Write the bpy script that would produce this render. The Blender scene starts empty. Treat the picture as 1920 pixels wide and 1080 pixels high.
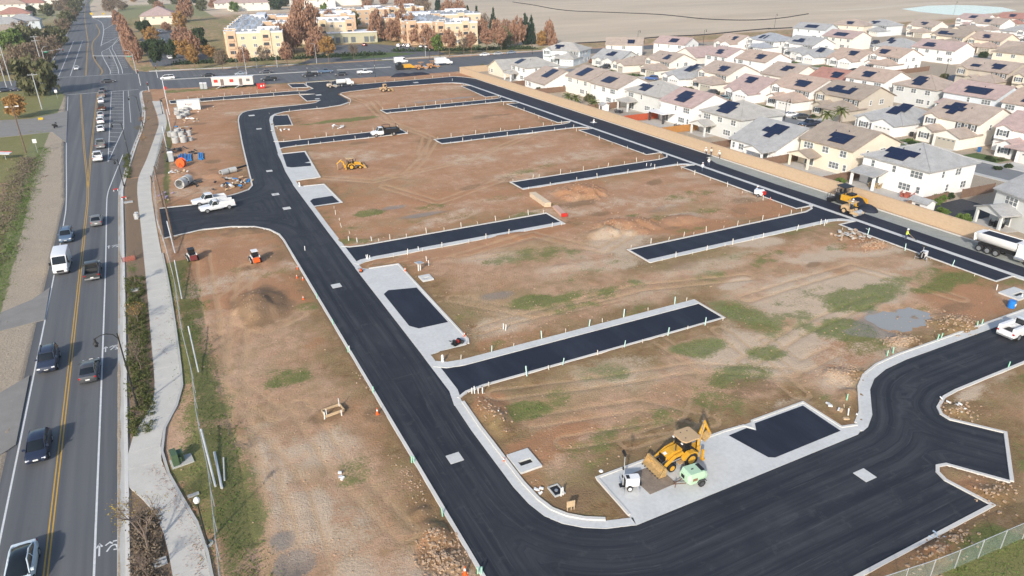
import bpy, math, random
import numpy as np
from mathutils import Vector, Matrix
from mathutils.geometry import delaunay_2d_cdt
random.seed(7); RNG = np.random.default_rng(7)
SC = bpy.context.scene; COL = SC.collection
R = math.radians

# ------------------------------------------------------------ camera, sky, sun, exposure
CAM_H = 40.0; FPX = 1315.08; YAW, PITCH, ROLL = R(26.728), R(25.082), R(0.478)
_f = np.array([math.sin(YAW)*math.cos(PITCH), math.cos(YAW)*math.cos(PITCH), -math.sin(PITCH)])
_r = np.array([math.cos(YAW), -math.sin(YAW), 0.0]); _d = np.cross(_f, _r)
_r, _d = math.cos(ROLL)*_r + math.sin(ROLL)*_d, -math.sin(ROLL)*_r + math.cos(ROLL)*_d
cam = bpy.data.cameras.new('camera'); cam.sensor_width = 36; cam.lens = FPX/1920*36
cam.clip_start = 0.5; cam.clip_end = 9000
camo = bpy.data.objects.new('camera', cam); COL.objects.link(camo)
camo.matrix_world = Matrix([[_r[0], -_d[0], -_f[0], 0], [_r[1], -_d[1], -_f[1], 0], [_r[2], -_d[2], -_f[2], CAM_H], [0, 0, 0, 1]])
SC.camera = camo
SUN_AZ, SUN_EL = R(43), R(27)          # shadows fall towards +43 deg from the site's long axis
w = bpy.data.worlds.new('World'); SC.world = w; w.use_nodes = True
nt = w.node_tree; sky = nt.nodes.new('ShaderNodeTexSky'); sky.sky_type = 'NISHITA'; sky.sun_disc = False
sky.sun_elevation = SUN_EL; sky.sun_rotation = SUN_AZ + math.pi
sky.air_density = 1.0; sky.dust_density = 1.6; sky.ozone_density = 1.0
nt.links.new(sky.outputs[0], nt.nodes['Background'].inputs[0]); nt.nodes['Background'].inputs[1].default_value = 0.135
sl = bpy.data.lights.new('sun', 'SUN'); sl.energy = 3.0; sl.angle = R(2.2); sl.color = (1.0, 0.93, 0.83)
so = bpy.data.objects.new('sun', sl); COL.objects.link(so); so.location = (0, 0, 120)
so.rotation_euler = Vector((math.sin(SUN_AZ)*math.cos(SUN_EL), math.cos(SUN_AZ)*math.cos(SUN_EL), -math.sin(SUN_EL))).to_track_quat('-Z', 'Y').to_euler()
vs = SC.view_settings; vs.view_transform = 'Standard'; vs.look = 'None'; vs.exposure = 0.52; vs.gamma = 1.0; vs.use_curve_mapping = False

def G(px, py, z=0.0):
    """surveyed point: where a sight line of the photograph meets the level z (metres, plan coordinates)"""
    d = ((px-960)/FPX)*_r + ((py-540)/FPX)*_d + _f
    t = (z-CAM_H)/d[2]
    return (d[0]*t, d[1]*t)

# ------------------------------------------------------------ small helpers
def link(o, parent=None):
    COL.objects.link(o)
    if parent is not None: o.parent = parent
    return o
class MB:
    def __init__(s): s.v = []; s.f = []
    def add(s, vs_, fs):
        n = len(s.v); s.v += [tuple(map(float, q)) for q in vs_]; s.f += [tuple(i+n for i in q) for q in fs]; return s
    def box(s, x0, x1, y0, y1, z0, z1):
        return s.add([(x0,y0,z0),(x1,y0,z0),(x1,y1,z0),(x0,y1,z0),(x0,y0,z1),(x1,y0,z1),(x1,y1,z1),(x0,y1,z1)],
                     [(3,2,1,0),(4,5,6,7),(0,1,5,4),(1,2,6,5),(2,3,7,6),(3,0,4,7)])
    def obox(s, c, size, rz=0, ry=0):
        m = Matrix.Rotation(rz, 3, 'Z') @ Matrix.Rotation(ry, 3, 'Y'); hx, hy, hz = size[0]/2, size[1]/2, size[2]/2
        q = [(-hx,-hy,-hz),(hx,-hy,-hz),(hx,hy,-hz),(-hx,hy,-hz),(-hx,-hy,hz),(hx,-hy,hz),(hx,hy,hz),(-hx,hy,hz)]
        return s.add([tuple(Vector(c) + m @ Vector(p)) for p in q], [(3,2,1,0),(4,5,6,7),(0,1,5,4),(1,2,6,5),(2,3,7,6),(3,0,4,7)])
    def cyl(s, p0, p1, r0, r1=None, n=12, caps=True):
        r1 = r0 if r1 is None else r1
        a, b = Vector(p0), Vector(p1); d = (b-a).normalized(); u = d.orthogonal().normalized(); w_ = d.cross(u); vs_ = []
        for c, r in ((a, r0), (b, r1)):
            for i in range(n):
                t = 2*math.pi*i/n; vs_.append(tuple(c + (u*math.cos(t) + w_*math.sin(t))*r))
        fs = [(i, (i+1) % n, n+(i+1) % n, n+i) for i in range(n)]
        if caps: fs += [tuple(range(n-1, -1, -1)), tuple(range(n, 2*n))]
        return s.add(vs_, fs)
    def tube(s, pts, r, n=8):
        for a, b in zip(pts[:-1], pts[1:]): s.cyl(a, b, r, r, n)
        return s
    def prof(s, poly, y0, y1):               # side profile (x,z) extruded along y
        n = len(poly)
        return s.add([(x, y0, z) for x, z in poly] + [(x, y1, z) for x, z in poly],
                     [tuple(range(n)), tuple(range(2*n-1, n-1, -1))] + [((i+1) % n, i, n+i, n+(i+1) % n) for i in range(n)])
    def prism(s, poly, z0, z1):              # plan polygon (x,y) extruded along z
        n = len(poly)
        return s.add([(x, y, z0) for x, y in poly] + [(x, y, z1) for x, y in poly],
                     [tuple(range(n-1, -1, -1)), tuple(range(n, 2*n))] + [(i, (i+1) % n, n+(i+1) % n, n+i) for i in range(n)])
    def loft(s, secs):
        n = len(secs[0]); base = [p for q in secs for p in q]; fs = []
        for k in range(len(secs)-1):
            for i in range(n): fs.append((k*n+i, k*n+(i+1) % n, (k+1)*n+(i+1) % n, (k+1)*n+i))
        fs += [tuple(range(n-1, -1, -1)), tuple(range((len(secs)-1)*n, len(secs)*n))]
        return s.add(base, fs)
    def quad(s, *p): return s.add(p, [tuple(range(len(p)))])
    def mesh(s, name, mat, smooth=False):
        m = bpy.data.meshes.new(name); m.from_pydata(s.v, [], s.f); m.materials.append(mat)
        if smooth:
            m.polygons.foreach_set('use_smooth', [True]*len(m.polygons)); m.set_sharp_from_angle(angle=R(38))
        m.update(); return m
    def build(s, name, mat, parent=None, smooth=False, loc=None, rz=None):
        o = bpy.data.objects.new(name, s.mesh(name, mat, smooth)); link(o, parent)
        if loc is not None: o.location = loc
        if rz is not None: o.rotation_euler = (0, 0, rz)
        return o
def tag(o, label=None, cat=None, group=None, kind=None):
    for k, v in (('label', label), ('category', cat), ('group', group), ('kind', kind)):
        if v: o[k] = v
    return o
GH = [None]
def thing(name, label, cat, loc=(0,0,0), rz=0, group=None):
    if GH[0] and (len(loc) == 2 or loc[2] == 0): loc = (loc[0], loc[1], max(0.0, GH[0](loc[0], loc[1])))
    o = bpy.data.objects.new(name, None); link(o); o.empty_display_size = 0.3
    o.location = loc if len(loc) == 3 else (loc[0], loc[1], 0); o.rotation_euler = (0, 0, rz)
    return tag(o, label, cat, group)
def inst(name, mesh, parent=None, loc=(0,0,0), rz=0, sc=None):
    o = bpy.data.objects.new(name, mesh); link(o, parent); o.location = loc; o.rotation_euler = (0, 0, rz)
    if sc is not None: o.scale = sc if hasattr(sc, '__len__') else (sc, sc, sc)
    return o
def dup(o, loc=None, rz=None, label=None, group=None, parent=None):
    c = o.copy(); COL.objects.link(c); c.parent = parent
    if loc is not None: c.location = loc if len(loc) == 3 else (loc[0], loc[1], 0)
    if rz is not None: c.rotation_euler = (0, 0, rz)
    if label: c['label'] = label
    if group: c['group'] = group
    for ch in list(o.children): dup(ch, parent=c)
    return c
def P(root, name, mat, *shapes, smooth=False):
    """one part = one mesh made of several primitives: b box, c cylinder, p side profile, h plan prism, t tube, o turned box"""
    m = MB()
    for q in shapes:
        {'b': m.box, 'c': m.cyl, 'p': m.prof, 'h': m.prism, 't': m.tube, 'o': m.obox, 'l': m.loft, 'q': m.quad}[q[0]](*q[1:])
    return m.build(name, mat, root, smooth)
def struct(o): o['kind'] = 'structure'; return o

# ------------------------------------------------------------ materials
def nodes(name):
    m = bpy.data.materials.new(name); m.use_nodes = True; t = m.node_tree
    return m, t, t.nodes['Principled BSDF']
def N(t, typ, **kw):
    n = t.nodes.new(typ)
    for k, v in kw.items():
        if k in n.inputs: n.inputs[k].default_value = v
        else: setattr(n, k, v)
    return n
def L(t, a, b): t.links.new(a, b)
def noise(t, vec, scale, detail=4, rough=0.6):
    n = N(t, 'ShaderNodeTexNoise'); n.inputs['Scale'].default_value = scale; n.inputs['Detail'].default_value = detail; n.inputs['Roughness'].default_value = rough
    if vec is not None: L(t, vec, n.inputs['Vector'])
    return n.outputs['Fac']
def ramp(t, fac, a, b, ca=(0,0,0,1), cb=(1,1,1,1)):
    n = N(t, 'ShaderNodeValToRGB'); e = n.color_ramp.elements; e[0].position = a; e[1].position = b; e[0].color = ca; e[1].color = cb
    L(t, fac, n.inputs[0]); return n.outputs[0]
def mix(t, fac, a, b, typ='MIX'):
    n = N(t, 'ShaderNodeMix', data_type='RGBA', blend_type=typ); n.clamp_factor = True
    for s, v in ((n.inputs[0], fac), (n.inputs[6], a), (n.inputs[7], b)):
        if hasattr(v, 'is_output'): L(t, v, s)
        elif hasattr(v, '__len__'): s.default_value = (*v[:3], 1)
        else: s.default_value = v
    return n.outputs[2]
def math_(t, op, a, b=0.0, c=None):
    n = N(t, 'ShaderNodeMath', operation=op)
    for i, v in enumerate((a, b, c)):
        if v is None: continue
        if hasattr(v, 'is_output'): L(t, v, n.inputs[i])
        else: n.inputs[i].default_value = v
    return n.outputs[0]
def pos(t): return N(t, 'ShaderNodeNewGeometry').outputs['Position']
def scaled(t, vec, s):
    n = N(t, 'ShaderNodeMapping'); n.inputs['Scale'].default_value = s; L(t, vec, n.inputs['Vector']); return n.outputs[0]
def attr(t, name): return N(t, 'ShaderNodeAttribute', attribute_name=name).outputs['Fac']
def bump(t, b, h, strength=0.3, dist=0.05):
    n = N(t, 'ShaderNodeBump'); n.inputs['Strength'].default_value = strength; n.inputs['Distance'].default_value = dist
    L(t, h, n.inputs['Height']); L(t, n.outputs[0], b.inputs['Normal'])
_mc = {}
def M(name, col, rough=0.75, var=0.12, scale=1.5, metal=0.0, bmp=0.0, coat=0.0, spec=0.4, fine=12.0):
    if name in _mc: return _mc[name]
    m, t, b = nodes(name); p = pos(t)
    n = mix(t, 0.5, noise(t, p, scale), noise(t, p, fine, 3))
    lo = tuple(c*(1-var) for c in col); hi = tuple(min(1, c*(1+var)) for c in col)
    L(t, ramp(t, n, 0.35, 0.65, (*lo, 1), (*hi, 1)), b.inputs['Base Color'])
    b.inputs['Roughness'].default_value = rough; b.inputs['Metallic'].default_value = metal
    b.inputs['Specular IOR Level'].default_value = spec; b.inputs['Coat Weight'].default_value = coat
    if bmp: bump(t, b, n, bmp)
    _mc[name] = m; return m
def glass_mat(name, col=(0.02,0.03,0.04), rough=0.08):
    if name in _mc: return _mc[name]
    m, t, b = nodes(name); b.inputs['Base Color'].default_value = (*col, 1); b.inputs['Roughness'].default_value = rough
    b.inputs['Specular IOR Level'].default_value = 0.6; _mc[name] = m; return m
GLASS = glass_mat('window_glass', (0.15,0.17,0.18)); CARGLASS = glass_mat('car_glass', (0.012,0.016,0.02))
RUBBER = M('rubber', (0.02,0.02,0.02), 0.85); STEEL = M('steel', (0.45,0.46,0.47), 0.4, 0.1, metal=0.6)
BLACK = M('black_paint', (0.015,0.015,0.017), 0.45); WHITE = M('white_paint', (0.78,0.78,0.77), 0.45, 0.04)
YELLOW = M('machine_yellow', (0.62,0.33,0.03), 0.45, 0.12); CHROME = M('rim_metal', (0.55,0.56,0.58), 0.3, 0.05, metal=0.7)
CONC = M('new_concrete', (0.56,0.565,0.55), 0.85, 0.10, 0.35, bmp=0.1, fine=3.0)
KERB = M('kerb_concrete', (0.60,0.585,0.55), 0.85, 0.10, 0.4)
CONC2 = M('old_concrete', (0.44,0.44,0.42), 0.88, 0.12, 0.5, bmp=0.15)
LAMPRED = M('tail_lamp', (0.45,0.01,0.015), 0.25, 0.02); LAMPW = M('head_lamp', (0.75,0.77,0.8), 0.15, 0.02)
WOOD = M('raw_timber', (0.50,0.37,0.23), 0.8, 0.2, 3.0); DKSTEEL = M('dark_steel', (0.06,0.06,0.065), 0.5, 0.2)
# ============================================================ plan of the site
def arc(cx, cy, r, a0, a1, n=8):
    return [(cx + r*math.cos(R(a0+(a1-a0)*i/n)), cy + r*math.sin(R(a0+(a1-a0)*i/n))) for i in range(n+1)]
def rect(x0, x1, y0, y1): return [(x0,y0),(x1,y0),(x1,y1),(x0,y1)]
INNER = [(100,39.6),(68.2,39.6),(64.5,39.3),(61.8,38.6),(59.6,37.4),(57.5,35.6),(56,34.3),(54,33.2),(52,32.85),(27.2,32.85),(24.9,33.6),(23.4,34.5),(22.2,35.6),(21.3,37.0),(20.85,38.8),(20.65,41.2),(20.7,50),(20.9,54.6)]
LEFTK = [(14.65,33),(14.65,109),(14.45,112),(13.4,115.2),(11.4,117.8),(8,119.6),(3.6,120.4),(-2.3,119)]
LEFTK2 = [(-2.3,135.6),(3,135),(8,136.6),(11.5,138.4),(13.7,139.9),(14.8,142.5),(15.6,152),(16.7,165),(18,180),(19.9,199.7),(21,210),(22,216),(23.4,220.3),(25.3,222.8),(27.7,223.8),(32,224.6),(40,225.1),(44.5,225.8)]
RIGHTK = [(21.5,63.8),(21.5,95),(21.6,112),(21.9,138),(22.4,150),(24,168),(26.3,189),(28.6,206.6),(29.6,211),(31.4,214.6),(34.5,216.8),(39,217.3),(46,217.2),(51.6,219),(55,222.3),(56.2,227),(56,234),(55.8,238),(57.5,241),(60.2,242),(70.6,244.3),(94.5,243.3),(98.5,241.6),(101,238.6)]
OUTB = [(14.65,33)] + arc(26,33,11.35,180,270,10) + [(53.7,21.65)]
NOSE = [(53.7,21.65),(53.2,25.2),(53.6,26.2),(54.4,26.75),(55.4,26.5),(58,22.6)]
NOSE2 = [(64.2,26.8),(61.7,30.4),(61.8,31.4),(62.6,32.3),(64.9,33.2),(67.1,33.4),(100,33.5)]
ASPH = {
 'collector': rect(14.65,21.6,32,118),
 'corner': OUTB + NOSE[1:] + NOSE2 + INNER + [(21.4,62),(14.65,62)],
 'entry': LEFTK2[:6] + [(22,142.5),(21.6,110),(14.6,109)] + LEFTK[2:],
 'north': LEFTK2[5:] + [(46,217.2),(39,217.3),(34.5,216.8),(31.4,214.6),(29.6,211),(28.6,206.6),(26.3,189),(24,168),(22.4,150),(21.9,138)],
 'knuckle': [(43,217.25),(46,217.2),(51.6,219),(55,222.3),(56.2,227),(56,234),(55.8,238),(57.5,241),(60,242),(60,254.8),(64.6,256),(64.6,267.2),(52.2,268.6),(50.8,262),(51.2,253.5),(48,250.2),(44.5,251.8),(5.6,253),(5.6,247),(31,245.6),(45,244.6),(49,242.4),(44.5,242.4),(44.3,230.6),(48.2,230),(46,226.5),(43,225.6)],
 'pad_north': [(45.7,268.2),(45.2,259),(50.3,257.5),(50.6,266.6)],
 'top': [(59,242.1),(70.6,244.3),(94.5,243.3),(98.5,241.6),(101,238.6),(109.3,238.6),(109.3,246),(107.5,251.3),(104.5,255.2),(95,254.7),(59,254.8)],
 'wallside_far': rect(102.0,109.3,117,240), 'wallside_near': [(102.0,18),(105.6,18),(105.5,60),(105.7,86),(105.4,95),(105.8,112),(107.6,118),(102.0,118)],
 'strip_a': rect(97.4,101.2,47.6,72.8), 'strip_b': rect(97.5,101.2,82.3,113.2), 'strip_c': rect(97.3,101.2,125.3,153.6), 'strip_d': rect(97.2,101.2,164.5,195), 'strip_e': [(96.8,209.6),(101.2,209.6),(101.2,232),(98.4,232.8)],
 'stub_e': [(21.2,54.8),(22.2,55.7),(24.5,56.4),(57.3,56.5),(57.3,60.9),(24.5,60.9),(22.8,61.4),(21.2,62.8)],
 'stub_c': [(21.4,92.8),(22.6,94.6),(24.5,95.6),(57.4,95.6),(57.4,100.6),(25,100.8),(23,101.4),(21.4,103)],
 'stub_one': [(23.8,169.5),(25.2,171.6),(27,172),(56.8,172.0),(56.8,177.6),(27,177.5),(25.6,178.2),(24.6,180)],
 'stub_d': [(60.2,75.5),(97,75.5),(99.5,74.8),(101.3,73.2),(101.3,82),(99.5,80.7),(97,80.0),(60.2,80.0)],
 'stub_cc': [(60.6,115.6),(97,115.6),(99.5,115.2),(101.3,113.6),(101.3,125),(99.5,121.4),(97,120.4),(60.6,120.2)],
 'stub_three': [(60.6,157.2),(97,157.2),(99.5,156.8),(101.3,154.2),(101.3,164.2),(99.5,162.8),(97,162.0),(60.6,161.8)],
 'stub_two': [(60.3,199.8),(97,199.8),(99.5,199.2),(101.3,195.4),(101.3,209.2),(99.5,206),(97,204.8),(60.3,204.7)],
 'pad_top': [(28.6,197.5),(32.8,196.5),(34.4,210.8),(30.2,212.2)],
}
CONCP = {
 'pad_one': [(21.5,64.6),(23.5,65),(26.9,65.1),(27.35,66),(27.35,91.1),(23.2,91.5),(22.3,92.2),(21.5,92.6)],
 'pad_b': [(21.75,123.6),(27.5,123.6),(27.3,136.6),(23.5,137.1),(22.6,138.6),(21.9,139.6)],
 'pad_a': [(22.1,141.4),(23.2,142),(27.8,142.2),(29.7,165.2),(24.3,165.4),(23.7,166.4)],
 'pad_big': [(27.2,32.85),(52.2,32.85),(53.2,33.3),(53.2,34.0),(51.7,34.3),(51.6,38.8),(27.55,38.8),(27.35,34.1)],
}
INSET = {
 'pad_one_asphalt': [(22.5,72.4),(23.3,71.2),(27.05,71.1),(27.05,82.3),(23.4,83.3),(22.5,82.4)],
 'pad_b_asphalt': [(22.6,124.0),(27.2,124.0),(27.0,128.4),(23.4,128.3),(22.6,127.2)],
 'pad_a_asphalt': [(23.4,153.6),(24.2,152.5),(28.2,151.8),(28.6,154.2),(27.4,155),(28.8,155.6),(29.5,164.8),(24.6,165.0)],
 'pad_big_asphalt': [(41.5,38.2),(42.4,34.2),(42.9,33.9),(51.2,33.95),(51.3,38.5),(45.0,38.5),(44.3,37.6),(43.8,38.3)],
}
ROADW = [(-17.8,18),(-17.9,150),(-20.9,201),(-24.6,280),(-27,292),(-38,300),(-75,309),(-75,326),(-42,330),(-37,340),(-36.4,365),(-37,440),(-41.8,713),(-46,1044),(-50,1500),(-44,1500),(-39,970),(-29,700),(-9.4,686),(-9.2,498),(-6.3,382),(-3.5,336),(1,330),(40,319.5),(90,315.5),(128,309.6),(170,309),(190,306),(260,303),(260,292),(190,290),(150,285),(126,276),(112,266.5),(66,270.5),(35,272.5),(8,279.5),(1,281),(-2.3,276),(-2.4,237),(-3.6,212),(-5.4,193),(-8.3,158),(-8.9,147),(-8.9,18)]

def inpoly(x, y, poly):
    r = np.zeros(x.shape, bool); n = len(poly)
    for i in range(n):
        (x0, y0), (x1, y1) = poly[i], poly[(i+1) % n]
        if y0 == y1: continue
        c = ((y0 > y) != (y1 > y)) & (x < (x1-x0)*(y-y0)/(y1-y0)+x0); r ^= c
    return r
def segdist(x, y, line):
    d = np.full(x.shape, 1e9)
    for (x0, y0), (x1, y1) in zip(line[:-1], line[1:]):
        L2 = (x1-x0)**2+(y1-y0)**2+1e-9; t = np.clip(((x-x0)*(x1-x0)+(y-y0)*(y1-y0))/L2, 0, 1)
        d = np.minimum(d, np.hypot(x-x0-t*(x1-x0), y-y0-t*(y1-y0)))
    return d
_lat = RNG.random((256, 256))
def vn(x, y):
    xi = np.floor(x).astype(int); yi = np.floor(y).astype(int); fx = x-xi; fy = y-yi; fx = fx*fx*(3-2*fx); fy = fy*fy*(3-2*fy)
    a = lambda i, j: _lat[(xi+i) % 256, (yi+j) % 256]
    return (a(0,0)*(1-fx)+a(1,0)*fx)*(1-fy)+(a(0,1)*(1-fx)+a(1,1)*fx)*fy
def fbm(x, y, s, o=4):
    v = 0; amp = 0.5
    for k in range(o): v = v+amp*vn(x/s+17.3*k, y/s+9.1*k); amp *= 0.5; s *= 0.5
    return v/0.94
def setattrs(me, **kw):
    for k, v in kw.items():
        a = me.attributes.new(k, 'FLOAT', 'POINT'); a.data.foreach_set('value', np.ascontiguousarray(v, dtype=np.float32))

# ============================================================ ground: one sheet, fine on the site, coarse to the horizon
def axis(lo, hi, step, far_lo, far_hi, fine_to=None, fine_step=None):
    a = list(np.arange(lo, hi+1e-6, step)); s = step
    if fine_to: a = list(np.arange(lo, fine_to-1e-6, fine_step))+list(np.arange(fine_to, hi+1e-6, step))
    x = lo; left = []
    while x > far_lo: s *= 1.22; x -= s; left.append(x)
    s = step; x = hi; right = []
    while x < far_hi: s *= 1.16; x += s; right.append(x)
    return np.array(left[::-1]+a+right)
gx = axis(-30, 112, 0.4, -3500, 4500); gy = axis(15, 285, 0.5, -600, 6000, 70, .25)
X, Y = np.meshgrid(gx, gy); nx, ny = len(gx), len(gy)
fine = (X > -31) & (X < 113) & (Y > 14) & (Y < 286)
site = (X > -2) & (X < 110) & (Y > 15) & (Y < 285)
paved = np.zeros(X.shape, bool)
for q in list(ASPH.values())+list(CONCP.values()): paved |= inpoly(X, Y, q)
paved |= (X > 101) & (X < 109.4) & (Y < 246)
road = inpoly(X, Y, ROADW)
H = np.zeros(X.shape)
H[fine] += (0.10*fbm(X, Y, 14)+0.15*fbm(X+50, Y, 2.6, 3)+.07*fbm(X, Y+90, .9, 2)-0.10)[fine]
attrs = {k: np.zeros(X.shape) for k in ('green','wet','pale','red','gravel','dry','mulch')}
warp = (fbm(X, Y, 5, 3)-0.5)*1.3
def blob(key, px, py, rx, ry, s=1.0, ang=0.0, plan=None):
    cx, cy = plan if plan else G(px, py)
    c, s_ = math.cos(R(ang)), math.sin(R(ang)); u = (X-cx)*c+(Y-cy)*s_; v = -(X-cx)*s_+(Y-cy)*c
    d = np.sqrt((u/rx)**2+(v/ry)**2)+warp*1.05
    attrs[key] = np.maximum(attrs[key], s*np.clip(1.6-1.25*d, 0, 1))
for a in [(985,772,2.6,1.9,1),(1310,650,4.6,2.1,.9),(1130,548,5,2.4,.75),(1000,566,3,2,.8),(1075,555,3.5,1.6,.9),(1600,565,4.4,2.6,.8),(1640,550,5,2,.75),(1400,590,3.5,5,.75),(1430,610,3,5,.7),(1385,705,4,2.5,.7),(1440,660,3,2,.7),(640,226,9,2.4,1),(700,398,3.5,2,.7),(990,480,8,3,.55),(1775,530,6,2.4,.75),(1730,515,4,1.8,.6),(530,715,3,2.2,.75),(1870,530,5,3,.5),(665,890,2,1.4,.55),(1475,600,4,3,.6),(1590,620,3,3,.9),(1630,650,4,2,.6),(1490,430,7,2.6,.5),(1260,470,9,3,.4),(1060,465,6,2,.5),(1130,700,3,2,.5),(1240,780,4,2,.45),(1690,525,4,1.6,.5),(1340,745,3,3,.5),(1050,740,2,2,.5),(690,860,3,1.4,.4),(1080,470,3,3,.5),(810,390,4,2,.5),(950,370,8,2,.35),(760,690,3,2,.4),(1880,1050,4,3,1),(1905,840,4,3,.5),(900,400,10,2,.3),(1300,365,7,2.5,.45),(1500,560,8,3,.35)]: blob('green', *a)
for a in [(1680,600,4.6,2.3,1.0,-12),(1640,625,3.2,1.0,.9,-30),(740,388,2.6,1.4,1),(795,402,5,1.4,.7),(552,1062,1.7,1.5,.9),(528,1015,1.0,1.2,.6),(1238,392,4.4,1.7,.45),(930,556,2.8,1.3,.6),(1580,690,2,1.2,.4),(1000,450,4,1.4,.4),(480,735,2,3,.35),(900,180,13,1.6,.25),(850,185,14,1.4,.8,2)]: blob('wet', *a)
for a in [(880,300,9,6,.7),(1100,292,14,5,.6),(980,330,8,4,.6),(640,335,6,4,.5),(1150,385,10,4,.8),(1085,400,6,3,.7),(1060,395,5,3,.6),(1220,382,8,3,.7),(1280,412,4.4,2.6,.95),(1420,370,6,3,.6),(1050,300,9,2.4,.7),(1000,275,6,2.2,.8),(930,610,5,3,.4),(1490,530,14,4,.5),(1200,560,8,2.4,.3),(1520,640,5,6,.5),(1560,720,3,3,.5),(600,840,5,3,.45),(560,950,3,6,.55),(1150,700,6,3,.4),(1700,500,5,2,.4),(870,170,12,3,.35),(1250,420,5,2,.5),(1700,520,10,2,.35),(650,990,4,3,.4),(520,900,2,8,.5),(770,225,9,3,.4),(1490,760,3,2,.4),(1250,700,7,2,.3)]: blob('pale', *a)
for a in [(640,470,4,12,.9),(800,450,14,4,.9),(720,310,10,6,.6),(620,200,10,5,.5),(1000,437,10,2.6,1),(860,470,12,3,.8),(700,260,14,5,.7),(1095,362,6,3,1),(1170,420,6,2.6,1),(560,250,6,10,.7),(960,230,14,3,.7),(1010,205,14,3,.8),(800,160,20,2.5,.8),(880,140,20,4,.8),(400,300,9,25,.6),(420,240,9,20,.7),(450,180,12,5,.5),(490,560,6,6,.8),(430,480,7,8,.7),(920,760,2.6,3.4,.6),(1000,910,2.6,2.6,.55),(1620,460,6,3,.6),(1130,310,12,3,.4),(1480,470,10,2.4,.5),(1850,430,4,2,.5),(820,1030,2,2,.7),(1700,980,8,3,.6),(1800,920,5,2,.6),(960,640,6,2,.5),(590,640,2.6,3,.5),(690,800,2,8,.4)]: blob('red', *a)
attrs['red'] = np.maximum(attrs['red'], np.where(site, np.clip(.16+(Y+10*(fbm(X, Y, 18, 3)-.5)-70)*.013, .16, .5), 0.0)); attrs['olive'] = np.clip(.44-(Y+14*(fbm(X, Y, 22, 3)-.5)-74)*.012, .14, .44)
_rb = random.Random(21)
for key, n_, s0, s1, lo, hi in (('pale',55,2.0,9.0,.4,.85),('green',45,1.2,4.5,.3,.6),('red',20,3,9,.5,.9),('olive',26,3,10,.6,.95)):
    for _ in range(n_):
        rr_ = _rb.uniform(s0, s1); blob(key, 0, 0, rr_*_rb.uniform(1,2), rr_*_rb.uniform(.35,.8), _rb.uniform(lo, hi), _rb.uniform(-25,25), (_rb.uniform(2,100), _rb.uniform(30,240) if key != 'green' else _rb.uniform(30,130)))
# verges and surroundings of the main road
lm = X < -17.6
nz = (fbm(X, Y, 7)-0.5)*4
attrs['gravel'] = np.where((X < -8) & (Y < 300), 1.0, attrs['gravel'])
ge = np.interp(Y, [15,80,98,121,171,203,330], [-24,-23,-22.3,-22.8,-24.6,-26,-30])
attrs['green'] = np.where(lm & (Y < 330), np.clip((ge-X+nz*0.25)/1.2, 0, 1)*np.clip(1.35-np.abs(ge-2.3-X)/2.6+nz*.1, 0.12, 1), attrs['green'])
attrs['green'] = np.where((X < -25) & (Y > 168) & (Y < 300) & ~((Y > 220) & (Y < 243)), np.clip(0.95+nz*.10, 0, 1), attrs['green'])
attrs['gravel'] = np.where(lm & (X < ge-2.2) & (Y < 330), 0.0, attrs['gravel']); attrs['mulch0'] = np.where(lm & (X < ge-3.4) & (Y < 168), .75, 0.0); attrs['green'] = np.where(lm & (X < ge+.2) & (Y < 168), np.maximum(attrs['green'], .42), attrs['green']); attrs['green'] = np.where(lm & (np.abs(X-ge+1.6) < 1.7) & (Y < 200), 1.0, attrs['green'])
attrs['mulch'] = attrs.pop('mulch0')+np.where((X > -8) & (X < -5) & (Y < 160), 1, 0)+np.where((X > -8) & (X < 1) & (Y > 160) & (Y < 275), 0.6, 0)
gl = (X > -5.2) & (X < 2.4) & (Y < 108)
attrs['green'] = np.where(gl, np.clip(1.15-np.abs(X+1.3-0.5*np.sin(Y*.3))/3.0+nz*.45, 0, 1)*.85, attrs['green'])
attrs['green'] = np.where((X > -1.5) & (X < 3.4) & (Y > 138) & (Y < 262), np.clip(1-np.abs(X-np.interp(Y, [138,190,255], [-1.2,2.0,5.2]))/1.2+nz*.1, 0, 1), attrs['green'])
attrs['green'] = np.where((np.abs(Y-272) < 3.2) & (X > 5) & (X < 118), np.clip(.55+nz*.15, 0, 1), attrs['green'])
# beyond the crossing: dry meadow on the right, parkland on the left
far = (Y > 326+0.02*(X-160)) & (X > 150)
attrs['dry'] = np.where(far | (Y > 700), 1, 0)+np.where((X > 200) & (Y > 440), 0, 0)
attrs['green'] = np.where((X > 185) & (X < 520) & (Y > 309) & (Y < 329), 0.5, attrs['green'])
attrs['green'] = np.where((X > -10) & (X < 60) & (Y > 640) & (Y < 900), 0.8, attrs['green'])
attrs['green'] = np.where((X > -6) & (X < 175) & (Y > 311) & (Y < 700) & ~road, np.clip(0.55+nz*.15, 0, 1), attrs['green'])
attrs['green'] = np.where((X < -36) & (Y > 300), np.clip(0.6+nz*.1, 0, 1), attrs['green'])
attrs['gravel'] = np.where((X > 112) & (Y < 300) & (X < 520), 0.85, attrs['gravel'])
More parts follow.
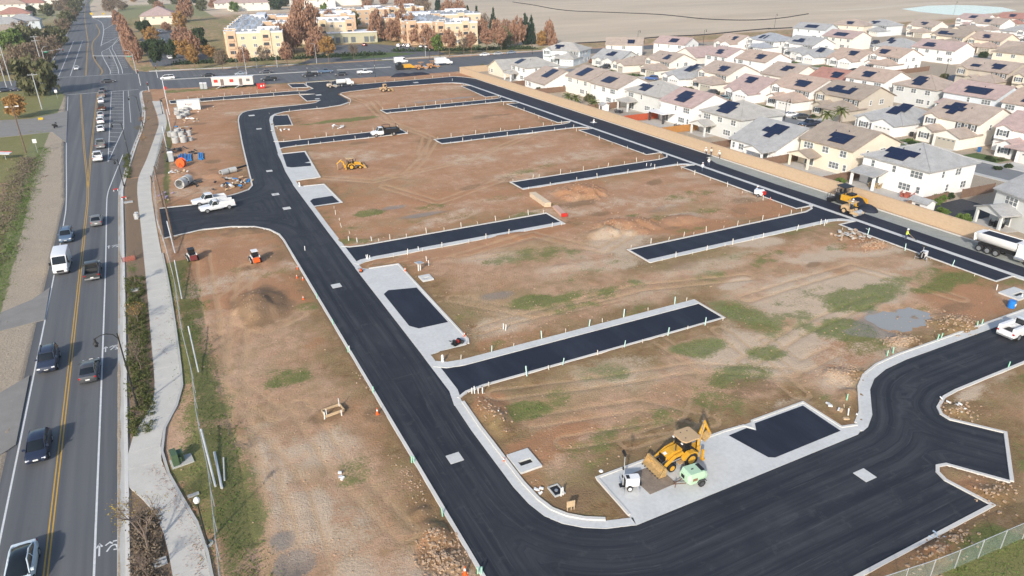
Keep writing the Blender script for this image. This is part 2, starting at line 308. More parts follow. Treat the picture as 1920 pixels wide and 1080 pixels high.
# heaps and rubble
def heap(px, py, r, h, sy=1.0, rough=0.25, plan=None):
    cx, cy = plan if plan else G(px, py); d = np.hypot(X-cx, (Y-cy)/sy)/r + (fbm(X*1.7, Y*1.7, 2.2, 3)-.5)*rough*2
    global H; H = H + np.where(d < 1.25, h*np.clip(1-d, 0, 1)**0.8, 0)
    attrs['green'] *= np.clip(d-0.1, 0, 1)
for a in [(490,572,3.4,1.35,1.5,.2),(478,590,2.6,.6,1.5,.25),(1088,362,5.4,1.6,.8,.4),(1172,424,5.6,1.1,.7,.5),(1130,440,3,.8,.7,.3),(450,600,3.5,.35,1.2,.3),(820,1005,1.7,.75,1,.3),(840,1055,1.8,.5,1,.8),(1575,705,2.2,.5,.7,.8),(1790,606,2.6,.6,.8,.8),(1690,640,2.2,.4,.5,.7),(1590,740,1.2,.4,.8,.8),(922,770,1.6,.45,1.6,.5),(935,795,1.5,.4,1.2,.6),(1640,460,2.4,.5,.5,.9),(1790,770,2.2,.35,.5,.8),(1850,925,2,.4,.6,.8),(1765,1030,2.2,.4,.5,.8),(405,330,2.2,.5,1.6,.6),(340,330,2.4,.55,1.6,.5),(620,772,1.1,.3,.9,.4),(720,775,.9,.4,.8,.6),(690,710,.8,.35,1,.6),(790,960,.8,.35,.9,.6),(455,435,3.4,.45,.5,.6),(950,445,5,.3,.4,.5),(1280,412,4.2,.7,.6,.2),(1060,500,3,.3,.5,.5),(700,505,1.5,.3,1.5,.6)]: heap(*a)
for (px, py, r_, k_) in [(1682,598,6.2,1.7),(740,388,3.2,1.6),(552,1062,1.5,1.2),(795,402,5,3.5)]:
    cx, cy = G(px, py); d = np.hypot(X-cx, (Y-cy)*k_)/r_+(fbm(X, Y, 3.0, 3)-.5)*.9; H -= 0.26*np.clip(1-d, 0, .6)
# trenches and wheel tracks
tracks = np.zeros(X.shape)
for pts, wd in [([(650,180),(690,195),(720,225),(790,250),(815,262),(790,300),(760,330),(730,330)],1.6),([(700,190),(740,235),(800,255),(790,290)],1.4),([(470,520),(420,560),(430,600),(500,620),(560,590)],1.2),([(640,500),(760,560),(880,560)],.8),([(860,480),(1000,440),(1130,470),(1180,440)],1.5),([(700,500),(900,480),(1080,460)],.9),([(1350,620),(1440,690),(1500,740)],1.0),([(1640,560),(1500,620),(1400,680)],1.2),([(720,350),(820,380),(960,330),(1050,340)],1.4),([(1000,790),(1200,760),(1330,790)],.9),([(1060,830),(1250,800)],.8),([(380,470),(390,560),(410,700),(520,780)],1.0),([(460,500),(440,700),(480,1000)],1.2),([(560,330),(700,340),(880,300),(1000,250)],1.8),([(1180,600),(1330,700),(1300,790),(1180,830)],.9),([(1400,560),(1600,500),(1800,560)],1.2),([(930,740),(1100,720),(1300,690),(1480,700)],.9),([(560,760),(640,880),(760,1000)],.9),([(480,820),(560,930),(600,1080)],.9),([(420,760),(500,860),(520,1070)],.8),([(850,560),(1000,590),(1200,540),(1400,520)],1.1),([(1440,640),(1500,690),(1560,660)],.8),([(900,620),(960,600),(1150,560)],.8)]:
    ln = [G(*p) for p in pts]; d = segdist(X, Y, ln); tracks = np.maximum(tracks, np.clip(1.2-np.abs(d-0.9)/(0.34*wd), 0, 1))
H -= 0.09*tracks*site
nearp = paved.copy()
for _ in range(2): nearp[1:-1, 1:-1] |= nearp[:-2, 1:-1] | nearp[2:, 1:-1] | nearp[1:-1, :-2] | nearp[1:-1, 2:]
H = np.where(nearp & ~paved & fine, np.minimum(H, .09), H)
attrs['track'] = tracks*site
damp = np.full(X.shape, 9.0); fx_, fy_ = X[fine], Y[fine]; dd = np.full(fx_.shape, 9.0)
for q in list(ASPH.values())+list(CONCP.values()): dd = np.minimum(dd, segdist(fx_, fy_, list(q)+[q[0]]))
damp[fine] = dd; attrs['damp'] = np.clip(1.0-damp/1.5, 0, 1)*site*.8
for a in ((490,572,3.4,5.5,1),(478,592,3,4,.9),(455,435,5,2,.8),(620,775,2.4,1.6,.7),(710,775,1.6,1.6,.8),(690,710,1.2,1.6,.8),(790,960,1.2,1.4,.8),(830,1040,2.4,2.0,.7),(1170,880,6,2.2,.6),(1060,940,4,2.4,.7),(620,455,2,8,.7)): blob('damp', *a)
for _ in range(34): blob('damp', 0, 0, _rb.uniform(1.5,6), _rb.uniform(.8,2.6), _rb.uniform(.4,.8), _rb.uniform(-25,25), (_rb.uniform(2,100), _rb.uniform(30,240)))
attrs['damp'] *= site; attrs['edge'] = np.clip(1.08-damp/6.5, 0.12, 1)*site
H[paved] = -0.18; H[road] = -0.25
H[(X > -8.6) & (X < -8) & (Y < 160)] = -0.1
H += np.where((X < -24.5) & (Y < 165), -np.clip((-24.5-X)*0.18, 0, 1.6), 0)
verts = np.stack([X.ravel(), Y.ravel(), H.ravel()], 1)
ii = (np.arange(ny-1)[:, None]*nx+np.arange(nx-1)[None]).ravel()
fac = np.stack([ii, ii+1, ii+1+nx, ii+nx], 1)
gm = bpy.data.meshes.new('ground'); gm.vertices.add(len(verts)); gm.vertices.foreach_set('co', verts.ravel().astype(np.float32))
gm.loops.add(len(fac)*4); gm.polygons.add(len(fac)); gm.loops.foreach_set('vertex_index', fac.ravel().astype(np.int32))
gm.polygons.foreach_set('loop_start', np.arange(0, len(fac)*4, 4, dtype=np.int32)); gm.update(calc_edges=True)
gm.polygons.foreach_set('use_smooth', [True]*len(fac))
setattrs(gm, **{k: np.clip(v, 0, 1).ravel() for k, v in attrs.items()})

def ground_mat():
    m, t, b = nodes('bare_ground'); p = pos(t)
    n1 = noise(t, p, 0.11, 5, .6); n2 = noise(t, p, 0.7, 5, .65); n3 = noise(t, p, 4.5, 4, .7); n4 = noise(t, p, 17, 3, .7)
    st = noise(t, scaled(t, p, (0.8, 1.1, 1)), 0.6, 6, .72)
    nl = noise(t, p, .13, 5, .62)
    col = ramp(t, n1, .34, .66, (.455,.262,.150,1), (.60,.39,.262,1))
    col = mix(t, math_(t, 'MULTIPLY', ramp(t, n2, .46, .66), .5), col, (.32,.195,.105))
    edge = ramp(t, math_(t, 'ADD', attr(t, 'edge'), math_(t, 'ADD', math_(t, 'MULTIPLY', math_(t, 'SUBTRACT', nl, .5), 2.4), math_(t, 'MULTIPLY', math_(t, 'SUBTRACT', n2, .5), .9))), .25, .85)
    col = mix(t, edge, col, mix(t, ramp(t, n2, .35, .65), (.20,.115,.05), (.33,.215,.105)))
    col = mix(t, math_(t, 'MULTIPLY', ramp(t, st, .52, .70), .4), col, (.60,.415,.27))
    nb = mix(t, .45, noise(t, p, .38, 6, .68), n3)
    def brk(a, amt=2.0): return ramp(t, math_(t, 'ADD', attr(t, a), math_(t, 'MULTIPLY', math_(t, 'SUBTRACT', nb, .5), amt)), .34, .62)
    col = mix(t, math_(t, 'MULTIPLY', brk('olive', 2.6), .42), col, mix(t, n3, (.23,.19,.08), (.37,.31,.155)))
    col = mix(t, math_(t, 'MULTIPLY', ramp(t, math_(t, 'ADD', attr(t, 'pale'), math_(t, 'MULTIPLY', math_(t, 'SUBTRACT', nb, .5), 1.8)), .22, .55), .9), col, mix(t, n2, (.56,.425,.30), (.66,.53,.40)))
    col = mix(t, math_(t, 'MULTIPLY', brk('red'), .85), col, mix(t, n2, (.36,.16,.07), (.51,.275,.15)))
    col = mix(t, math_(t, 'MULTIPLY', brk('track', 1.4), .5), col, (.55,.37,.22))
    col = mix(t, brk('gravel', .4), col, mix(t, ramp(t, n3, .35, .65), (.35,.29,.22), (.52,.435,.335)))
    col = mix(t, brk('mulch', .4), col, mix(t, n3, (.16,.105,.065), (.30,.22,.15)))
    dryc = mix(t, ramp(t, noise(t, scaled(t, p, (.4, 1.5, 1)), .02, 6, .65), .36, .66), (.66,.55,.41), (.50,.40,.29))
    dryc = mix(t, ramp(t, noise(t, scaled(t, p, (.3, 1.3, 1)), .006, 5, .6), .52, .66), dryc, (.42,.36,.28))
    col = mix(t, attr(t, 'dry'), col, mix(t, math_(t, 'MULTIPLY', n2, .5), dryc, (.68,.57,.43)))
    gcol = mix(t, ramp(t, n3, .3, .7), (.075,.135,.025), (.20,.225,.065))
    col = mix(t, math_(t, 'MULTIPLY', brk('green', 2.8), .78), col, gcol)
    col = mix(t, math_(t, 'MULTIPLY', brk('damp', 1.6), .8), col, mix(t, n3, (.185,.115,.06), (.33,.21,.12)))
    wet = brk('wet', 1.2); col = mix(t, math_(t, 'MULTIPLY', wet, .7), col, (.26,.235,.21))
    col = mix(t, math_(t, 'MULTIPLY', math_(t, 'SUBTRACT', n4, .38), .9), col, (.16,.11,.07))
    peb = N(t, 'ShaderNodeTexVoronoi'); peb.inputs['Scale'].default_value = 2.6; L(t, p, peb.inputs['Vector'])
    col = mix(t, ramp(t, peb.outputs['Distance'], .03, .07, (.16,.16,.16,1), (0,0,0,1)), col, (.6,.53,.44))
    L(t, col, b.inputs['Base Color'])
    L(t, ramp(t, wet, .3, 1, (.95,.95,.95,1), (.5,.5,.5,1)), b.inputs['Roughness']); b.inputs['Specular IOR Level'].default_value = .25
    bump(t, b, math_(t, 'ADD', math_(t, 'MULTIPLY', n3, 1.0), math_(t, 'ADD', math_(t, 'MULTIPLY', n4, .5), math_(t, 'MULTIPLY', st, .8))), .75, .16)
    return m
gm.materials.append(ground_mat()); ground = struct(link(bpy.data.objects.new('ground', gm)))
def _gh(x, y):
    if not (-30 < x < 112 and 15 < y < 285): return 0.0
    return float(H[np.searchsorted(gy, y), np.searchsorted(gx, x)])
GH[0] = _gh

# ============================================================ paving
LINES = [INNER+[(21.5,63.8)], LEFTK, LEFTK2, RIGHTK, OUTB, NOSE2]
def sheet(name, poly, z, mat, step=1.0, thick=0.3, field=True, far=False):
    xs = [p[0] for p in poly]; ys = [p[1] for p in poly]
    pts = []; n = len(poly)
    for i in range(n):
        a, b = poly[i], poly[(i+1) % n]; k = 1 if far else max(1, int(math.hypot(a[0]-b[0], a[1]-b[1])/(step*1.5)))
        pts += [(a[0]+(b[0]-a[0])*j/k, a[1]+(b[1]-a[1])*j/k) for j in range(k)]
    nb = len(pts)
    if not far:
        xx, yy = np.meshgrid(np.arange(min(xs)+.37, max(xs), step), np.arange(min(ys)+.41, max(ys), step)); xx = xx.ravel(); yy = yy.ravel()
        k = inpoly(xx, yy, poly) & (segdist(xx, yy, list(poly)+[poly[0]]) > step*.45); pts += list(zip(xx[k], yy[k]))
    vo, _, fo, _, _, _ = delaunay_2d_cdt([Vector(p) for p in pts], [], [list(range(nb))], 1, 1e-5)
    m = MB(); m.v = [(v.x, v.y, z) for v in vo]; m.f = [tuple(f) for f in fo]
    o = len(m.v); m.v += [(p[0], p[1], z-.0005) for p in pts[:nb]]+[(p[0], p[1], z-thick) for p in pts[:nb]]
    m.f += [(o+i, o+(i+1) % nb, o+nb+(i+1) % nb, o+nb+i) for i in range(nb)]
    me = m.mesh(name, mat)
    if field:
        q = np.array(m.v); d = np.min([segdist(q[:, 0], q[:, 1], l) for l in LINES], 0); setattrs(me, lane=d)
    return struct(link(bpy.data.objects.new(name, me)))
def new_asphalt():
    m, t, b = nodes('new_asphalt'); p = pos(t); d = attr(t, 'lane'); s = N(t, 'ShaderNodeSeparateXYZ'); L(t, p, s.inputs[0])
    c = N(t, 'ShaderNodeCombineXYZ'); L(t, math_(t, 'MULTIPLY', d, 1.5), c.inputs[0]); L(t, math_(t, 'MULTIPLY', math_(t, 'ADD', s.outputs[0], s.outputs[1]), .035), c.inputs[1])
    st = noise(t, c.outputs[0], 1.0, 6, .65); n2 = noise(t, p, .18, 4); n3 = noise(t, p, 9, 3, .7)
    c2 = N(t, 'ShaderNodeCombineXYZ'); L(t, math_(t, 'MULTIPLY', d, 5), c2.inputs[0]); L(t, math_(t, 'MULTIPLY', math_(t, 'SUBTRACT', s.outputs[0], s.outputs[1]), .12), c2.inputs[1])
    fine_ = noise(t, c2.outputs[0], 1.0, 5, .75)
    use = math_(t, 'MULTIPLY', ramp(t, st, .38, .68), ramp(t, n2, .25, .55))
    col = mix(t, use, (.0125,.0155,.023), (.056,.059,.066))
    col = mix(t, math_(t, 'MULTIPLY', ramp(t, fine_, .56, .70), .32), col, (.16,.16,.16))
    col = mix(t, math_(t, 'MULTIPLY', ramp(t, noise(t, p, .7, 5, .7), .58, .72), .4), col, (.10,.10,.098))
    col = mix(t, math_(t, 'MULTIPLY', n3, .35), col, (.026,.031,.042)); L(t, col, b.inputs['Base Color'])
    b.inputs['Roughness'].default_value = .78; b.inputs['Specular IOR Level'].default_value = .35; bump(t, b, n3, .25, .03); return m
def black_asphalt():
    m, t, b = nodes('fresh_asphalt'); p = pos(t); n3 = noise(t, p, 8, 3, .7)
    col = mix(t, ramp(t, noise(t, scaled(t, p, (.5, .12, 1)), .9, 5, .65), .45, .75), (.0095,.013,.027), (.026,.032,.050))
    col = mix(t, math_(t, 'MULTIPLY', ramp(t, noise(t, p, .55, 5, .7), .66, .8), .3), col, (.12,.115,.105))
    L(t, mix(t, math_(t, 'MULTIPLY', n3, .3), col, (.03,.033,.042)), b.inputs['Base Color']); b.inputs['Roughness'].default_value = .75
    b.inputs['Specular IOR Level'].default_value = .35; bump(t, b, n3, .25, .03); return m
def old_asphalt():
    m, t, b = nodes('worn_asphalt'); p = pos(t); n3 = noise(t, p, 7, 3, .7)
    st = noise(t, scaled(t, p, (.75, .012, 1)), 1.0, 4, .6); n1 = noise(t, p, .05, 4)
    col = mix(t, ramp(t, st, .38, .68), (.072,.077,.087), (.142,.145,.148)); col = mix(t, math_(t, 'MULTIPLY', ramp(t, n1, .4, .7), .5), col, (.10,.107,.118))
    col = mix(t, math_(t, 'MULTIPLY', ramp(t, noise(t, scaled(t, p, (1.2,.4,1)), .3, 5, .7), .6, .75), .4), col, (.055,.058,.064))
    L(t, mix(t, math_(t, 'MULTIPLY', n3, .4), col, (.15,.15,.15)), b.inputs['Base Color']); b.inputs['Roughness'].default_value = .85; bump(t, b, n3, .2, .02); return m
ASPHN, ASPHB, ASPHO = new_asphalt(), black_asphalt(), old_asphalt()
PLAIN = ('stub_', 'strip_', 'pad_', 'wallside', 'top')
for i, (k, q) in enumerate(ASPH.items()):
    s = k.startswith(PLAIN); sheet('street', q, 0.05+0.003*(i % 7)+(.004 if s else 0), ASPHB if s else ASPHN, 1.2, field=not s)
for i, (k, q) in enumerate(CONCP.items()): sheet('concrete_apron', q, 0.085, CONC, 3, field=False)
for i, (k, q) in enumerate(INSET.items()): sheet('parking_pad', q, 0.092, ASPHB, 3, .02, field=False)
sheet('road_base', rect(105.2,109.4,16,121), 0.042, M('road_base_gravel', (.30,.315,.29), .9, .15, .5, fine=4), 4, field=False)
sheet('main_road', ROADW, -0.02, ASPHO, field=False, far=True)
APR = M('drive_apron', (.235,.225,.21), .9, .15, .5)
for q in ([(0,588),(60,563),(94,540),(84,600),(0,622)], [(0,738),(56,705),(30,835),(0,855)], [(0,226),(60,223),(127,208),(124,268),(98,248),(0,258)]): struct(MB().prism([G(*u) for u in q], -.2, .1).build('side_drive', APR))
def offset(line, d):
    out = []
    for i, p in enumerate(line):
        a = Vector(line[max(i-1, 0)]); c = Vector(line[min(i+1, len(line)-1)]); b_ = Vector(p)
        t1 = (b_-a).normalized() if (b_-a).length > 1e-6 else (c-b_).normalized(); t2 = (c-b_).normalized() if (c-b_).length > 1e-6 else t1
        n1 = Vector((-t1.y, t1.x)); n2 = Vector((-t2.y, t2.x)); nn = (n1+n2); nn = nn.normalized() if nn.length > 1e-3 else n1
        k = d/max(.45, nn.dot(n1)); out.append((p[0]+nn.x*k, p[1]+nn.y*k))
    return out
def band(name, line, d0, d1, z1, mat, z0=-.25, kind=True):
    a, b_ = offset(line, d0), offset(line, d1); m = MB()
    m.loft([[(p[0],p[1],z0),(q[0],q[1],z0),(q[0],q[1],z1),(p[0],p[1],z1)] for p, q in zip(a, b_)])
    o = m.build(name, mat); return struct(o) if kind else o
def smooth_line(line, n=4):
    out = []
    for i in range(len(line)-1):
        p0, p1, p2, p3 = [np.array(line[min(max(j, 0), len(line)-1)], float) for j in (i-1, i, i+1, i+2)]
        for k in range(n):
            s = k/n; out.append(tuple(0.5*(2*p1+(p2-p0)*s+(2*p0-5*p1+4*p2-p3)*s*s+(3*p1-p0-3*p2+p3)*s**3)))
    return out+[tuple(line[-1])]
# gutters (flat pans) and kerbs (raised) round the new streets
GIN = INNER[::-1]                     # runs north to south then east: lot on its left... offsets are negative to the lot side
band('gutter', INNER[:8]+[(53.0,32.95)], -.02, -1.0, .087, CONC); band('kerb', INNER[:8], -1.0, -1.22, .18, KERB)
band('gutter', INNER[9:], -.05, -.85, .085, CONC); band('kerb', INNER[10:], -.85, -1.15, .2, KERB)
band('kerb', LEFTK, .28, -.02, .16, KERB); band('kerb', LEFTK2, .28, -.02, .16, KERB)
i0 = 8; band('gutter', RIGHTK[:4], -.05, -.85, .083, CONC); band('gutter', RIGHTK[3:15], -.03, -.9, .082, CONC); band('kerb', RIGHTK[7:24], -.75, -1.0, .17, KERB)
band('gutter', [(20.9,54.4),(21.45,57),(21.5,64.6)], .02, -.85, .084, CONC)
band('gutter', [(102.0,20),(102.0,236),(101.2,239.4),(98.9,241.9),(94.5,243.4)], .0, .85, .088, CONC)
band('kerb', OUTB[10:]+NOSE[1:], -.28, .02, .16, KERB); band('kerb', [(58,22.6)]+NOSE2, -.28, .02, .16, KERB)
band('kerb', [(109.3,18),(109.3,246),(107.5,251.3),(104.5,255.2),(95,254.7),(60,254.9),(64.9,256),(64.7,267.4),(52.2,268.8)], .02, -.3, .14, KERB)
for q in ([(5.6,247),(31,245.6),(45,244.5),(49,242.5),(44.4,242.5),(44.1,230.4),(48.2,229.9),(46,226.4),(43,225.5)], [(5.6,253.1),(44.5,251.9),(48,250.3),(51.2,253.5),(50.8,262),(52.0,268.8)], [(45.2,258.8),(45.5,268.4),(50.8,266.8),(50.4,257.3),(45.2,258.8)], [(5.5,253.1),(5.5,246.9)]): band('kerb', q, -.14, .14, .15, KERB)
def stubkerb(y0, y1, xa, xb, wide_low, wide_high, west):
    e = xb if west else xa
    if west:      # open on the west, closed end at x=xb
        lo = [(xa-.2,y0-1.0),(xa+1,y0-.3),(xa+3,y0-.05),(e,y0)]; hi = [(xa-.2,y1+1.3),(xa+1,y1+.4),(xa+3,y1+.05),(e,y1)]
    else:
        lo = [(e,y0),(xb-3.6,y0),(xb-1.4,y0-.7),(xb-.1,y0-2.2)]; hi = [(e,y1),(xb-3.6,y1+.05),(xb-1.4,y1+.8),(xb-.1,y1+2.4)]
    band('kerb', lo, -wide_low, .03, .14, KERB if wide_low < .6 else CONC); band('kerb', hi, wide_high, -.03, .141, KERB if wide_high < .6 else CONC)
    band('kerb', [(e,y0-wide_low),(e,y1+wide_high)], -.26 if west else .26, 0.0, .15, KERB)
stubkerb(56.5,60.9,21.9,57.3,.26,1.15,True); stubkerb(95.6,100.7,22.0,57.4,1.1,.26,True); stubkerb(172,177.6,25.2,56.8,.5,.3,True)
stubkerb(75.5,80.0,60.2,101.2,.95,.28,False); stubkerb(115.6,120.3,60.6,101.2,.8,.28,False); stubkerb(157.2,161.9,60.6,101.2,.6,.3,False); stubkerb(199.8,204.7,60.3,101.2,.6,.3,False)
for q in (rect(97.4,101.2,47.6,72.8), rect(97.5,101.2,82.3,113.2), rect(97.3,101.2,125.3,153.6), rect(97.2,101.2,164.5,195)):
    band('kerb', [q[1], q[0], q[3], q[2]], 0.02, .28, .13, KERB)
band('kerb', [(101.2,209.5),(96.7,209.5),(98.3,232.9),(101,236.5)], .02, .28, .13, KERB)
band('kerb', [(28.5,197.4),(32.9,196.4),(34.5,210.9),(30.6,212.2)], -.22, .02, .14, KERB)
# rims of the concrete aprons
for q in ([(27.1,65.1),(27.45,66),(27.45,91.2),(23.2,91.6)], [(27.6,123.5),(27.4,136.7),(23.5,137.2)], [(23.3,141.9),(27.9,142.1),(29.8,165.3),(24.3,165.5)], [(27.35,34.0),(27.5,38.9),(41.6,38.9),(43.8,38.7),(44.3,38.0),(45.0,38.9),(51.75,38.9),(51.75,34.3),(53.3,33.9)]): band('kerb', q, -.12, .1, .17, KERB)
# markings on the main road
MW = M('road_paint_white', (.62,.63,.63), .7, .15, 3); MY = M('road_paint_yellow', (.52,.31,.055), .7, .18, 3)
def paint(line, w_=.12, mat=MW, z=-.012, off=0.0):
    if len(line) > 3: line = smooth_line(line, 5)
    band('road_marking', line, off-w_/2, off+w_/2, z, mat, z0=z-.006)
paint([(-16.9,18),(-17.0,105),(-17.2,135),(-17.7,152),(-20.3,201),(-24.0,279)], .15)
yl = [(-13.45,18),(-13.6,80),(-13.75,110),(-13.9,130),(-14.3,157),(-16.5,199),(-20.4,282)]
for o in (-.13, .13): paint(yl, .11, MY, off=o); paint([(-14.3,157),(-14.8,198),(-15.4,282)], .11, MY, z=-.0105, off=o-.03)
paint([(-10.35,18),(-10.5,102),(-10.8,140),(-10.75,150),(-10.2,158),(-8.0,183)], .16)
paint([(-11.0,177),(-11.2,282)], .15); paint([(-11.0,177),(-7.7,215),(-7.5,282)], .15); paint([(-5.9,222),(-6.0,282)], .12)
for y in np.arange(181, 281, 5.6): paint([(-11.05,y+2),(-11.05+min(3.4,(y-176)*.088),y)], .14)
paint([(-24.4,283),(-2.8,283)], .35); paint([(-36,331),(-4,327)], .35)
NW = [(-20.5,330),(-23,420),(-24.5,480),(-28,560),(-36,760),(-44,1050)]
for o in (-.15,.15): paint(NW, .15, MY, off=o)
for o in (-.15,.15): paint([(-15.5,329),(-15.2,345),(-19.5,395),(-22,470),(-20,540),(-24,620)], .15, MY, off=o)
paint([(-30,334),(-32,488)], .2); paint([(-26,333),(-27.6,488)], .2); paint([(-36,340),(-36.6,470),(-41,713),(-45,1044)], .2)
paint([(-12.0,330),(-12.3,345),(-15,385),(-16.5,418),(-13.7,436),(-7,500)], .22); paint([(-9.0,330),(-9.4,350),(-12.2,410),(-13.6,436)], .22); paint([(-7.6,330),(-8,350),(-10.5,405),(-12,445),(-8.5,505)], .22)
for k in range(16): y = 334+k*6.2; a = np.interp(y, [330,345,385,418,436], [-12,-12.3,-15,-16.5,-13.7]); b_ = np.interp(y, [330,350,410,436], [-9,-9.4,-12.2,-13.6]); paint([(a,y+1),(b_,y-1)], .25)
for k in range(14): y = 350+k*8; a = np.interp(y, [330,350,405,445], [-7.6,-8,-10.5,-12]); paint([(a+.6,y+1.5),(-5.5-(y-350)*.025,y-1.5)], .28)
for k in range(13): paint([(-17.5+min(0,-.2*k),470+k*17),(-9.6,467+k*17)], .35)
paint([(-17.5,450),(-18,560),(-21,640),(-28,690)], .3); paint([(-17.5,455),(-9.6,500)], .3); paint([(-18,560),(-9.8,640)], .3)
for a, b_ in ((6,66),(70,92)): band('traffic_island', [(a,303-.11*a),(b_,303-.11*b_)], -.6, .6, .1, CONC2, -.2)
for x in range(8, 125, 9): paint([(x,311-.085*x),(x+3.4,311-.085*(x+3.4))], .15)
# bicycle-lane symbols
for (px, py) in ((203,1027),(209,653),(212,462)):
    cx, cy = G(px, py)
    for q in ([(-.6,-.5),(-.6,.6)],[(-.8,.3),(-.6,.6),(-.4,.3)],[(-.2,.3),(.1,.5),(.3,.3)],[(-.1,-.3),(.2,.1),(.5,.1),(.6,-.2)],[(.3,.5),(.7,.45)],[(.35,-.3),(.6,-.35),(.7,-.1)]): paint([(cx+a, cy+c*1.2) for a, c in q], .12)
# kerb, gutter pan and footway of the main road
KL = smooth_line([(-8.3,18),(-8.3,60),(-8.3,110),(-8.35,147),(-7.9,158),(-5.05,193),(-3.3,212),(-2.1,237),(-2.1,274),(-.5,279.5)], 3)
band('gutter', KL, .6, .02, -.005, CONC2); band('kerb', KL, .02, -.28, .13, KERB)
SL = [(-5.3,34),(-5.3,44.1),(-5.9,50.4),(-7.0,53.8),(-7.95,55.6),(-8.0,61.2),(-7.3,64.4),(-6.0,68),(-5.45,71.5),(-5.4,82),(-5.4,100),(-5.5,125.5),(-5.5,155),(-3.3,174.8),(-.6,200),(1.0,217.7),(.9,240),(.6,255)]
SR = [(-2.8,34),(-2.9,42.9),(-3.2,47.7),(-3.9,51),(-4.6,54.2),(-5.4,58.6),(-5.1,63.2),(-4.1,66.2),(-3.3,68.8),(-2.9,74),(-2.8,98),(-3.2,126.5),(-3.0,155.7),(-.6,180),(1.4,200),(3.0,216.8),(3.2,240),(3.3,253.5)]
sl_, sr_ = smooth_line(SL, 4), smooth_line(SR, 4)
walk = struct(bpy.data.objects.new('sidewalk', None)); link(walk)
SIDE = M('sidewalk_concrete', (.53,.51,.465), .88, .1, .5, bmp=.15)
def resamp(line, n):
    a = np.array(line); s = np.r_[0, np.cumsum(np.hypot(*np.diff(a, axis=0).T))]; t_ = np.linspace(0, s[-1], n); return np.stack([np.interp(t_, s, a[:, 0]), np.interp(t_, s, a[:, 1])], 1)
ra, rb = resamp(sl_, 90), resamp(sr_, 90)
for i in range(89):
    a0, a1, b0, b1 = ra[i], ra[i+1]-(ra[i+1]-ra[i])*.008, rb[i], rb[i+1]-(rb[i+1]-rb[i])*.008
    MB().prism([tuple(a0), tuple(b0), tuple(b1), tuple(a1)], -.2, .12+.004*(i % 3)).build('slab', SIDE, walk)
band('edging', resamp(sr_, 60)[:22].tolist(), -.02, -.24, .2, CONC2)
# ============================================================ houses
def tile_mat(name, col):
    if name in _mc: return _mc[name]
    m, t, b = nodes(name); p = pos(t); n1 = noise(t, p, .6, 5, .65); n2 = noise(t, p, 5, 3, .7)
    wv = N(t, 'ShaderNodeTexWave', wave_type='BANDS', bands_direction='Z'); wv.inputs['Scale'].default_value = 2.6; wv.inputs['Distortion'].default_value = .6; L(t, p, wv.inputs['Vector'])
    lo = tuple(c*.76 for c in col); hi = tuple(min(1, c*1.2) for c in col)
    c_ = mix(t, ramp(t, mix(t, .5, n1, n2), .36, .64), lo, hi); c_ = mix(t, math_(t, 'MULTIPLY', wv.outputs['Fac'], .22), c_, tuple(c*.55 for c in col))
    L(t, c_, b.inputs['Base Color']); b.inputs['Roughness'].default_value = .85; bump(t, b, wv.outputs['Fac'], .5, .06); _mc[name] = m; return m
ROOFS = {'grey': tile_mat('roof_grey', (0.395,0.395,0.391)), 'grey-beige': tile_mat('roof_greybeige', (0.435,0.417,0.385)), 'tan': tile_mat('roof_tan', (0.434,0.352,0.293)), 'pink': tile_mat('roof_pink', (0.464,0.347,0.319)),
         'orange-tan': tile_mat('roof_orange', (0.473,0.36,0.292)), 'brown': tile_mat('roof_brown', (0.358,0.295,0.24)), 'red': tile_mat('roof_red', (.42,.215,.17)), 'blue-grey': tile_mat('roof_bluegrey', (.36,.38,.41))}
WALLS = {'white': M('stucco_white', (.80,.79,.77), .9, .04, .8), 'cream': M('stucco_cream', (.73,.655,.53), .9, .05, .8), 'pale grey': M('stucco_grey', (.62,.63,.61), .9, .05, .8),
         'beige': M('stucco_beige', (.52,.465,.385), .9, .06, .8), 'ivory': M('stucco_ivory', (.78,.74,.66), .9, .04, .8), 'pale blue': M('stucco_blue', (.62,.67,.70), .9, .04, .8)}
TRIM = M('trim_white', (.76,.755,.74), .7, .04); SHUT = M('shutter_dark', (.07,.075,.085), .7); GARAGE = M('garage_door', (.66,.64,.6), .7, .05)
GARAGE2 = M('garage_door_tan', (.42,.38,.31), .7, .05); DOOR = M('front_door', (.14,.085,.06), .6)
def module_mat():
    m, t, b = nodes('solar_cell'); tc = N(t, 'ShaderNodeTexCoord').outputs['Object']
    br = N(t, 'ShaderNodeTexBrick'); br.offset = 0; br.inputs['Scale'].default_value = 1; br.inputs['Brick Width'].default_value = .165; br.inputs['Row Height'].default_value = .165; br.inputs['Mortar Size'].default_value = .004
    br.inputs['Color1'].default_value = (.008,.013,.040,1); br.inputs['Color2'].default_value = (.010,.017,.048,1); br.inputs['Mortar'].default_value = (.03,.04,.08,1)
    L(t, tc, br.inputs['Vector']); L(t, br.outputs[0], b.inputs['Base Color']); b.inputs['Roughness'].default_value = .32; b.inputs['Specular IOR Level'].default_value = .3; return m
SOLAR = MB().box(-.84,.84,-.5,.5,-.02,.02).mesh('solar_panel', module_mat())
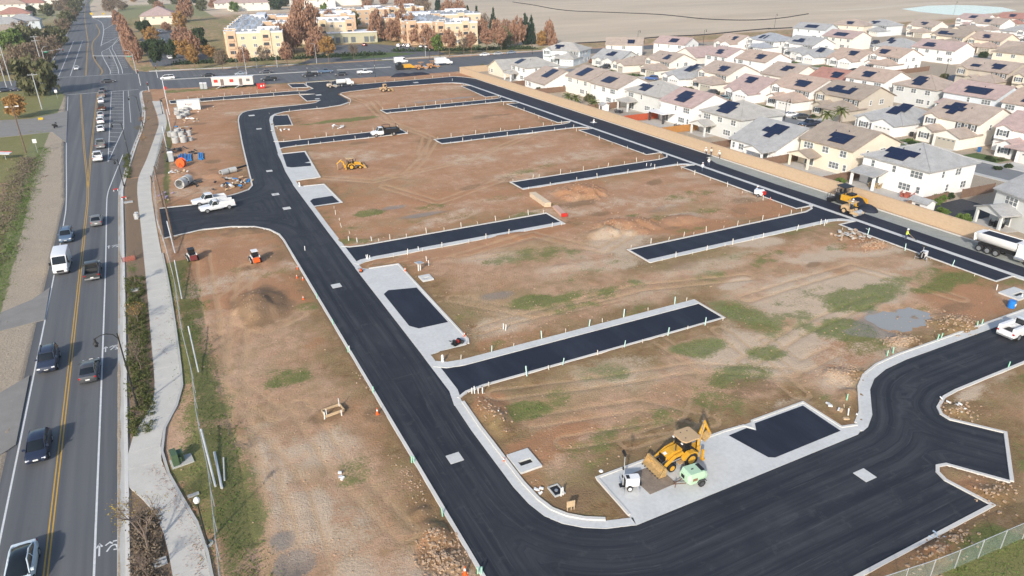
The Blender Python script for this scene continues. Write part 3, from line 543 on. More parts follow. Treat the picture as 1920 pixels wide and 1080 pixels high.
# windows: one frame mesh per kind, panes are separate pieces
WK = {'s': (1, .85, 1.35), 'd': (2, 1.65, 1.35), 't': (3, 2.5, 1.35), 'w': (2, 2.4, 2.05), 'h': (1, .8, .7)}
WFR, WPN = {}, {}
for k, (n, ww, hh) in WK.items():
    m = MB(); fr = .09
    m.box(-.05,.03,-ww/2,ww/2,-hh/2,-hh/2+fr).box(-.05,.03,-ww/2,ww/2,hh/2-fr,hh/2)
    for i in range(n+1): y = -ww/2+(ww-fr)*i/n; m.box(-.05,.03,y,y+fr,-hh/2+fr,hh/2-fr)
    if k in 'sdt': m.box(-.045,.03,-ww/2+fr,ww/2-fr,-.03,.03)
    m.box(-.09,.03,-ww/2-.06,ww/2+.06,-hh/2-.1,-hh/2-.002)
    WFR[k] = m.mesh('window', TRIM); WPN[k] = MB().box(-.015,.025,-(ww-fr)/n/2+fr*.4,(ww-fr)/n/2-fr*.4,-hh/2+fr*.9,hh/2-fr*.9).mesh('pane', GLASS)
SHM = MB().box(-.05,.02,-.2,.2,-.7,.7).mesh('shutter', SHUT)
def window(root, k, x, y, z, rz=0, shut=False):
    o = inst('window', WFR[k], root, (x, y, z), rz); n, ww, hh = WK[k]
    for i in range(n): inst('pane', WPN[k], o, (0, -ww/2+.045+(ww-.09)*(i+.5)/n, 0))
    if shut:
        for s in (-1, 1): inst('shutter', SHM, o, (0, s*(ww/2+.24), 0))
    return o
def gable_roof(m, x0, x1, y0, y1, z, pitch, oh, axis, wallm=None):
    tp = math.tan(R(pitch)); t_ = .2
    if axis == 'y':
        xm = (x0+x1)/2; zr = z+(x1-x0)/2*tp; ze = z-oh*tp
        m.prof([(x0-oh,ze+t_),(xm,zr+t_),(x1+oh,ze+t_),(x1+oh,ze),(xm,zr),(x0-oh,ze)], y0-oh*.8, y1+oh*.8)
        if wallm: wallm.prof([(x0,z-.01),(x1,z-.01),(xm,zr-.01)], y0, y1)
    else:
        ym = (y0+y1)/2; zr = z+(y1-y0)/2*tp; ze = z-oh*tp; q = [(y0-oh,ze+t_),(ym,zr+t_),(y1+oh,ze+t_),(y1+oh,ze),(ym,zr),(y0-oh,ze)]; n = 6; xa, xb = x0-oh*.8, x1+(oh*.8 if wallm else 0)
        m.add([(xa,a,b) for a, b in q]+[(xb,a,b) for a, b in q], [tuple(range(n-1,-1,-1)), tuple(range(n,2*n))]+[(i,(i+1) % n,n+(i+1) % n,n+i) for i in range(n)])
        if wallm: wallm.add([(x0,y0,z-.01),(x0,y1,z-.01),(x0,ym,zr-.01),(x1,y0,z-.01),(x1,y1,z-.01),(x1,ym,zr-.01)], [(0,2,1),(3,4,5),(0,1,4,3),(1,2,5,4),(2,0,3,5)])
    return zr
def hip_roof(m, x0, x1, y0, y1, z, pitch, oh):
    tp = math.tan(R(pitch)); a0, a1, b0, b1 = x0-oh, x1+oh, y0-oh, y1+oh; ze = z-oh*tp+.2; hx, hy = (a1-a0)/2, (b1-b0)/2; h = min(hx, hy); zr = ze+h*tp; xm, ym = (a0+a1)/2, (b0+b1)/2
    r0, r1 = ((xm, b0+h), (xm, b1-h)) if hy >= hx else ((a0+h, ym), (a1-h, ym))
    if hy >= hx: tops = [(0,1,4),(1,2,5,4),(2,3,5),(3,0,4,5)]
    else: tops = [(0,1,5,4),(1,2,5),(2,3,4,5),(3,0,4)]
    m.add([(a0,b0,ze),(a1,b0,ze),(a1,b1,ze),(a0,b1,ze),(*r0,zr),(*r1,zr),(a0,b0,ze-.2),(a1,b0,ze-.2),(a1,b1,ze-.2),(a0,b1,ze-.2)],
          tops+[(6,7,1,0),(7,8,2,1),(8,9,3,2),(9,6,0,3),(9,8,7,6)])
    for a, b_ in (((a0,b0),r0),((a1,b1),r1),((a1,b0),r0 if hy >= hx else r1),((a0,b1),r1 if hy >= hx else r0),(r0,r1)):
        if math.dist(a, b_) > .1: m.cyl((*a, ze if a not in (r0, r1) else zr), (*b_, zr), .1, .1, 5)
    return zr
def solar(root, x0, z, pitch, oh, y, up, mask):
    tp = math.tan(R(pitch)); cp = math.cos(R(pitch)); ze = z-oh*tp+.2
    rows = mask.split('/'); nc = len(rows[0])
    for r, row in enumerate(rows):
        for c, ch in enumerate(row):
            if ch == '1':
                s = (up+(r+.5)*1.71)*cp; xx = x0-oh+s
                o = inst('solar_panel', SOLAR, root, (xx-.12*math.sin(R(pitch)), y+(nc/2-c-.5)*1.03, ze+s*tp+.12)); o.rotation_euler = (0, -R(pitch), 0)
LAWN = M('lawn', (.085,.125,.035), .95, .3, 1.2, fine=6); DRIVE = M('driveway_concrete', (.52,.51,.48), .9, .08, .4); PATIO = M('patio_concrete', (.46,.44,.41), .9, .1, .5)
FENCEW = M('fence_brown', (.20,.125,.085), .85, .2, 2); FENCEO = M('fence_orange', (.42,.20,.06), .8, .15, 2); FENCER = M('fence_red', (.42,.085,.035), .8, .12, 2)
def flat(name, poly, z, mat):
    return struct(MB().prism(poly, -.1, z).build(name, mat))
hcount = {}; YARD = []
ORD = ['nearest', 'second', 'third', 'fourth', 'fifth', 'sixth', 'seventh', 'eighth', 'ninth', 'tenth', 'eleventh', 'twelfth', 'thirteenth', 'fourteenth', 'fifteenth', 'sixteenth', 'seventeenth', 'eighteenth', 'nineteenth', 'twentieth']
ROWN = {1: 'along the tan wall', 2: 'in the second row from the wall', 3: 'in the third row from the wall', 4: 'in the fourth row from the wall', 5: 'in the fifth row from the wall', 6: 'in the sixth row from the wall', 7: 'in the last row near the pond'}
def house(row, kind, st, x, y0, y1, wall, roof, rt='gable', dep=14.5, sol=None, rz=0, opt=''):
    w_ = abs(y1-y0); hcount[row] = hcount.get(row, 0)+1; k = hcount[row]-1
    lab = f"{wall} {'one' if st == 1 else 'two'}-storey house, {roof} {rt} roof, {ORD[k]+(' nearest' if k else '')} {ROWN[row]}"
    root = thing('house', lab, 'house', (x, (y0+y1)/2, 0), rz, 'houses of the estate'); random.seed(int(x*7+y0*13))
    e = 5.35 if st == 2 else 2.85; pitch = 22 if st == 2 else 24; oh = .5; Y0, Y1 = -w_/2, w_/2
    wm, rm, tm = MB(), MB(), MB(); wm.box(0, dep, Y0, Y1, -.1, e)
    if rt == 'hip': zr = hip_roof(rm, 0, dep, Y0, Y1, e, pitch, oh)
    elif rt == 'gable': zr = gable_roof(rm, 0, dep, Y0, Y1, e, pitch, oh, 'y', wm)
    else: zr = gable_roof(rm, 0, dep, Y0, Y1, e, pitch, oh, 'x', wm)
    near = row <= 4; yc = (y0+y1)/2
    wp = lambda a, b: (x+a*math.cos(rz)-b*math.sin(rz), yc+a*math.sin(rz)+b*math.cos(rz))
    if kind == 'B':
        if st == 2:
            for i, q in enumerate(opt.split('|')[0] or 'tdd'):
                if q in WK: n = len(opt.split('|')[0] or 'tdd'); window(root, q, -.03, Y1-(i+.5)*w_/n, 4.15)
            pk = opt.split('|')[1] if '|' in opt else 'g'
        else: pk = opt or 'g'
        if pk != '0':
            pw = 5.2; pa = Y1-.4-pw if st == 2 else Y0+.6; pd = 3.4; pm = MB()
            if pk == 'c':
                pm.box(-4.4, -.05, pa-1, pa+pw+1, 2.75, 2.87); o = pm.build('patio_roof', WHITE, root); pw += 1
            elif pk == 's':
                tz = math.tan(R(12)); pm.prof([(-pd-.3,2.55),(-.02,2.55+(pd+.3)*tz),(-.02,2.75+(pd+.3)*tz),(-pd-.3,2.75)], pa-.2, pa+pw+.2); o = pm.build('patio_roof', ROOFS[roof], root)
            elif pk == 'h': hip_roof(pm, -pd, 1.2, pa, pa+pw, 2.65, 20, .3); o = pm.build('patio_roof', ROOFS[roof], root)
            else: wz = MB(); gable_roof(pm, -pd, 0, pa, pa+pw, 2.6, 20, .35, 'x', wz); wz.box(-pd, -pd+.25, pa, pa+pw, 2.3, 2.595); o = pm.build('patio_roof', ROOFS[roof], root); wz.build('patio_gable', WALLS[wall], root)
            for yy in (pa+.2, pa+pw-.2): MB().box(-pd+.05, -pd+.45, yy-.2, yy+.2, 0, 2.5 if pk != 'c' else 2.74).build('patio_post', WALLS[wall] if pk != 'c' else DKSTEEL, root)
            window(root, 'w', -.03, pa+pw*.5, 1.15); flat('patio', [wp(-pd-.6, pa-.6), wp(-.02, pa-.6), wp(-.02, Y1+.2), wp(-pd-.6, Y1+.2)], .06, PATIO)
        window(root, 't' if st == 2 else 'd', -.03, Y0+w_*(.30 if st == 2 else .75), 1.5); window(root, 's', -.03, Y0+w_*.1 if st == 2 else Y1-1.0, 1.5)
    else:
        ga = Y0+.1; gw = min(6.2, w_*.46); gx = -6.2 if st == 2 else -3.0
        lm_, lr = MB(), MB(); lm_.box(gx, .05, ga, ga+gw, -.1, 2.85)
        if 'x' in opt: gable_roof(lr, gx, 1.5, ga, ga+gw, 2.85, 22, .45, 'x', lm_)
        else: hip_roof(lr, gx, 2.4, ga, ga+gw+(2.2 if st == 2 else 0), 2.85, 22, .45)
        gd = P(root, 'garage_door', GARAGE if wall in ('white','pale grey','pale blue') else GARAGE2, ('b', gx-.04, gx+.05, ga+.7, ga+gw-.7, 0, 2.25))
        for i in range(4): MB().box(gx-.055, gx-.035, ga+1+i*(gw-2.1)/3.6, ga+1+i*(gw-2.1)/3.6+.5, 1.75, 2.05).build('pane', GLASS, gd)
        ea = ga+gw+1.6; ew = 3.6; ex = gx+1.6 if st == 2 else -1.5
        lm2 = MB(); lm2.box(ex, .05, ea, min(ea+ew, Y1-.05), -.1, 2.85); gable_roof(lr, ex, 1.2, ea, min(ea+ew, Y1-.05), 2.85, 26, .4, 'x', lm2); lm2.build('porch_wall', WALLS[wall], root)
        lm_.build('garage_wall', WALLS[wall], root); lr.build('lower_roof', ROOFS[roof], root)
        window(root, 'd', ex-.03, (ea+min(ea+ew, Y1))/2, 1.5, shut=True); P(root, 'front_door', DOOR, ('b', -.06, .03, ga+gw+.35, ga+gw+1.25, 0, 2.1))
        if st == 2:
            for i in range(3): window(root, 's', -.03, Y0+1.4+i*1.6, 4.2, shut=True)
            gm_ = MB(); gr = MB(); gy = Y1-3.8
            gm_.box(-.9, .05, gy, Y1-.35, 2.9, 5.3); gable_roof(gr, -.9, 3.5, gy, Y1-.35, 5.3, 24, .35, 'x', gm_); gm_.build('bay_wall', WALLS[wall], root); gr.build('bay_roof', ROOFS[roof], root); window(root, 'd', -.93, (gy+Y1-.35)/2, 4.3, shut=True)
        if near:
            YARD.extend([(wp(gx-1.2-u_, ga+gw+1.6+v_), f'small front yard shrub of the {ORD[k]} house {ROWN[row]}') for u_, v_ in ((.3,.2),(1.4,2.2),(2.6,.6))])
            flat('driveway', [wp(gx-6.5, ga+.2), wp(gx-.02, ga+.2), wp(gx-.02, ga+gw-.2), wp(gx-6.5, ga+gw+.4)], .05, DRIVE)
            flat('lawn', [wp(gx-5.6, ga+gw+1.2), wp(gx+.9, ga+gw+1.2), wp(gx+.6, Y1-.2), wp(gx-5.6, Y1)], .045, LAWN)
    for (dx, dz, kk) in ((.3, 4.2, 's'), (.62, 4.2, 'd'), (.45, 1.5, 's'), (.8, 1.5, 'd')):
        if (st == 2 or dz < 3) and near: window(root, kk, dep*dx, Y0-.03, dz, R(90))
    wm.build('wall', WALLS[wall], root); rm.build('roof', ROOFS[roof], root)
    for q in range(2): P(root, 'roof_vent', DKSTEEL, ('c', (dep*.5-2.2-q*.7, Y0+w_*(.42+.2*q), e), (dep*.5-2.2-q*.7, Y0+w_*(.42+.2*q), e+(dep*.5-2.2-q*.7)*math.tan(R(pitch))+.5), .09, .09, 8)) if rt != 'front' and near else None
    if sol:
        yy, up, mask = sol
        if rt != 'front': solar(root, 0, e, pitch, oh, yy, up, mask)
    return root
S1 = '11110/11111/01111'; S2 = '1111/1111/0111'; S3 = '11111/11111'; S4 = '00111/11111/11110'; S5 = '1111/1111/1111'; S6 = '111100/111111'; S7 = '111/111'
# row 1, near end first
house(1,'B',2,119.6,50.5,63.6,'pale grey','grey','gable',14,(-2,1.6,S7),R(-17),'tt|g')
house(1,'B',2,121.2,75.0,88.6,'white','grey','hip',13.5,(1.0,1.0,'011110/111111'),0,'sst|s')
house(1,'B',2,121.9,91.6,104.7,'cream','brown','gable',14,(-1.0,1.2,'01111/11111'),0,'tdd|g')
house(1,'B',1,116.6,106.2,119.6,'white','grey','gable',17,(-.5,3.4,'00110/11111/01111'),0,'g')
house(1,'B',2,123.6,124.4,138.3,'pale grey','grey-beige','hip',13.5,(.8,1.0,'01111/11111/11110'),0,'tdd|g')
house(1,'B',2,123.6,141.8,154.6,'white','pink','gable',13.5,(.4,1.2,'01111/11111/11110'),0,'0st|c')
house(1,'B',2,125.4,158.2,173.2,'pale grey','grey-beige','hip',13.5,(2.0,1.2,'00111/11111'),0,'ts0|h')
house(1,'B',2,123.5,175.0,189.4,'white','tan','gable',13.5,(1,1.6,S3),0,'sdt|0')
house(1,'B',2,124.4,191.6,205.6,'ivory','tan','gable',13.5,(1,1.4,S5),0,'tsd|0')
house(1,'B',1,116.8,206.6,220.6,'white','tan','gable',16,(-1.5,3.4,S5),0,'0')
house(1,'B',2,121.2,227.9,239.6,'white','grey-beige','hip',13,(3.0,1.0,S7),0,'tdd|h')
house(1,'B',1,119.5,243.5,256,'cream','grey-beige','front',16,None,0,'0')
# row 2
house(2,'F',2,168.4,76.6,91.6,'white','pink','gable',13.5,(-.5,1.2,S1))
house(2,'F',2,167.0,94.6,107.8,'ivory','tan','gable',14,(2.4,2.0,'00110/11111/01110'),0,'x')
house(2,'F',1,162.0,109.8,123.0,'white','grey','hip',16,(-1.5,3.6,'1110/1111/0111'),0,'x')
house(2,'F',2,169.6,128.3,142.8,'beige','brown','gable',13.5,(1.4,1.6,'11111111/01110011'))
house(2,'F',2,168.8,144.4,158.6,'white','orange-tan','gable',13.5,(-1.4,1.4,'01111/11111'))
house(2,'F',1,163.2,159.8,172.8,'white','pink','gable',16,(1.5,4.6,'0111/1111'),0,'x')
house(2,'F',2,169.6,179.2,192.6,'ivory','tan','gable',13.5,(-1.6,1.6,'0111/1111'))
house(2,'F',1,164.8,193.6,206.4,'white','grey','hip',16,(-2.4,4.0,'111/111/011'),0,'x')
house(2,'F',2,173.6,213.8,227.6,'ivory','tan','gable',12,(-2.6,1.4,'111/110'))
house(2,'F',1,168.4,231.0,240.8,'ivory','tan','hip',14,None,0,'x')
house(2,'F',1,169.0,242.0,256.6,'pale grey','grey','gable',14,(0,3.0,'1111/0111'),R(14),'x')
house(2,'F',2,158.6,258.6,275.4,'pale blue','grey-beige','hip',12,(2.0,1.0,'0110/1111'),R(35))
# row 3 (rears)
house(3,'B',2,199.6,96.0,109.0,'white','orange-tan','gable',13,(0,1.2,S3),0,'tdd|0')
house(3,'B',2,201.2,111.6,126.2,'pale blue','pink','gable',13,(-.4,1.2,'0111111/1111111'),0,'0st|s')
house(3,'B',2,201.0,128.6,141.8,'pale grey','tan','hip',13,(.6,1.0,'0111/1111/1110'),0,'tdd|0')
house(3,'B',2,200.6,144.8,158.8,'white','orange-tan','gable',13,(1.2,1.4,'0111/1111'),0,'ddt|0')
house(3,'B',1,201.0,161.0,174.6,'white','red','gable',14,(-2,2.6,'0111/1111'),0,'0')
house(3,'B',1,196.0,177.0,190.4,'ivory','tan','gable',15,(-1,3.4,'1110/1111'),0,'0')
house(3,'B',2,203.8,196.6,211.8,'white','orange-tan','gable',13,(-2.2,1.4,'0111/1111'),0,'ts0|0')
house(3,'B',2,202.0,214.8,227.0,'white','pink','gable',13,(.6,1.4,'0111/1110'),0,'tdd|0')
house(3,'B',1,205.0,236.0,250.0,'ivory','pink','front',14,None,0,'0')
house(3,'B',2,213.0,256.0,272.0,'white','pink','gable',12,(-1,1.4,'1111/1111'),R(20),'ssd|0')
house(3,'B',2,193.0,262.5,278.5,'ivory','tan','gable',12,(-3,1.2,'111/111'),R(50),'sd0|0')
# row 4
house(4,'F',2,248.4,119.0,134.4,'cream','tan','gable',13,None)
house(4,'F',2,250.6,137.4,154.6,'beige','tan','gable',13,(0,1.6,'1110000111/0000001111'))
house(4,'F',2,256.2,180.8,193.4,'white','orange-tan','gable',13,(2.8,1.4,'0111/1111'))
house(4,'F',1,250.8,195.0,209.2,'white','orange-tan','gable',15,(-1.2,3.6,'0111/1111'),0,'x')
house(4,'F',1,248.6,211.2,223.6,'white','grey','hip',15,(-2.6,3.6,'111/111'),0,'x')
house(4,'F',2,261.0,226.0,242.0,'white','grey','gable',13,(2.0,1.4,'111111/001110'))
house(4,'F',2,259.0,246.4,262.6,'white','blue-grey','hip',13,(1,1.4,'1101/1101'))
house(4,'F',1,253.6,265.6,280.0,'white','orange-tan','gable',15,(-2.4,3.2,'011/111'),0,'x')
# row 5
house(5,'B',2,306.0,160.0,176.0,'cream','brown','hip',14,None,0,'tdd|0')
house(5,'B',2,294.0,184.0,203.0,'white','pink','gable',13,(3.0,1.2,'11111/11110'),0,'ddst|0')
house(5,'B',1,304.0,212.6,229.0,'white','grey','hip',15,(3.0,3.0,'0011/1111/1100'),0,'0')
house(5,'B',2,299.4,237.4,254.6,'ivory','pink','gable',13,(0,1.2,'1111111/1111111'),0,'tdsd|0')
house(5,'B',2,322.0,274.0,293.0,'pale blue','grey','gable',12,(0,1.2,'1111111/1111111'),R(8),'sss|0')
# rows 6 and 7
house(6,'F',1,338.0,158.0,174.0,'beige','brown','gable',15,None,0,'x')
house(6,'F',1,332.0,176.0,190.0,'pale grey','tan','gable',15,None,0,'x')
house(6,'F',2,345.0,196.0,211.0,'cream','orange-tan','gable',13,(1,1.6,'0111/1110'))
house(6,'F',2,347.0,214.6,231.0,'cream','brown','gable',13,(2,1.2,'11111111/11110000'))
house(6,'B',2,357.0,279.0,297.0,'cream','tan','hip',13,(0,1.2,'0111/1111'),R(15),'dss|0')
house(6,'F',2,370.5,273.0,289.0,'pale blue','grey','hip',13,(2,1.2,'00110/11111'))
house(6,'F',2,384.5,256.0,271.0,'ivory','tan','gable',13,(0,1.6,'0011/1111'))
house(6,'B',1,386.0,236.0,252.0,'cream','brown','front',15,None,0,'0')
house(7,'F',2,402.0,206.0,222.0,'white','grey','hip',13,(-2,1.6,'011/111'))
house(7,'B',1,424.0,226.0,243.0,'white','grey','hip',14,(-3,2.4,'111/111'),0,'0')
house(7,'F',2,430.0,247.0,264.0,'white','tan','gable',13,(1,1.6,'0111/1111'))
house(7,'F',2,452.0,270.0,287.0,'white','pink','gable',13,(0,1.6,'1111/1111'))
house(7,'B',2,470.0,232.0,249.0,'white','tan','gable',13,(0,1.4,'111/110'),0,'dss|0')
house(7,'B',1,438.0,196.0,214.0,'white','orange-tan','hip',14,None,0,'0')
house(7,'F',2,480.0,262.0,280.0,'ivory','red','gable',13,(1,1.6,'0111/1111'))
house(7,'F',2,498.0,236.0,252.0,'white','grey','hip',13,(0,1.6,'111/111'))
house(7,'B',2,512.0,258.0,275.0,'white','tan','gable',13,(0,1.6,'1111/0111'),0,'dss|0')
house(7,'F',2,468.0,206.0,222.0,'ivory','orange-tan','gable',13,(0,1.6,'111/111'))
house(5,'B',2,300.0,138.0,154.0,'white','orange-tan','gable',13,(0,1.2,'1111/1111'),0,'tdd|0')
# estate streets
EST = M('estate_asphalt', (.20,.205,.21), .9, .12, .3); WALKC = M('estate_walk', (.50,.49,.46), .9, .06, .5)
for (xa, xb, ya, yb) in ((147,156,40,250),(229,238,40,275),(320,329,120,262),(398,405,150,255)):
    flat('estate_street', rect(xa, xb, ya, yb), .02, EST)
    for q in (xa-1.6, xb+.1): flat('pavement', rect(q, q+1.5, ya, yb), .1, WALKC)
flat('estate_street', rect(180,229,232,239), .021, EST); flat('estate_street', rect(238,320,158,166), .021, EST)
# long tan masonry wall between the new street and the estate
def tanwall():
    m, t, b = nodes('tan_masonry'); p = pos(t); br = N(t, 'ShaderNodeTexBrick'); br.inputs['Scale'].default_value = 1.0; br.inputs['Brick Width'].default_value = .4; br.inputs['Row Height'].default_value = .2; br.inputs['Mortar Size'].default_value = .008
    sx = N(t, 'ShaderNodeSeparateXYZ'); L(t, p, sx.inputs[0]); cb = N(t, 'ShaderNodeCombineXYZ'); L(t, math_(t, 'ADD', sx.outputs[0], sx.outputs[1]), cb.inputs[0]); L(t, sx.outputs[2], cb.inputs[1]); L(t, cb.outputs[0], br.inputs['Vector'])
    br.inputs['Color1'].default_value = (.47,.335,.215,1); br.inputs['Color2'].default_value = (.52,.385,.255,1); br.inputs['Mortar'].default_value = (.46,.35,.24,1)
    L(t, mix(t, math_(t, 'MULTIPLY', noise(t, p, .5, 4), .4), br.outputs[0], (.56,.43,.305)), b.inputs['Base Color']); b.inputs['Roughness'].default_value = .9; return m
TANW = tanwall()
wl = thing('masonry_wall', 'long tan block wall between the new black street and the estate', 'wall', (110.3, 140, 0))
ys = list(np.linspace(18, 262, 27))
for a, b_ in zip(ys[:-1], ys[1:]): P(wl, 'wall_panel', TANW, ('b', -.12, .12, a-140+.002, b_-140-.002, -.2, 2.3))
P(wl, 'cap', TANW, ('b', -.17, .17, 18-140, 262-140, 2.302, 2.4))
w2 = thing('masonry_wall', 'short tan block wall turning right at the far corner of the site', 'wall', (110.3, 262.4, 0))
P(w2, 'wall_panel', TANW, ('b', -.2, 17, -.15, .15, -.2, 2.15)); P(w2, 'cap', TANW, ('b', -.25, 17.05, -.2, .2, 2.152, 2.25))
flat('dirt_strip', rect(109.65,110.15,18,250), .1, M('tan_soil', (.40,.30,.20), .95, .2, 1))
# yard fences between the wall-side lots
def wfence(a, b_, mat, label, h=1.75):
    d = Vector((b_[0]-a[0], b_[1]-a[1])); n = max(1, round(d.length/2.4)); root = thing('yard_fence', label, 'fence', a, math.atan2(d.y, d.x), 'yard fences of the estate')
    for i in range(n): P(root, 'fence_panel', mat, ('b', d.length*i/n+.06, d.length*(i+1)/n-.06, -.03, .03, .05, h))
    for i in range(n+1): P(root, 'post', mat, ('b', d.length*i/n-.055, d.length*i/n+.055, -.055, .055, -.1, h+.08))
for y, mt, nm in ((72.6,FENCEW,'brown timber fence by the dark gravel yard'),(90.1,FENCEW,'brown timber fence between the white and cream wall-side houses'),(105.5,FENCEW,'brown timber fence beside the one-storey grey roofed house'),(121.6,FENCEW,'dark timber fence behind the lawn with the grey hip house'),(139.8,FENCEO,'orange timber fence behind the pink roofed house'),(156.2,FENCER,'red painted fence by the white patio cover'),(174.2,FENCEW,'brown timber fence beside the garden sheds'),(206.0,FENCEW,'brown timber fence by the big palm'),(223.5,FENCEW,'brown timber fence near the far white hip house')): wfence((110.7,y), (124,y+random.uniform(-.3,.3)), mt, nm)
wfence((240,176.4),(270,177.4),FENCEW,'long brown fence along the cross street in the estate')
wfence((128,72.4),(137,72.0),FENCEW,'dark timber fence behind the black gravel yard')
flat('lawn', rect(111,114.6,92.6,97.5), .05, LAWN); flat('lawn', rect(111,117,122.4,132), .05, LAWN); flat('gravel_yard', rect(110.7,128,64,72.2), .05, M('black_gravel', (.05,.052,.057), .95, .3, 2)); flat('patio', rect(111,121.5,73.2,89), .04, PATIO)
flat('patio', rect(111,122,92,104), .035, PATIO); flat('patio', rect(111,116.4,107,120), .04, PATIO); flat('patio', rect(111,123,142,155), .04, PATIO); flat('patio', rect(112,124,158,172), .04, M('patio_brown', (.34,.29,.24), .9, .2, .6))
# ============================================================ road vehicles
PAINTS = {}
def paint_mat(col):
    k = tuple(col)
    if k not in PAINTS: PAINTS[k] = M('car_paint_%d' % len(PAINTS), col, .32, .03, 1, coat=.6, spec=.5)
    return PAINTS[k]
WHEELS = {}
def wheel(root, x, y, r, w_=.24, rim=CHROME):
    k = (round(r, 2), round(w_, 2), rim.name)
    if k not in WHEELS:
        WHEELS[k] = (MB().cyl((0,-w_/2,0),(0,w_/2,0),r,r,16).mesh('wheel', RUBBER, True), MB().cyl((0,-w_/2-.012,0),(0,w_/2+.012,0),r*.62,r*.62,14).mesh('rim', rim, True))
    a, b_ = WHEELS[k]; o = inst('wheel', a, root, (x, y, r)); inst('rim', b_, o); return o
SPEC = {  # stations: x, z low, z top, half width
 'sedan': (4.8, [(-2.4,.38,.78,.70),(-2.28,.27,1.0,.84),(-1.6,.22,1.03,.90),(-.4,.2,.98,.92),(1.0,.2,.96,.92),(1.75,.22,.84,.88),(2.22,.26,.70,.80),(2.4,.36,.58,.64)], (-1.85,-1.0,.22,1.15,.97,1.45,.80,.60), (-1.42,1.42,.33)),
 'coupe': (4.7, [(-2.35,.38,.85,.70),(-2.2,.27,1.02,.84),(-1.5,.22,1.05,.92),(-.2,.2,1.0,.93),(1.1,.2,.98,.92),(1.8,.22,.85,.87),(2.2,.26,.70,.78),(2.35,.36,.56,.6)], (-2.05,-.85,.30,1.45,.98,1.46,.82,.56), (-1.4,1.42,.34)),
 'hatch': (4.4, [(-2.2,.38,.9,.76),(-2.1,.27,1.02,.86),(-1.4,.22,1.03,.90),(-.2,.2,.99,.91),(1.0,.2,.97,.9),(1.65,.22,.86,.86),(2.05,.26,.72,.78),(2.2,.36,.6,.64)], (-2.08,-1.6,.20,1.2,.98,1.5,.80,.62), (-1.32,1.32,.32)),
 'suv': (4.75, [(-2.37,.42,.92,.78),(-2.3,.32,1.08,.88),(-1.4,.28,1.1,.94),(0,.27,1.08,.95),(1.05,.27,1.07,.94),(1.8,.28,1.0,.91),(2.25,.32,.9,.83),(2.37,.42,.72,.7)], (-2.24,-1.95,.28,.98,1.08,1.72,.84,.68), (-1.42,1.42,.37)),
 'minivan': (5.1, [(-2.55,.4,1.0,.82),(-2.48,.28,1.1,.92),(-1.4,.24,1.1,.98),(0,.22,1.06,.99),(1.4,.22,1.0,.97),(2.1,.24,.86,.9),(2.45,.28,.72,.8),(2.55,.4,.6,.68)], (-2.42,-2.1,.75,1.85,1.04,1.74,.88,.74), (-1.5,1.55,.34)),
 'pickup': (5.9, [(-.9,.45,1.1,.98),(-.5,.42,1.14,.99),(.9,.42,1.14,.99),(1.3,.42,1.13,.98),(2.2,.44,1.08,.95),(2.8,.46,.98,.9),(2.95,.55,.8,.8)], (-.72,-.58,.55,1.25,1.12,1.88,.90,.76), (-1.85,1.9,.40)),
 'utility': (5.9, [(-.9,.45,1.1,.98),(-.5,.42,1.14,.99),(.9,.42,1.14,.99),(1.3,.42,1.13,.98),(2.2,.44,1.08,.95),(2.8,.46,.98,.9),(2.95,.55,.8,.8)], (-.15,.0,.55,1.25,1.12,1.88,.90,.76), (-1.85,1.9,.40)),
 'van': (5.9, [(-2.95,.4,2.45,.98),(-2.9,.35,2.58,1.0),(.6,.32,2.6,1.0),(1.35,.32,2.45,1.0),(2.15,.34,1.42,.98),(2.75,.36,1.12,.94),(2.95,.5,.9,.85)], None, (-1.9,1.95,.36)),
 'flatbed': (7.2, [(.55,.55,1.35,.98),(.9,.5,1.4,1.0),(1.9,.5,1.4,1.0),(2.3,.5,1.36,.98),(3.2,.55,1.28,.94),(3.55,.6,1.0,.88)], (.62,.75,1.6,2.25,1.36,2.25,.9,.78), (-2.0,2.55,.46)),
}
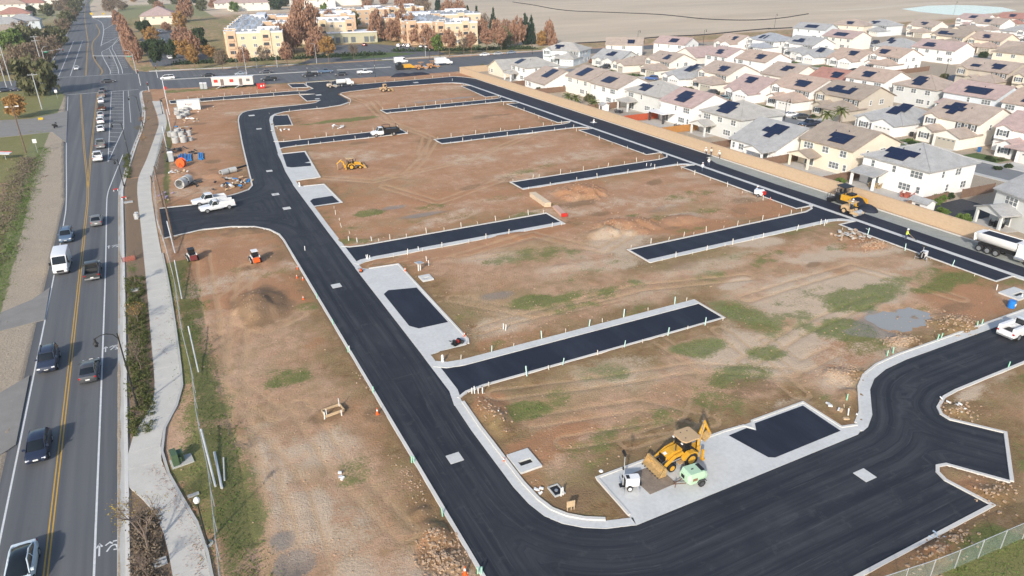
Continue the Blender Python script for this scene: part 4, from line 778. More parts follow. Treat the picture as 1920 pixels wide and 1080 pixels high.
def car(kind, col, loc, ang, label, cat=None, name=None, dark_roof=False, group=None):
    Ln, stn, gh, wh = SPEC[kind]; pm = paint_mat(col); cat = cat or {'pickup': 'pickup', 'utility': 'pickup', 'van': 'van', 'flatbed': 'truck', 'minivan': 'minivan', 'suv': 'SUV'}.get(kind, 'car')
    root = thing(name or {'pickup': 'pickup_truck', 'utility': 'pickup_truck', 'van': 'delivery_van', 'flatbed': 'flatbed_truck', 'minivan': 'minivan'}.get(kind, 'car'), label, cat, (loc[0], loc[1], loc[2] if len(loc) > 2 else 0), R(ang), group)
    secs = []
    for x, zl, zt, hw in stn:
        zm = zl+(zt-zl)*.55; secs.append([(x,-hw*.93,zl),(x,hw*.93,zl),(x,hw,zl+.12),(x,hw,zm),(x,hw*.93,zt-.03),(x,hw*.8,zt),(x,-hw*.8,zt),(x,-hw*.93,zt-.03),(x,-hw,zm),(x,-hw,zl+.12)])
    MB().loft(secs).build('body', pm, root, True)
    if gh:
        xb0, xr0, xr1, xb1, zb, zr, hb, hr = gh
        B_ = [(xb0,-hb,zb-.06),(xb1,-hb,zb-.06),(xb1,hb,zb-.06),(xb0,hb,zb-.06)]; T_ = [(xr0,-hr,zr),(xr1,-hr,zr),(xr1,hr,zr),(xr0,hr,zr)]
        if kind in ('pickup', 'utility', 'flatbed'):
            c = MB(); c.add(B_+T_, [(3,2,1,0),(4,5,6,7),(0,1,5,4),(1,2,6,5),(2,3,7,6),(3,0,4,7)]); c.build('cabin', pm, root)
            def pane(nm, a, b_, c_, d_, off, s0=.1, s1=.1):
                a, b_, c_, d_ = map(Vector, (a, b_, c_, d_)); o = Vector(off)*.012
                f = lambda u, v: tuple((a*(1-u)+b_*u)*(1-v)+(d_*(1-u)+c_*u)*v+o)
                P(root, nm, CARGLASS, ('q', f(s0,.14), f(1-s0,.14), f(1-s1,.93), f(s1,.93)))
            pane('windshield', B_[1], B_[2], T_[2], T_[1], (1,0,.6), .03, .04); pane('rear_window', B_[3], B_[0], T_[0], T_[3], (-1,0,.6), .05, .05)
            pane('side_window', B_[0], B_[1], T_[1], T_[0], (0,-1,.4), .05, .05); pane('side_window', B_[2], B_[3], T_[3], T_[2], (0,1,.4), .05, .05)
            P(root, 'roof', pm, ('l', [[(xr0-.06+i_,-hr-.02+i_*.6,zr-.01+z_),(xr1+.08-i_*1.3,-hr-.02+i_*.6,zr-.01+z_),(xr1+.08-i_*1.3,hr+.02-i_*.6,zr-.01+z_),(xr0-.06+i_,hr+.02-i_*.6,zr-.01+z_)] for i_, z_ in ((0,0),(.04,.03),(.2,.055))]), smooth=True)
        else:
            dz = zr-zb; xs_ = [xb0,(xb0+xr0)/2,xr0,(xr0+xr1)/2,xr1,(xr1*1.1+xb1*.9)/2,xb1]; zs_ = [zb-.03,zb+.6*dz,zr-.03,zr+.03,zr-.01,zb+.58*dz,zb-.03]; fk = .74 if dark_roof else 1.0; hs_ = [hb*.86*fk,(hb*.9+hr)/2,hr,hr+.02,hr,(hb*.94+hr)/2,hb*.9*(.5+.5*fk)]
            arch = lambda x, z, h, g=0: [(x,-hb,zb-.08),(x,-hb*.985-g,zb-.05),(x,-(hb+h)/2-g,(zb+z)/2+.02),(x,-h-g,z-.07+g),(x,-h*.86,z-.015+g),(x,-h*.4,z+.012+g),(x,h*.4,z+.012+g),(x,h*.86,z-.015+g),(x,h+g,z-.07+g),(x,(hb+h)/2+g,(zb+z)/2+.02),(x,hb*.985+g,zb-.05),(x,hb,zb-.08)]
            MB().loft([arch(*q_) for q_ in zip(xs_, zs_, hs_)]).build('windows', CARGLASS, root, True)
            if not dark_roof:
                rf = [arch(x_, z_, h_, .014)[3:9] for x_, z_, h_ in zip([xr0-.05]+xs_[2:5]+[xr1+.08], [zr-.06]+zs_[2:5]+[zr-.05], [hr]+hs_[2:5]+[hr])]
                MB().loft([q_+[(q_[-1][0],q_[-1][1]*.97,q_[-1][2]-.03),(q_[0][0],q_[0][1]*.97,q_[0][2]-.03)] for q_ in rf]).build('roof', pm, root, True)
            for s in (-1, 1):
                P(root, 'roof_rail' if dark_roof else 'pillar', pm, ('t', [(xb0+.06,s*hb*.93*fk,zb-.02),(xs_[1],s*(hs_[1]+.01),zs_[1]-.05),(xr0,s*(hr+.01),zr-.07),(xr1,s*(hr+.01),zr-.06),(xs_[5],s*(hs_[5]+.01),zs_[5]-.05),(xb1-.04,s*hb*.94,zb-.02)], .045, 6)); P(root, 'door_pillar', pm, ('t', [((xr0+xr1)/2,s*hb*.99,zb-.04),((xr0+xr1)/2,s*(hb+hr)/2*1.01,(zb+zr)/2+.02),((xr0+xr1)/2,s*(hr+.015),zr-.05)], .035, 6))
            if kind in ('suv', 'minivan'):
                for s in (-1, 1): P(root, 'roof_rail', DKSTEEL, ('b', xr0+.2, xr1-.2, s*hr*.8-.025, s*hr*.8+.025, zr, zr+.08))
        for s in (-1, 1): P(root, 'mirror', pm, ('b', xb1-.35, xb1-.2, s*(hb+.12)-.1, s*(hb+.12)+.1, zb+.02, zb+.18))
    if kind == 'van':
        f = stn[3]; g = stn[4]
        P(root, 'windshield', CARGLASS, ('q', (2.14,-.84,1.47),(2.14,.84,1.47),(1.43,.8,2.38),(1.43,-.8,2.38)))
        for s in (-1, 1):
            P(root, 'side_window', CARGLASS, ('q', (1.9,s*1.003,1.5),(.7,s*1.006,1.5),(.7,s*.985,2.15),(1.45,s*.985,2.15))); P(root, 'mirror', BLACK, ('b', 1.75, 1.95, s*1.16-.12, s*1.16+.12, 1.4, 1.75))
        P(root, 'grille', BLACK, ('b', 2.86, 2.965, -.45, .45, .55, .85)); P(root, 'bumper', DKSTEEL, ('b', 2.8, 3.0, -.92, .92, .35, .52))
    if kind in ('pickup', 'utility'):
        bx = -.75 if kind == 'pickup' else -.2
        P(root, 'bed', pm, ('b', -2.95, bx, -.98, -.82, .55, 1.22), ('b', -2.95, bx, .82, .98, .55, 1.22), ('b', -2.95, bx, -.82, .82, .55, .78)); P(root, 'tailgate', pm, ('b', -2.99, -2.9, -.8, .8, .56, 1.2)); P(root, 'bumper', STEEL, ('b', -3.1, -2.96, -.9, .9, .45, .62))
        P(root, 'bed_liner', BLACK, ('b', -2.9, bx-.02, -.8, .8, .781, .80))
        if kind == 'utility': P(root, 'tool_box', WHITE, ('b', -2.9, -.3, .60, .97, 1.22, 1.62), ('b', -2.9, -.3, -.97, -.60, 1.22, 1.62)); P(root, 'ladder_rack', STEEL, ('t', [(-.3,-.8,1.2),(-.3,-.8,1.95),(-.3,.8,1.95),(-.3,.8,1.2)], .04, 6))
    xf, xr = stn[-1][0], -Ln/2
    for s in (-1, 1):
        zf = stn[-2][2]; P(root, 'headlight', LAMPW, ('o', (stn[-2][0]+.02, s*(stn[-2][3]-.16), zf-.1), (.16,.3,.12)))
        zt = 1.0 if kind not in ('sedan','coupe','hatch') else .86; xx = {'pickup': -2.97, 'utility': -2.97, 'van': -2.93, 'flatbed': -3.5}.get(kind, stn[1][0]-.02); P(root, 'taillight', LAMPRED, ('o', (xx, s*(.72 if kind in ('sedan','coupe','hatch','suv') else .86), zt), (.1,.22,.16 if kind != 'van' else .4)))
        for x in wh[:2]: wheel(root, x, s*(stn[2][3]-.1), wh[2])
    if kind != 'flatbed':
        P(root, 'license_plate', WHITE, ('b', xf-.01, xf+.012, -.2, .2, .52, .66), ('b', min(xr, -2.9 if kind in ('pickup','utility') else xr)-.13 if kind in ('pickup','utility') else xr-.012, xr+.01, -.2, .2, .6, .74))
    if kind not in ('van',): P(root, 'grille', BLACK, ('b', stn[-1][0]-.05, stn[-1][0]+.015, -.42, .42, stn[-1][1]+.06, stn[-1][1]+.17))
    return root
W_, BK, NV, GR, SV = (.76,.77,.78), (.018,.019,.022), (.02,.028,.055), (.10,.105,.11), (.42,.43,.44)
RZ = -.02
def road_car(kind, col, px, py, ang, label, **kw): x, y = G(px, py, .5); return car(kind, col, (x, y, RZ), ang, label, **kw)
road_car('coupe', (.62,.70,.74), 40, 1064, -91, 'silver white car with black glass roof at the bottom left corner', dark_roof=True)
road_car('hatch', NV, 72, 838, -91, 'dark navy hatchback driving towards the camera on the left lane')
road_car('suv', (.03,.04,.07), 91, 676, -91, 'dark blue four wheel drive with roof rails in the oncoming lane')
road_car('sedan', (.06,.062,.066), 168, 694, 88, 'dark grey saloon with red tail lamps beside the curved lamp post')
road_car('van', W_, 117, 497, -91, 'tall white delivery van in the oncoming lane', name='delivery_van')
road_car('pickup', (.05,.052,.05), 174, 508, 90, 'dark grey green pickup seen from behind next to the white van')
road_car('suv', (.10,.155,.235), 125, 443, -91, 'mid blue crossover just ahead of the white van', name='car')
road_car('sedan', (.18,.18,.175), 181, 413, 90, 'grey saloon seen from behind below the yellow line fork')
road_car('pickup', W_, 184, 295, 90, 'white pickup with black bed, last of the queue at the lights')
road_car('pickup', (.20,.20,.20), 189, 271, 90, 'grey pickup, second from the end of the queue at the lights')
road_car('sedan', W_, 189, 241, 90, 'white saloon with a gap behind it in the queue')
road_car('suv', W_, 189, 226.5, 90, 'white car in the middle of the queue, behind another white one', name='car')
road_car('sedan', SV, 189, 215, 90, 'pale silver saloon right behind the brown pickup in the queue')
road_car('pickup', (.09,.045,.025), 191, 202.5, 90, 'dark brown pickup in the queue at the lights')
road_car('sedan', W_, 189.5, 188.5, 90, 'white saloon, third from the stop line')
road_car('pickup', (.25,.21,.19), 191, 178.5, 90, 'tan grey pickup, second from the stop line')
road_car('sedan', (.05,.052,.06), 192, 169.5, 90, 'dark car first at the stop line')
road_car('sedan', W_, 144, 128, -94, 'white saloon coming through the crossing')
road_car('suv', SV, 155, 10, -92, 'pale car far away on the main road', name='car'); 
road_car('sedan', (.05,.05,.055), 203, 152, 5, 'dark saloon turning across the junction')
road_car('minivan', W_, 314, 146, 176, 'white minivan on the cross road left of the site trailer')
road_car('sedan', BK, 390, 141, 177, 'black saloon on the cross road above the site trailer')
road_car('sedan', (.25,.29,.34), 452, 138, 177, 'blue silver saloon on the cross road above the trailer end')
road_car('sedan', (.06,.065,.08), 498, 135, 177, 'dark blue saloon leading on the cross road')
road_car('pickup', BK, 504, 149, 176, 'black pickup parked by the red bin at the trailer end')
road_car('pickup', BK, 581, 141, 176, 'black pickup parked along the kerb behind the blue one')
road_car('pickup', (.10,.16,.25), 610, 134.5, -4, 'blue pickup on the cross road')
road_car('hatch', (.03,.032,.04), 639, 139, 176, 'small dark car parked right of the blue pickup')
road_car('pickup', W_, 684, 136, -4, 'white pickup parked on the site side of the cross road')
road_car('van', W_, 752, 116, -4, 'white van on the cross road at the apartment drive', name='delivery_van')
for px, py, c, l in ((908,102.5,W_,'white saloon parked on the far kerb of the cross road'),(933,100.5,SV,'silver saloon parked behind the white one on the far kerb'),(958,98.5,(.25,.29,.34),'blue grey saloon, rightmost on the far kerb')): road_car('sedan', c, px, py, 178, l)
for px, py, c, l in ((10,169,NV,'dark blue car at the left edge beside the round tree'),(42,167,NV,'navy car waiting left of the junction behind the round tree')): road_car('sedan', c, px, py, 5, l)
# vehicles on the site and in the estate
sx, sy = G(392, 376, .7); car('pickup', W_, (sx, sy+.4, .06), 188, 'white crew pickup parked behind the other on the entry street'); sx, sy = G(406, 385.5, .7); car('utility', W_, (sx, sy-.5, .06), 189, 'white utility pickup with tool boxes at the entry street, nearer one')
sx, sy = G(1908, 620, .6); car('utility', W_, (sx+.5, sy, .06), 0, 'white utility pickup at the right edge on the new street')
fx, fy = G(722, 250, .6); ft = car('flatbed', W_, (fx, fy, .06), 178, 'white cab truck with black stake bed on a stub street')
P(ft, 'frame_rail', BLACK, ('b', -3.5, .8, -.4, .4, .55, .8)); P(ft, 'bed', BLACK, ('b', -3.55, .5, -1.15, 1.15, .8, 1.05)); P(ft, 'stake_side', BLACK, ('b', -3.5, .4, -1.15, -1.08, 1.05, 1.75), ('b', -3.5, .4, 1.08, 1.15, 1.05, 1.75), ('b', -3.55, -3.48, -1.1, 1.1, 1.05, 1.7))
P(ft, 'headboard_rack', BLACK, ('b', .35, .5, -1.1, 1.1, 1.05, 2.4), ('t', [(-3.2,-1.1,1.7),(-3.2,-1.1,2.6),(-3.2,1.1,2.6),(-3.2,1.1,1.7)], .05, 6), ('t', [(-1.6,-1.1,1.7),(-1.6,-1.1,2.5),(.4,-1.1,2.5)], .05, 6)); P(ft, 'load', DKSTEEL, ('o', (-.8,.2,1.4), (1.2,1.2,.7)), ('o', (-2.4,-.1,1.35), (1.3,1.4,.6)))
for px, py, k, c, a, l in ((1480,215,'sedan',W_,150,'white saloon parked on the driveway beside the black car'),(1502,219,'sedan',BK,150,'black car on the driveway below the white saloon'),(1517,233,'pickup',NV,172,'navy pickup parked in front of the palm house'),(1332,175,'suv',BK,150,'black four wheel drive on the driveway by the pink roof'),(1355,184,'sedan',(.13,.19,.21),165,'teal grey saloon parked before the pink roofed house'),(1222,147,'suv',(.06,.13,.34),120,'bright blue car nosed onto a driveway'),(1134,126,'suv',BK,160,'black four wheel drive, left of the pair by the grey garage'),(1147,125,'suv',BK,160,'black four wheel drive, right of the pair by the grey garage'),(1602,132,'sedan',BK,80,'black car between the red roofs'),(1480,113,'sedan',SV,160,'silver saloon outside the grey bungalow'),(1640,80,'suv',NV,170,'navy car on a drive between far white houses')):
    sx, sy = G(px, py, .6); car(k, c, (sx, sy, .06), a, l, name='pickup_truck' if k == 'pickup' else 'car')
for i, (px, py, c) in enumerate(((748,86,W_),(758,85,SV),(766,86,W_),(790,87,SV),(800,89,BK),(684,84,(.25,.03,.03)),(300,60,W_),(306,75,W_),(310,88,SV),(314,98,BK),(318,108,W_),(290,95,SV),(237,101,(.3,.02,.03)))):
    sx, sy = G(px, py, .5); car('sedan' if i % 2 else 'suv', c, (sx, sy, .03), 95 if i > 5 else 60, ['white car, first in the lot before the orange apartments','silver car, second in the lot before the orange apartments','white car, third in the lot before the orange apartments','silver car under the dark shade trees of the lot','black car, last in the lot before the orange apartments','red car at the lobby of the apartments','white car at the far end of the car park by the red trees','white car in the upper car park by the red trees','silver car in the middle of the car park by the red trees','black car in the car park by the red trees','white car nearest the junction in the car park','silver car on the left side of the car park','red car on the hatched lane behind the signal'][i], name='car')
# motorcyclist stand-in: parked motorcycle on the left drive
mx, my = G(105, 240); mb = thing('motorcycle', 'black motorcycle standing on the left verge drive', 'motorcycle', (mx, my, 0), R(70))
for x in (-.72, .75): wheel(mb, x, 0, .32, .14, DKSTEEL)
P(mb, 'frame', BLACK, ('p', [(-.7,.35),(-.2,.3),(.3,.35),(.45,.85),(.1,.9),(-.6,.8),(-.95,.85)], -.14, .14)); P(mb, 'seat', RUBBER, ('b', -.75, .0, -.16, .16, .8, .92)); P(mb, 'handlebar', DKSTEEL, ('t', [(.4,-.4,1.1),(.5,0,1.0),(.4,.4,1.1)], .03, 6), ('t', [(.5,0,1.0),(.75,0,.35)], .05, 6)); P(mb, 'top_box', BLACK, ('b', -1.05, -.65, -.35, .35, .75, 1.15)); P(mb, 'windscreen', CARGLASS, ('o', (.55,0,1.2), (.04,.4,.35), 0, -.4))
# ============================================================ construction machines
TAN = M('sun_faded_tan', (.50,.35,.20), .6, .1, 2); GRN = M('compressor_green', (.42,.60,.42), .5, .06, 1.5); BUCKET = M('worn_bucket', (.42,.28,.12), .7, .3, 3)
ORANGE = M('safety_orange', (.75,.12,.02), .5, .08); RED = M('red_paint', (.50,.03,.02), .5, .1); BLUEP = M('blue_pipe', (.02,.22,.55), .45, .1, 2); PVC = M('white_pvc', (.74,.75,.74), .5, .05); SEWER = M('green_pvc', (.30,.62,.45), .5, .06)
PIPE = M('precast_concrete', (.45,.455,.445), .88, .15, 1.2, bmp=.2); TRUNK = M('bark', (.16,.115,.085), .9, .25, 4); GALV = M('galvanised', (.50,.52,.54), .5, .1, 3, metal=.4)
def backhoe(loc, ang, label, boom_low=False, sc=1.0):
    r = thing('backhoe_loader', label, 'backhoe', loc, R(ang)); r.scale = (sc, sc, sc)
    for s in (-1, 1):
        wheel(r, 0, s*.85, .68, .46, YELLOW); wheel(r, 2.1, s*.82, .42, .32, YELLOW)
        P(r, 'fender', YELLOW, ('p', [(-.85,.75),(-.7,1.25),(-.3,1.5),(.35,1.5),(.8,1.2),(.95,.9),(.75,.9),(.6,1.1),(.25,1.38),(-.25,1.38),(-.6,1.15),(-.72,.75)], s*.62 if s > 0 else -1.1, 1.1 if s > 0 else -.62))
        P(r, 'loader_arm', YELLOW, ('p', [(.75,1.45),(.85,1.7),(1.7,1.55),(2.7,.95),(3.15,.42),(3.0,.3),(2.5,.72),(1.6,1.3)], s*.72-.07, s*.72+.07)); P(r, 'arm_cylinder', STEEL, ('c', (1.0,s*.72,1.0),(2.5,s*.72,.9),.06)); P(r, 'tilt_link', DKSTEEL, ('c', (2.3,s*.45,1.1),(3.1,s*.45,.85),.05))
        P(r, 'stabiliser', YELLOW, ('o', (-1.35,s*.95,.75), (.2,.2,1.0)), ('b', -1.5, -1.2, s*1.0-.18, s*1.0+.18, .2, .3)); P(r, 'cab_post', BLACK, ('c', (-.75,s*.66,1.3),(-.7,s*.68,2.65),.05), ('c', (.75,s*.6,1.4),(.6,s*.66,2.65),.05), ('c', (0,s*.68,1.4),(0,s*.68,2.65),.04))
        P(r, 'headlight', LAMPW, ('o', (.95,s*.6,2.5), (.1,.2,.12)))
    P(r, 'chassis', DKSTEEL, ('b', -1.2, 2.5, -.42, .42, .5, .95)); P(r, 'step', TAN, ('b', .7, 1.3, -.95, -.5, .5, .6), ('b', .7, 1.3, .5, .95, .5, .6))
    P(r, 'hood', YELLOW, ('p', [(.7,.95),(.7,1.75),(1.6,1.68),(2.45,1.45),(2.55,.95)], -.45, .45)); P(r, 'grille', BLACK, ('b', 2.5, 2.6, -.42, .42, .85, 1.42)); P(r, 'badge', WHITE, ('o', (2.3,0,1.52), (.3,.3,.03), 0, .25)); P(r, 'exhaust', DKSTEEL, ('c', (1.35,.3,1.6),(1.35,.3,2.3),.06))
    P(r, 'cab_floor', DKSTEEL, ('b', -.75, .75, -.62, .62, .95, 1.1)); P(r, 'seat', RUBBER, ('b', -.4, .1, -.3, .3, 1.1, 1.45), ('b', -.5, -.38, -.3, .3, 1.4, 2.0)); P(r, 'console', BLACK, ('b', .45, .7, -.4, .4, 1.1, 1.75))
    P(r, 'windshield', CARGLASS, ('q', (.72,-.55,1.75),(.72,.55,1.75),(.62,.6,2.6),(.62,-.6,2.6)))
    P(r, 'canopy', TAN, ('h', [(-1.0,-.78),(-.8,-.9),(.7,-.9),(.95,-.6),(.95,.6),(.7,.9),(-.8,.9),(-1.0,.78)], 2.65, 2.8)); P(r, 'canopy_vent', DKSTEEL, ('c', (.4,.4,2.8),(.4,.4,2.83),.06), ('c', (-.4,-.4,2.8),(-.4,-.4,2.83),.06), ('c', (.3,-.45,2.8),(.3,-.45,2.83),.06))
    bk = P(r, 'front_bucket', BUCKET, ('p', [(2.95,.15),(2.9,.75),(3.05,.98),(3.2,1.0),(3.12,.8),(3.08,.35),(3.3,.2),(3.75,.12),(3.75,.06),(3.1,.06)], -1.2, 1.2), ('p', [(2.95,.15),(2.9,.75),(3.2,1.0),(3.75,.1),(3.1,.06)], -1.24, -1.2), ('p', [(2.95,.15),(2.9,.75),(3.2,1.0),(3.75,.1),(3.1,.06)], 1.2, 1.24))
    for i in range(7): MB().box(3.72,3.9,-1.15+i*.37,-1.05+i*.37,.07,.12).build('tooth', DKSTEEL, bk)
    P(r, 'swing_frame', YELLOW, ('b', -1.6, -1.1, -.35, .35, .5, 1.2))
    if boom_low: bp, sp, ep = (-2.3,0,2.3), (-3.3,0,1.5), (-3.5,0,.45)
    else: bp, sp, ep = (-2.1,0,3.4), (-2.8,0,2.15), (-2.4,0,1.65)
    P(r, 'boom', YELLOW, ('c', (-1.45,0,1.0),(-1.65,0,2.1 if not boom_low else 1.8),.2,.22,8), ('c', (-1.65,0,2.1 if not boom_low else 1.8),bp,.22,.15,8)); P(r, 'stick', YELLOW, ('c', (bp[0]+.1,0,bp[2]+.15),sp,.16,.11,8)); P(r, 'boom_cylinder', STEEL, ('c', (-1.5,.16,1.6),(bp[0]+.25,.16,bp[2]+.1),.05,.05,8), ('c', (bp[0]+.3,0,bp[2]+.35),(sp[0]+.3,0,sp[2]+.4),.05,.05,8))
    P(r, 'rear_bucket', BUCKET, ('p', [(sp[0],sp[2]+.05),(sp[0]+.15,sp[2]-.35),(ep[0]+.3,ep[2]-.25),(ep[0]+.55,ep[2]+.05),(ep[0]+.35,ep[2]),(sp[0]+.3,sp[2]-.1)], -.3, .3))
    return r
backhoe((35.6,37.45,.085), 180, 'yellow backhoe with tan canopy parked on the big concrete apron', False, .95)
bx, by = G(658, 317); backhoe((bx, by, .05), -4, 'small yellow backhoe digging on bare soil in the middle of the site', True, .87)
# steel road plate under the bucket
P(tag(thing('steel_plate', 'brown steel road plate under the backhoe bucket', 'plate', (31.9,36.7,.088), R(2)), None), 'plate', M('rust_plate', (.24,.19,.145), .7, .3, 2), ('b', -1.7, 1.1, -1.5, 1.3, 0, .02))
def light_tower(loc, ang, label, h=4.2):
    r = thing('light_tower', label, 'light tower', loc, R(ang)); r.scale = (.68, .68, .8)
    P(r, 'engine_box', WHITE, ('h', [(-.85,-.5),(.85,-.5),(.95,-.3),(.95,.3),(.85,.5),(-.85,.5)], .5, 1.45)); P(r, 'hood_vent', BLACK, ('b', -.7, -.3, -.3, .3, 1.45, 1.5)); P(r, 'end_panel', BLACK, ('b', -1.0, -.85, -.48, .48, .45, 1.35))
    for s in (-1, 1):
        wheel(r, -.35, s*.66, .34, .2, WHITE); P(r, 'outrigger', GALV, ('b', .6, .66, min(.5*s, 1.3*s), max(.5*s, 1.3*s), .42, .48), ('c', (.63,s*1.3,.6),(.63,s*1.3,.02),.035,.035,6)); P(r, 'outrigger', GALV, ('b', -1.3, -1.24, min(.4*s, 1.2*s), max(.4*s, 1.2*s), .42, .48), ('c', (-1.27,s*1.2,.7),(-1.27,s*1.2,.02),.035,.035,6), ('c', (-1.27,s*1.2,.03),(-1.27,s*1.2,.0),.1,.1,8))
    P(r, 'frame', BLACK, ('b', -1.5, 1.2, -.3, .3, .36, .48)); P(r, 'mast', GALV, ('b', -1.12, -1.0, -.07, .07, .4, h*.62), ('b', -1.1, -1.02, -.05, .05, h*.6, h)); P(r, 'winch', BLACK, ('o', (-1.18,0,1.6), (.15,.3,.2))); P(r, 'mast_clamp', BLACK, ('o', (-1.16,0,h*.6), (.16,.26,.3)))
    P(r, 'cross_bar', DKSTEEL, ('b', -1.1, -1.02, -.45, .45, h-.06, h))
    for s in (-.38, -.13, .13, .38): P(r, 'lamp_head', BLACK, ('o', (-1.16,s,h+.16), (.22,.2,.3), 0, .5))
    return r
light_tower((29.35,36.55,.085), -20, 'white light tower trailer with raised black lamp mast on the apron', 4.4)
light_tower((95.9,57.2,.05), 15, 'white light tower trailer beside the far street edge', 2.6)
cp = thing('air_compressor', 'pale green trailer compressor in front of the backhoe', 'compressor', (34.35,34.75,.085), R(-4)); cp.rotation_euler[2] = R(176)
P(cp, 'housing', GRN, ('l', [[(-.95,-.55,.5),(-.95,.55,.5),(-.95,.62,.9),(-.9,.5,1.25),(-.9,-.5,1.25),(-.95,-.62,.9)],[(-.6,-.66,.42),(-.6,.66,.42),(-.6,.7,.9),(-.6,.58,1.4),(-.6,-.58,1.4),(-.6,-.7,.9)],[(.7,-.66,.42),(.7,.66,.42),(.7,.7,.9),(.7,.58,1.4),(.7,-.58,1.4),(.7,-.7,.9)],[(1.0,-.5,.6),(1.0,.5,.6),(1.0,.56,.9),(.95,.46,1.2),(.95,-.46,1.2),(1.0,-.56,.9)]]))
P(cp, 'roof_grille', BLACK, ('b', -.75, -.4, -.45, .45, 1.4, 1.42)); P(cp, 'front_vent', BLACK, ('b', .99, 1.03, -.3, .1, .75, 1.05)); P(cp, 'nameplate', M('brown_plate', (.25,.13,.08), .6), ('b', .1, .55, .705, .72, .75, 1.0)); P(cp, 'lifting_eye', DKSTEEL, ('o', (.2,0,1.43), (.2,.06,.08)))
P(cp, 'drawbar', M('rust_brown', (.14,.085,.06), .8), ('t', [(.9,-.3,.42),(2.0,0,.45)], .05, 6), ('t', [(.9,.3,.42),(2.0,0,.45)], .05, 6), ('c', (1.75,0,.7),(1.75,0,.02),.04)); 
for s in (-1, 1): wheel(cp, -.35, s*.72, .33, .2, DKSTEEL); P(cp, 'fender', DKSTEEL, ('p', [(-.8,.5),(-.65,.72),(-.05,.72),(.1,.5),(.02,.5),(-.1,.66),(-.6,.66),(-.72,.5)], s*.72-.12, s*.72+.12))
# asphalt paver, roller and haul truck by the wall
pv = thing('asphalt_paver', 'black and yellow asphalt paver working along the tan wall', 'paver', (107.4,80.0,.06), R(-88))
for s in (-1, 1): P(pv, 'track', RUBBER, ('p', [(-1.2,.05),(-1.45,.4),(-1.2,.75),(1.2,.75),(1.45,.4),(1.2,.05)], s*.95-.2, s*.95+.2)); P(pv, 'operator_seat', BLACK, ('b', -1.2, -.7, s*.6-.25, s*.6+.25, 1.9, 2.0), ('b', -1.25, -1.15, s*.6-.25, s*.6+.25, 2.0, 2.5))
P(pv, 'body', YELLOW, ('b', -.6, 1.3, -1.15, 1.15, .75, 1.75)); P(pv, 'side_panel', BLACK, ('b', -1.7, -.6, -1.2, 1.2, .6, 1.6)); P(pv, 'hood', BLACK, ('b', .1, 1.2, -.7, .7, 1.75, 2.05))
P(pv, 'hopper', YELLOW, ('p', [(1.3,.5),(1.3,1.5),(2.9,1.35),(3.0,.6)], -1.5, -1.38), ('p', [(1.3,.5),(1.3,1.5),(2.9,1.35),(3.0,.6)], 1.38, 1.5), ('b', 1.3, 3.0, -1.38, 1.38, .45, .6)); P(pv, 'hopper_load', ASPHB, ('l', [[(1.35,-1.35,.6),(1.35,1.35,.6),(1.35,.8,1.5),(1.35,-.8,1.5)],[(2.2,-1.35,.6),(2.2,1.35,.6),(2.2,.9,1.45),(2.2,-.9,1.45)],[(3.2,-1.2,.6),(3.2,1.2,.6),(3.3,.7,.75),(3.3,-.7,.75)]]))
P(pv, 'screed', BLACK, ('b', -2.7, -1.9, -1.9, 1.9, .1, .75), ('b', -2.0, -1.5, -1.2, 1.2, .3, .9), ('b', -3.0, -2.65, -1.7, 1.7, .3, .45)); P(pv, 'screed_rail', DKSTEEL, ('t', [(-2.9,-1.7,.5),(-2.9,-1.7,1.4),(-2.9,1.7,1.4),(-2.9,1.7,.5)], .04, 6), ('t', [(-2.3,-1.8,.7),(-2.3,-1.8,1.7)], .06, 6), ('t', [(-2.3,1.8,.7),(-2.3,1.8,1.7)], .06, 6)); P(pv, 'canopy', BLACK, ('o', (-.9,0,3.05), (1.9,2.3,.1), 0, .1)); P(pv, 'canopy_post', BLACK, ('c', (-1.6,-1,1.6),(-1.6,-1,3.0),.05), ('c', (-1.6,1,1.6),(-1.6,1,3.0),.05), ('c', (-.1,-1,1.7),(-.1,-1,3.0),.05), ('c', (-.1,1,1.7),(-.1,1,3.0),.05))
hp = thing('asphalt_heap', 'rounded heap of black asphalt tipped ahead of the paver', 'heap', (107.6,75.9,.05)); MB().loft([[(1.35*k*math.cos(a)*(1+.08*math.sin(3*a)), 1.7*k*math.sin(a), z) for a in np.linspace(0, 6.283, 16, endpoint=False)] for k, z in ((1.15,-.05),(1.05,.3),(.8,.65),(.45,.9),(.15,.98))]).build('heap', ASPHB, hp, True)
def roller(loc, ang, label, mat=TAN):
    r = thing('road_roller', label, 'roller', loc, R(ang))
    P(r, 'drum', GALV, ('c', (1.15,-.75,.5),(1.15,.75,.5),.5,.5,20), smooth=True); wheel(r, -1.0, -.55, .5, .4, mat); wheel(r, -1.0, .55, .5, .4, mat)
    P(r, 'yoke', mat, ('b', .2, 1.75, -.9, -.78, .35, .75), ('b', .2, 1.75, .78, .9, .35, .75), ('b', .2, .45, -.9, .9, .4, 1.0)); P(r, 'engine_cover', mat, ('p', [(-1.7,.6),(-1.7,1.2),(-1.4,1.45),(-.4,1.45),(-.3,.6)], -.6, .6)); P(r, 'platform', mat, ('b', -.35, .5, -.7, .7, .65, .85)); P(r, 'seat', RUBBER, ('b', -.25, .15, -.25, .25, .85, 1.2), ('b', -.3, -.2, -.25, .25, 1.2, 1.6))
    P(r, 'roll_bar', mat, ('t', [(-.3,-.6,.9),(-.3,-.6,2.2),(-.3,.6,2.2),(-.3,.6,.9)], .05, 6)); P(r, 'canopy', mat, ('b', -.8, .6, -.7, .7, 2.2, 2.28)); P(r, 'steering_wheel', BLACK, ('c', (.35,0,1.35),(.38,0,1.38),.2), ('c', (.5,0,.85),(.37,0,1.35),.04))
    return r
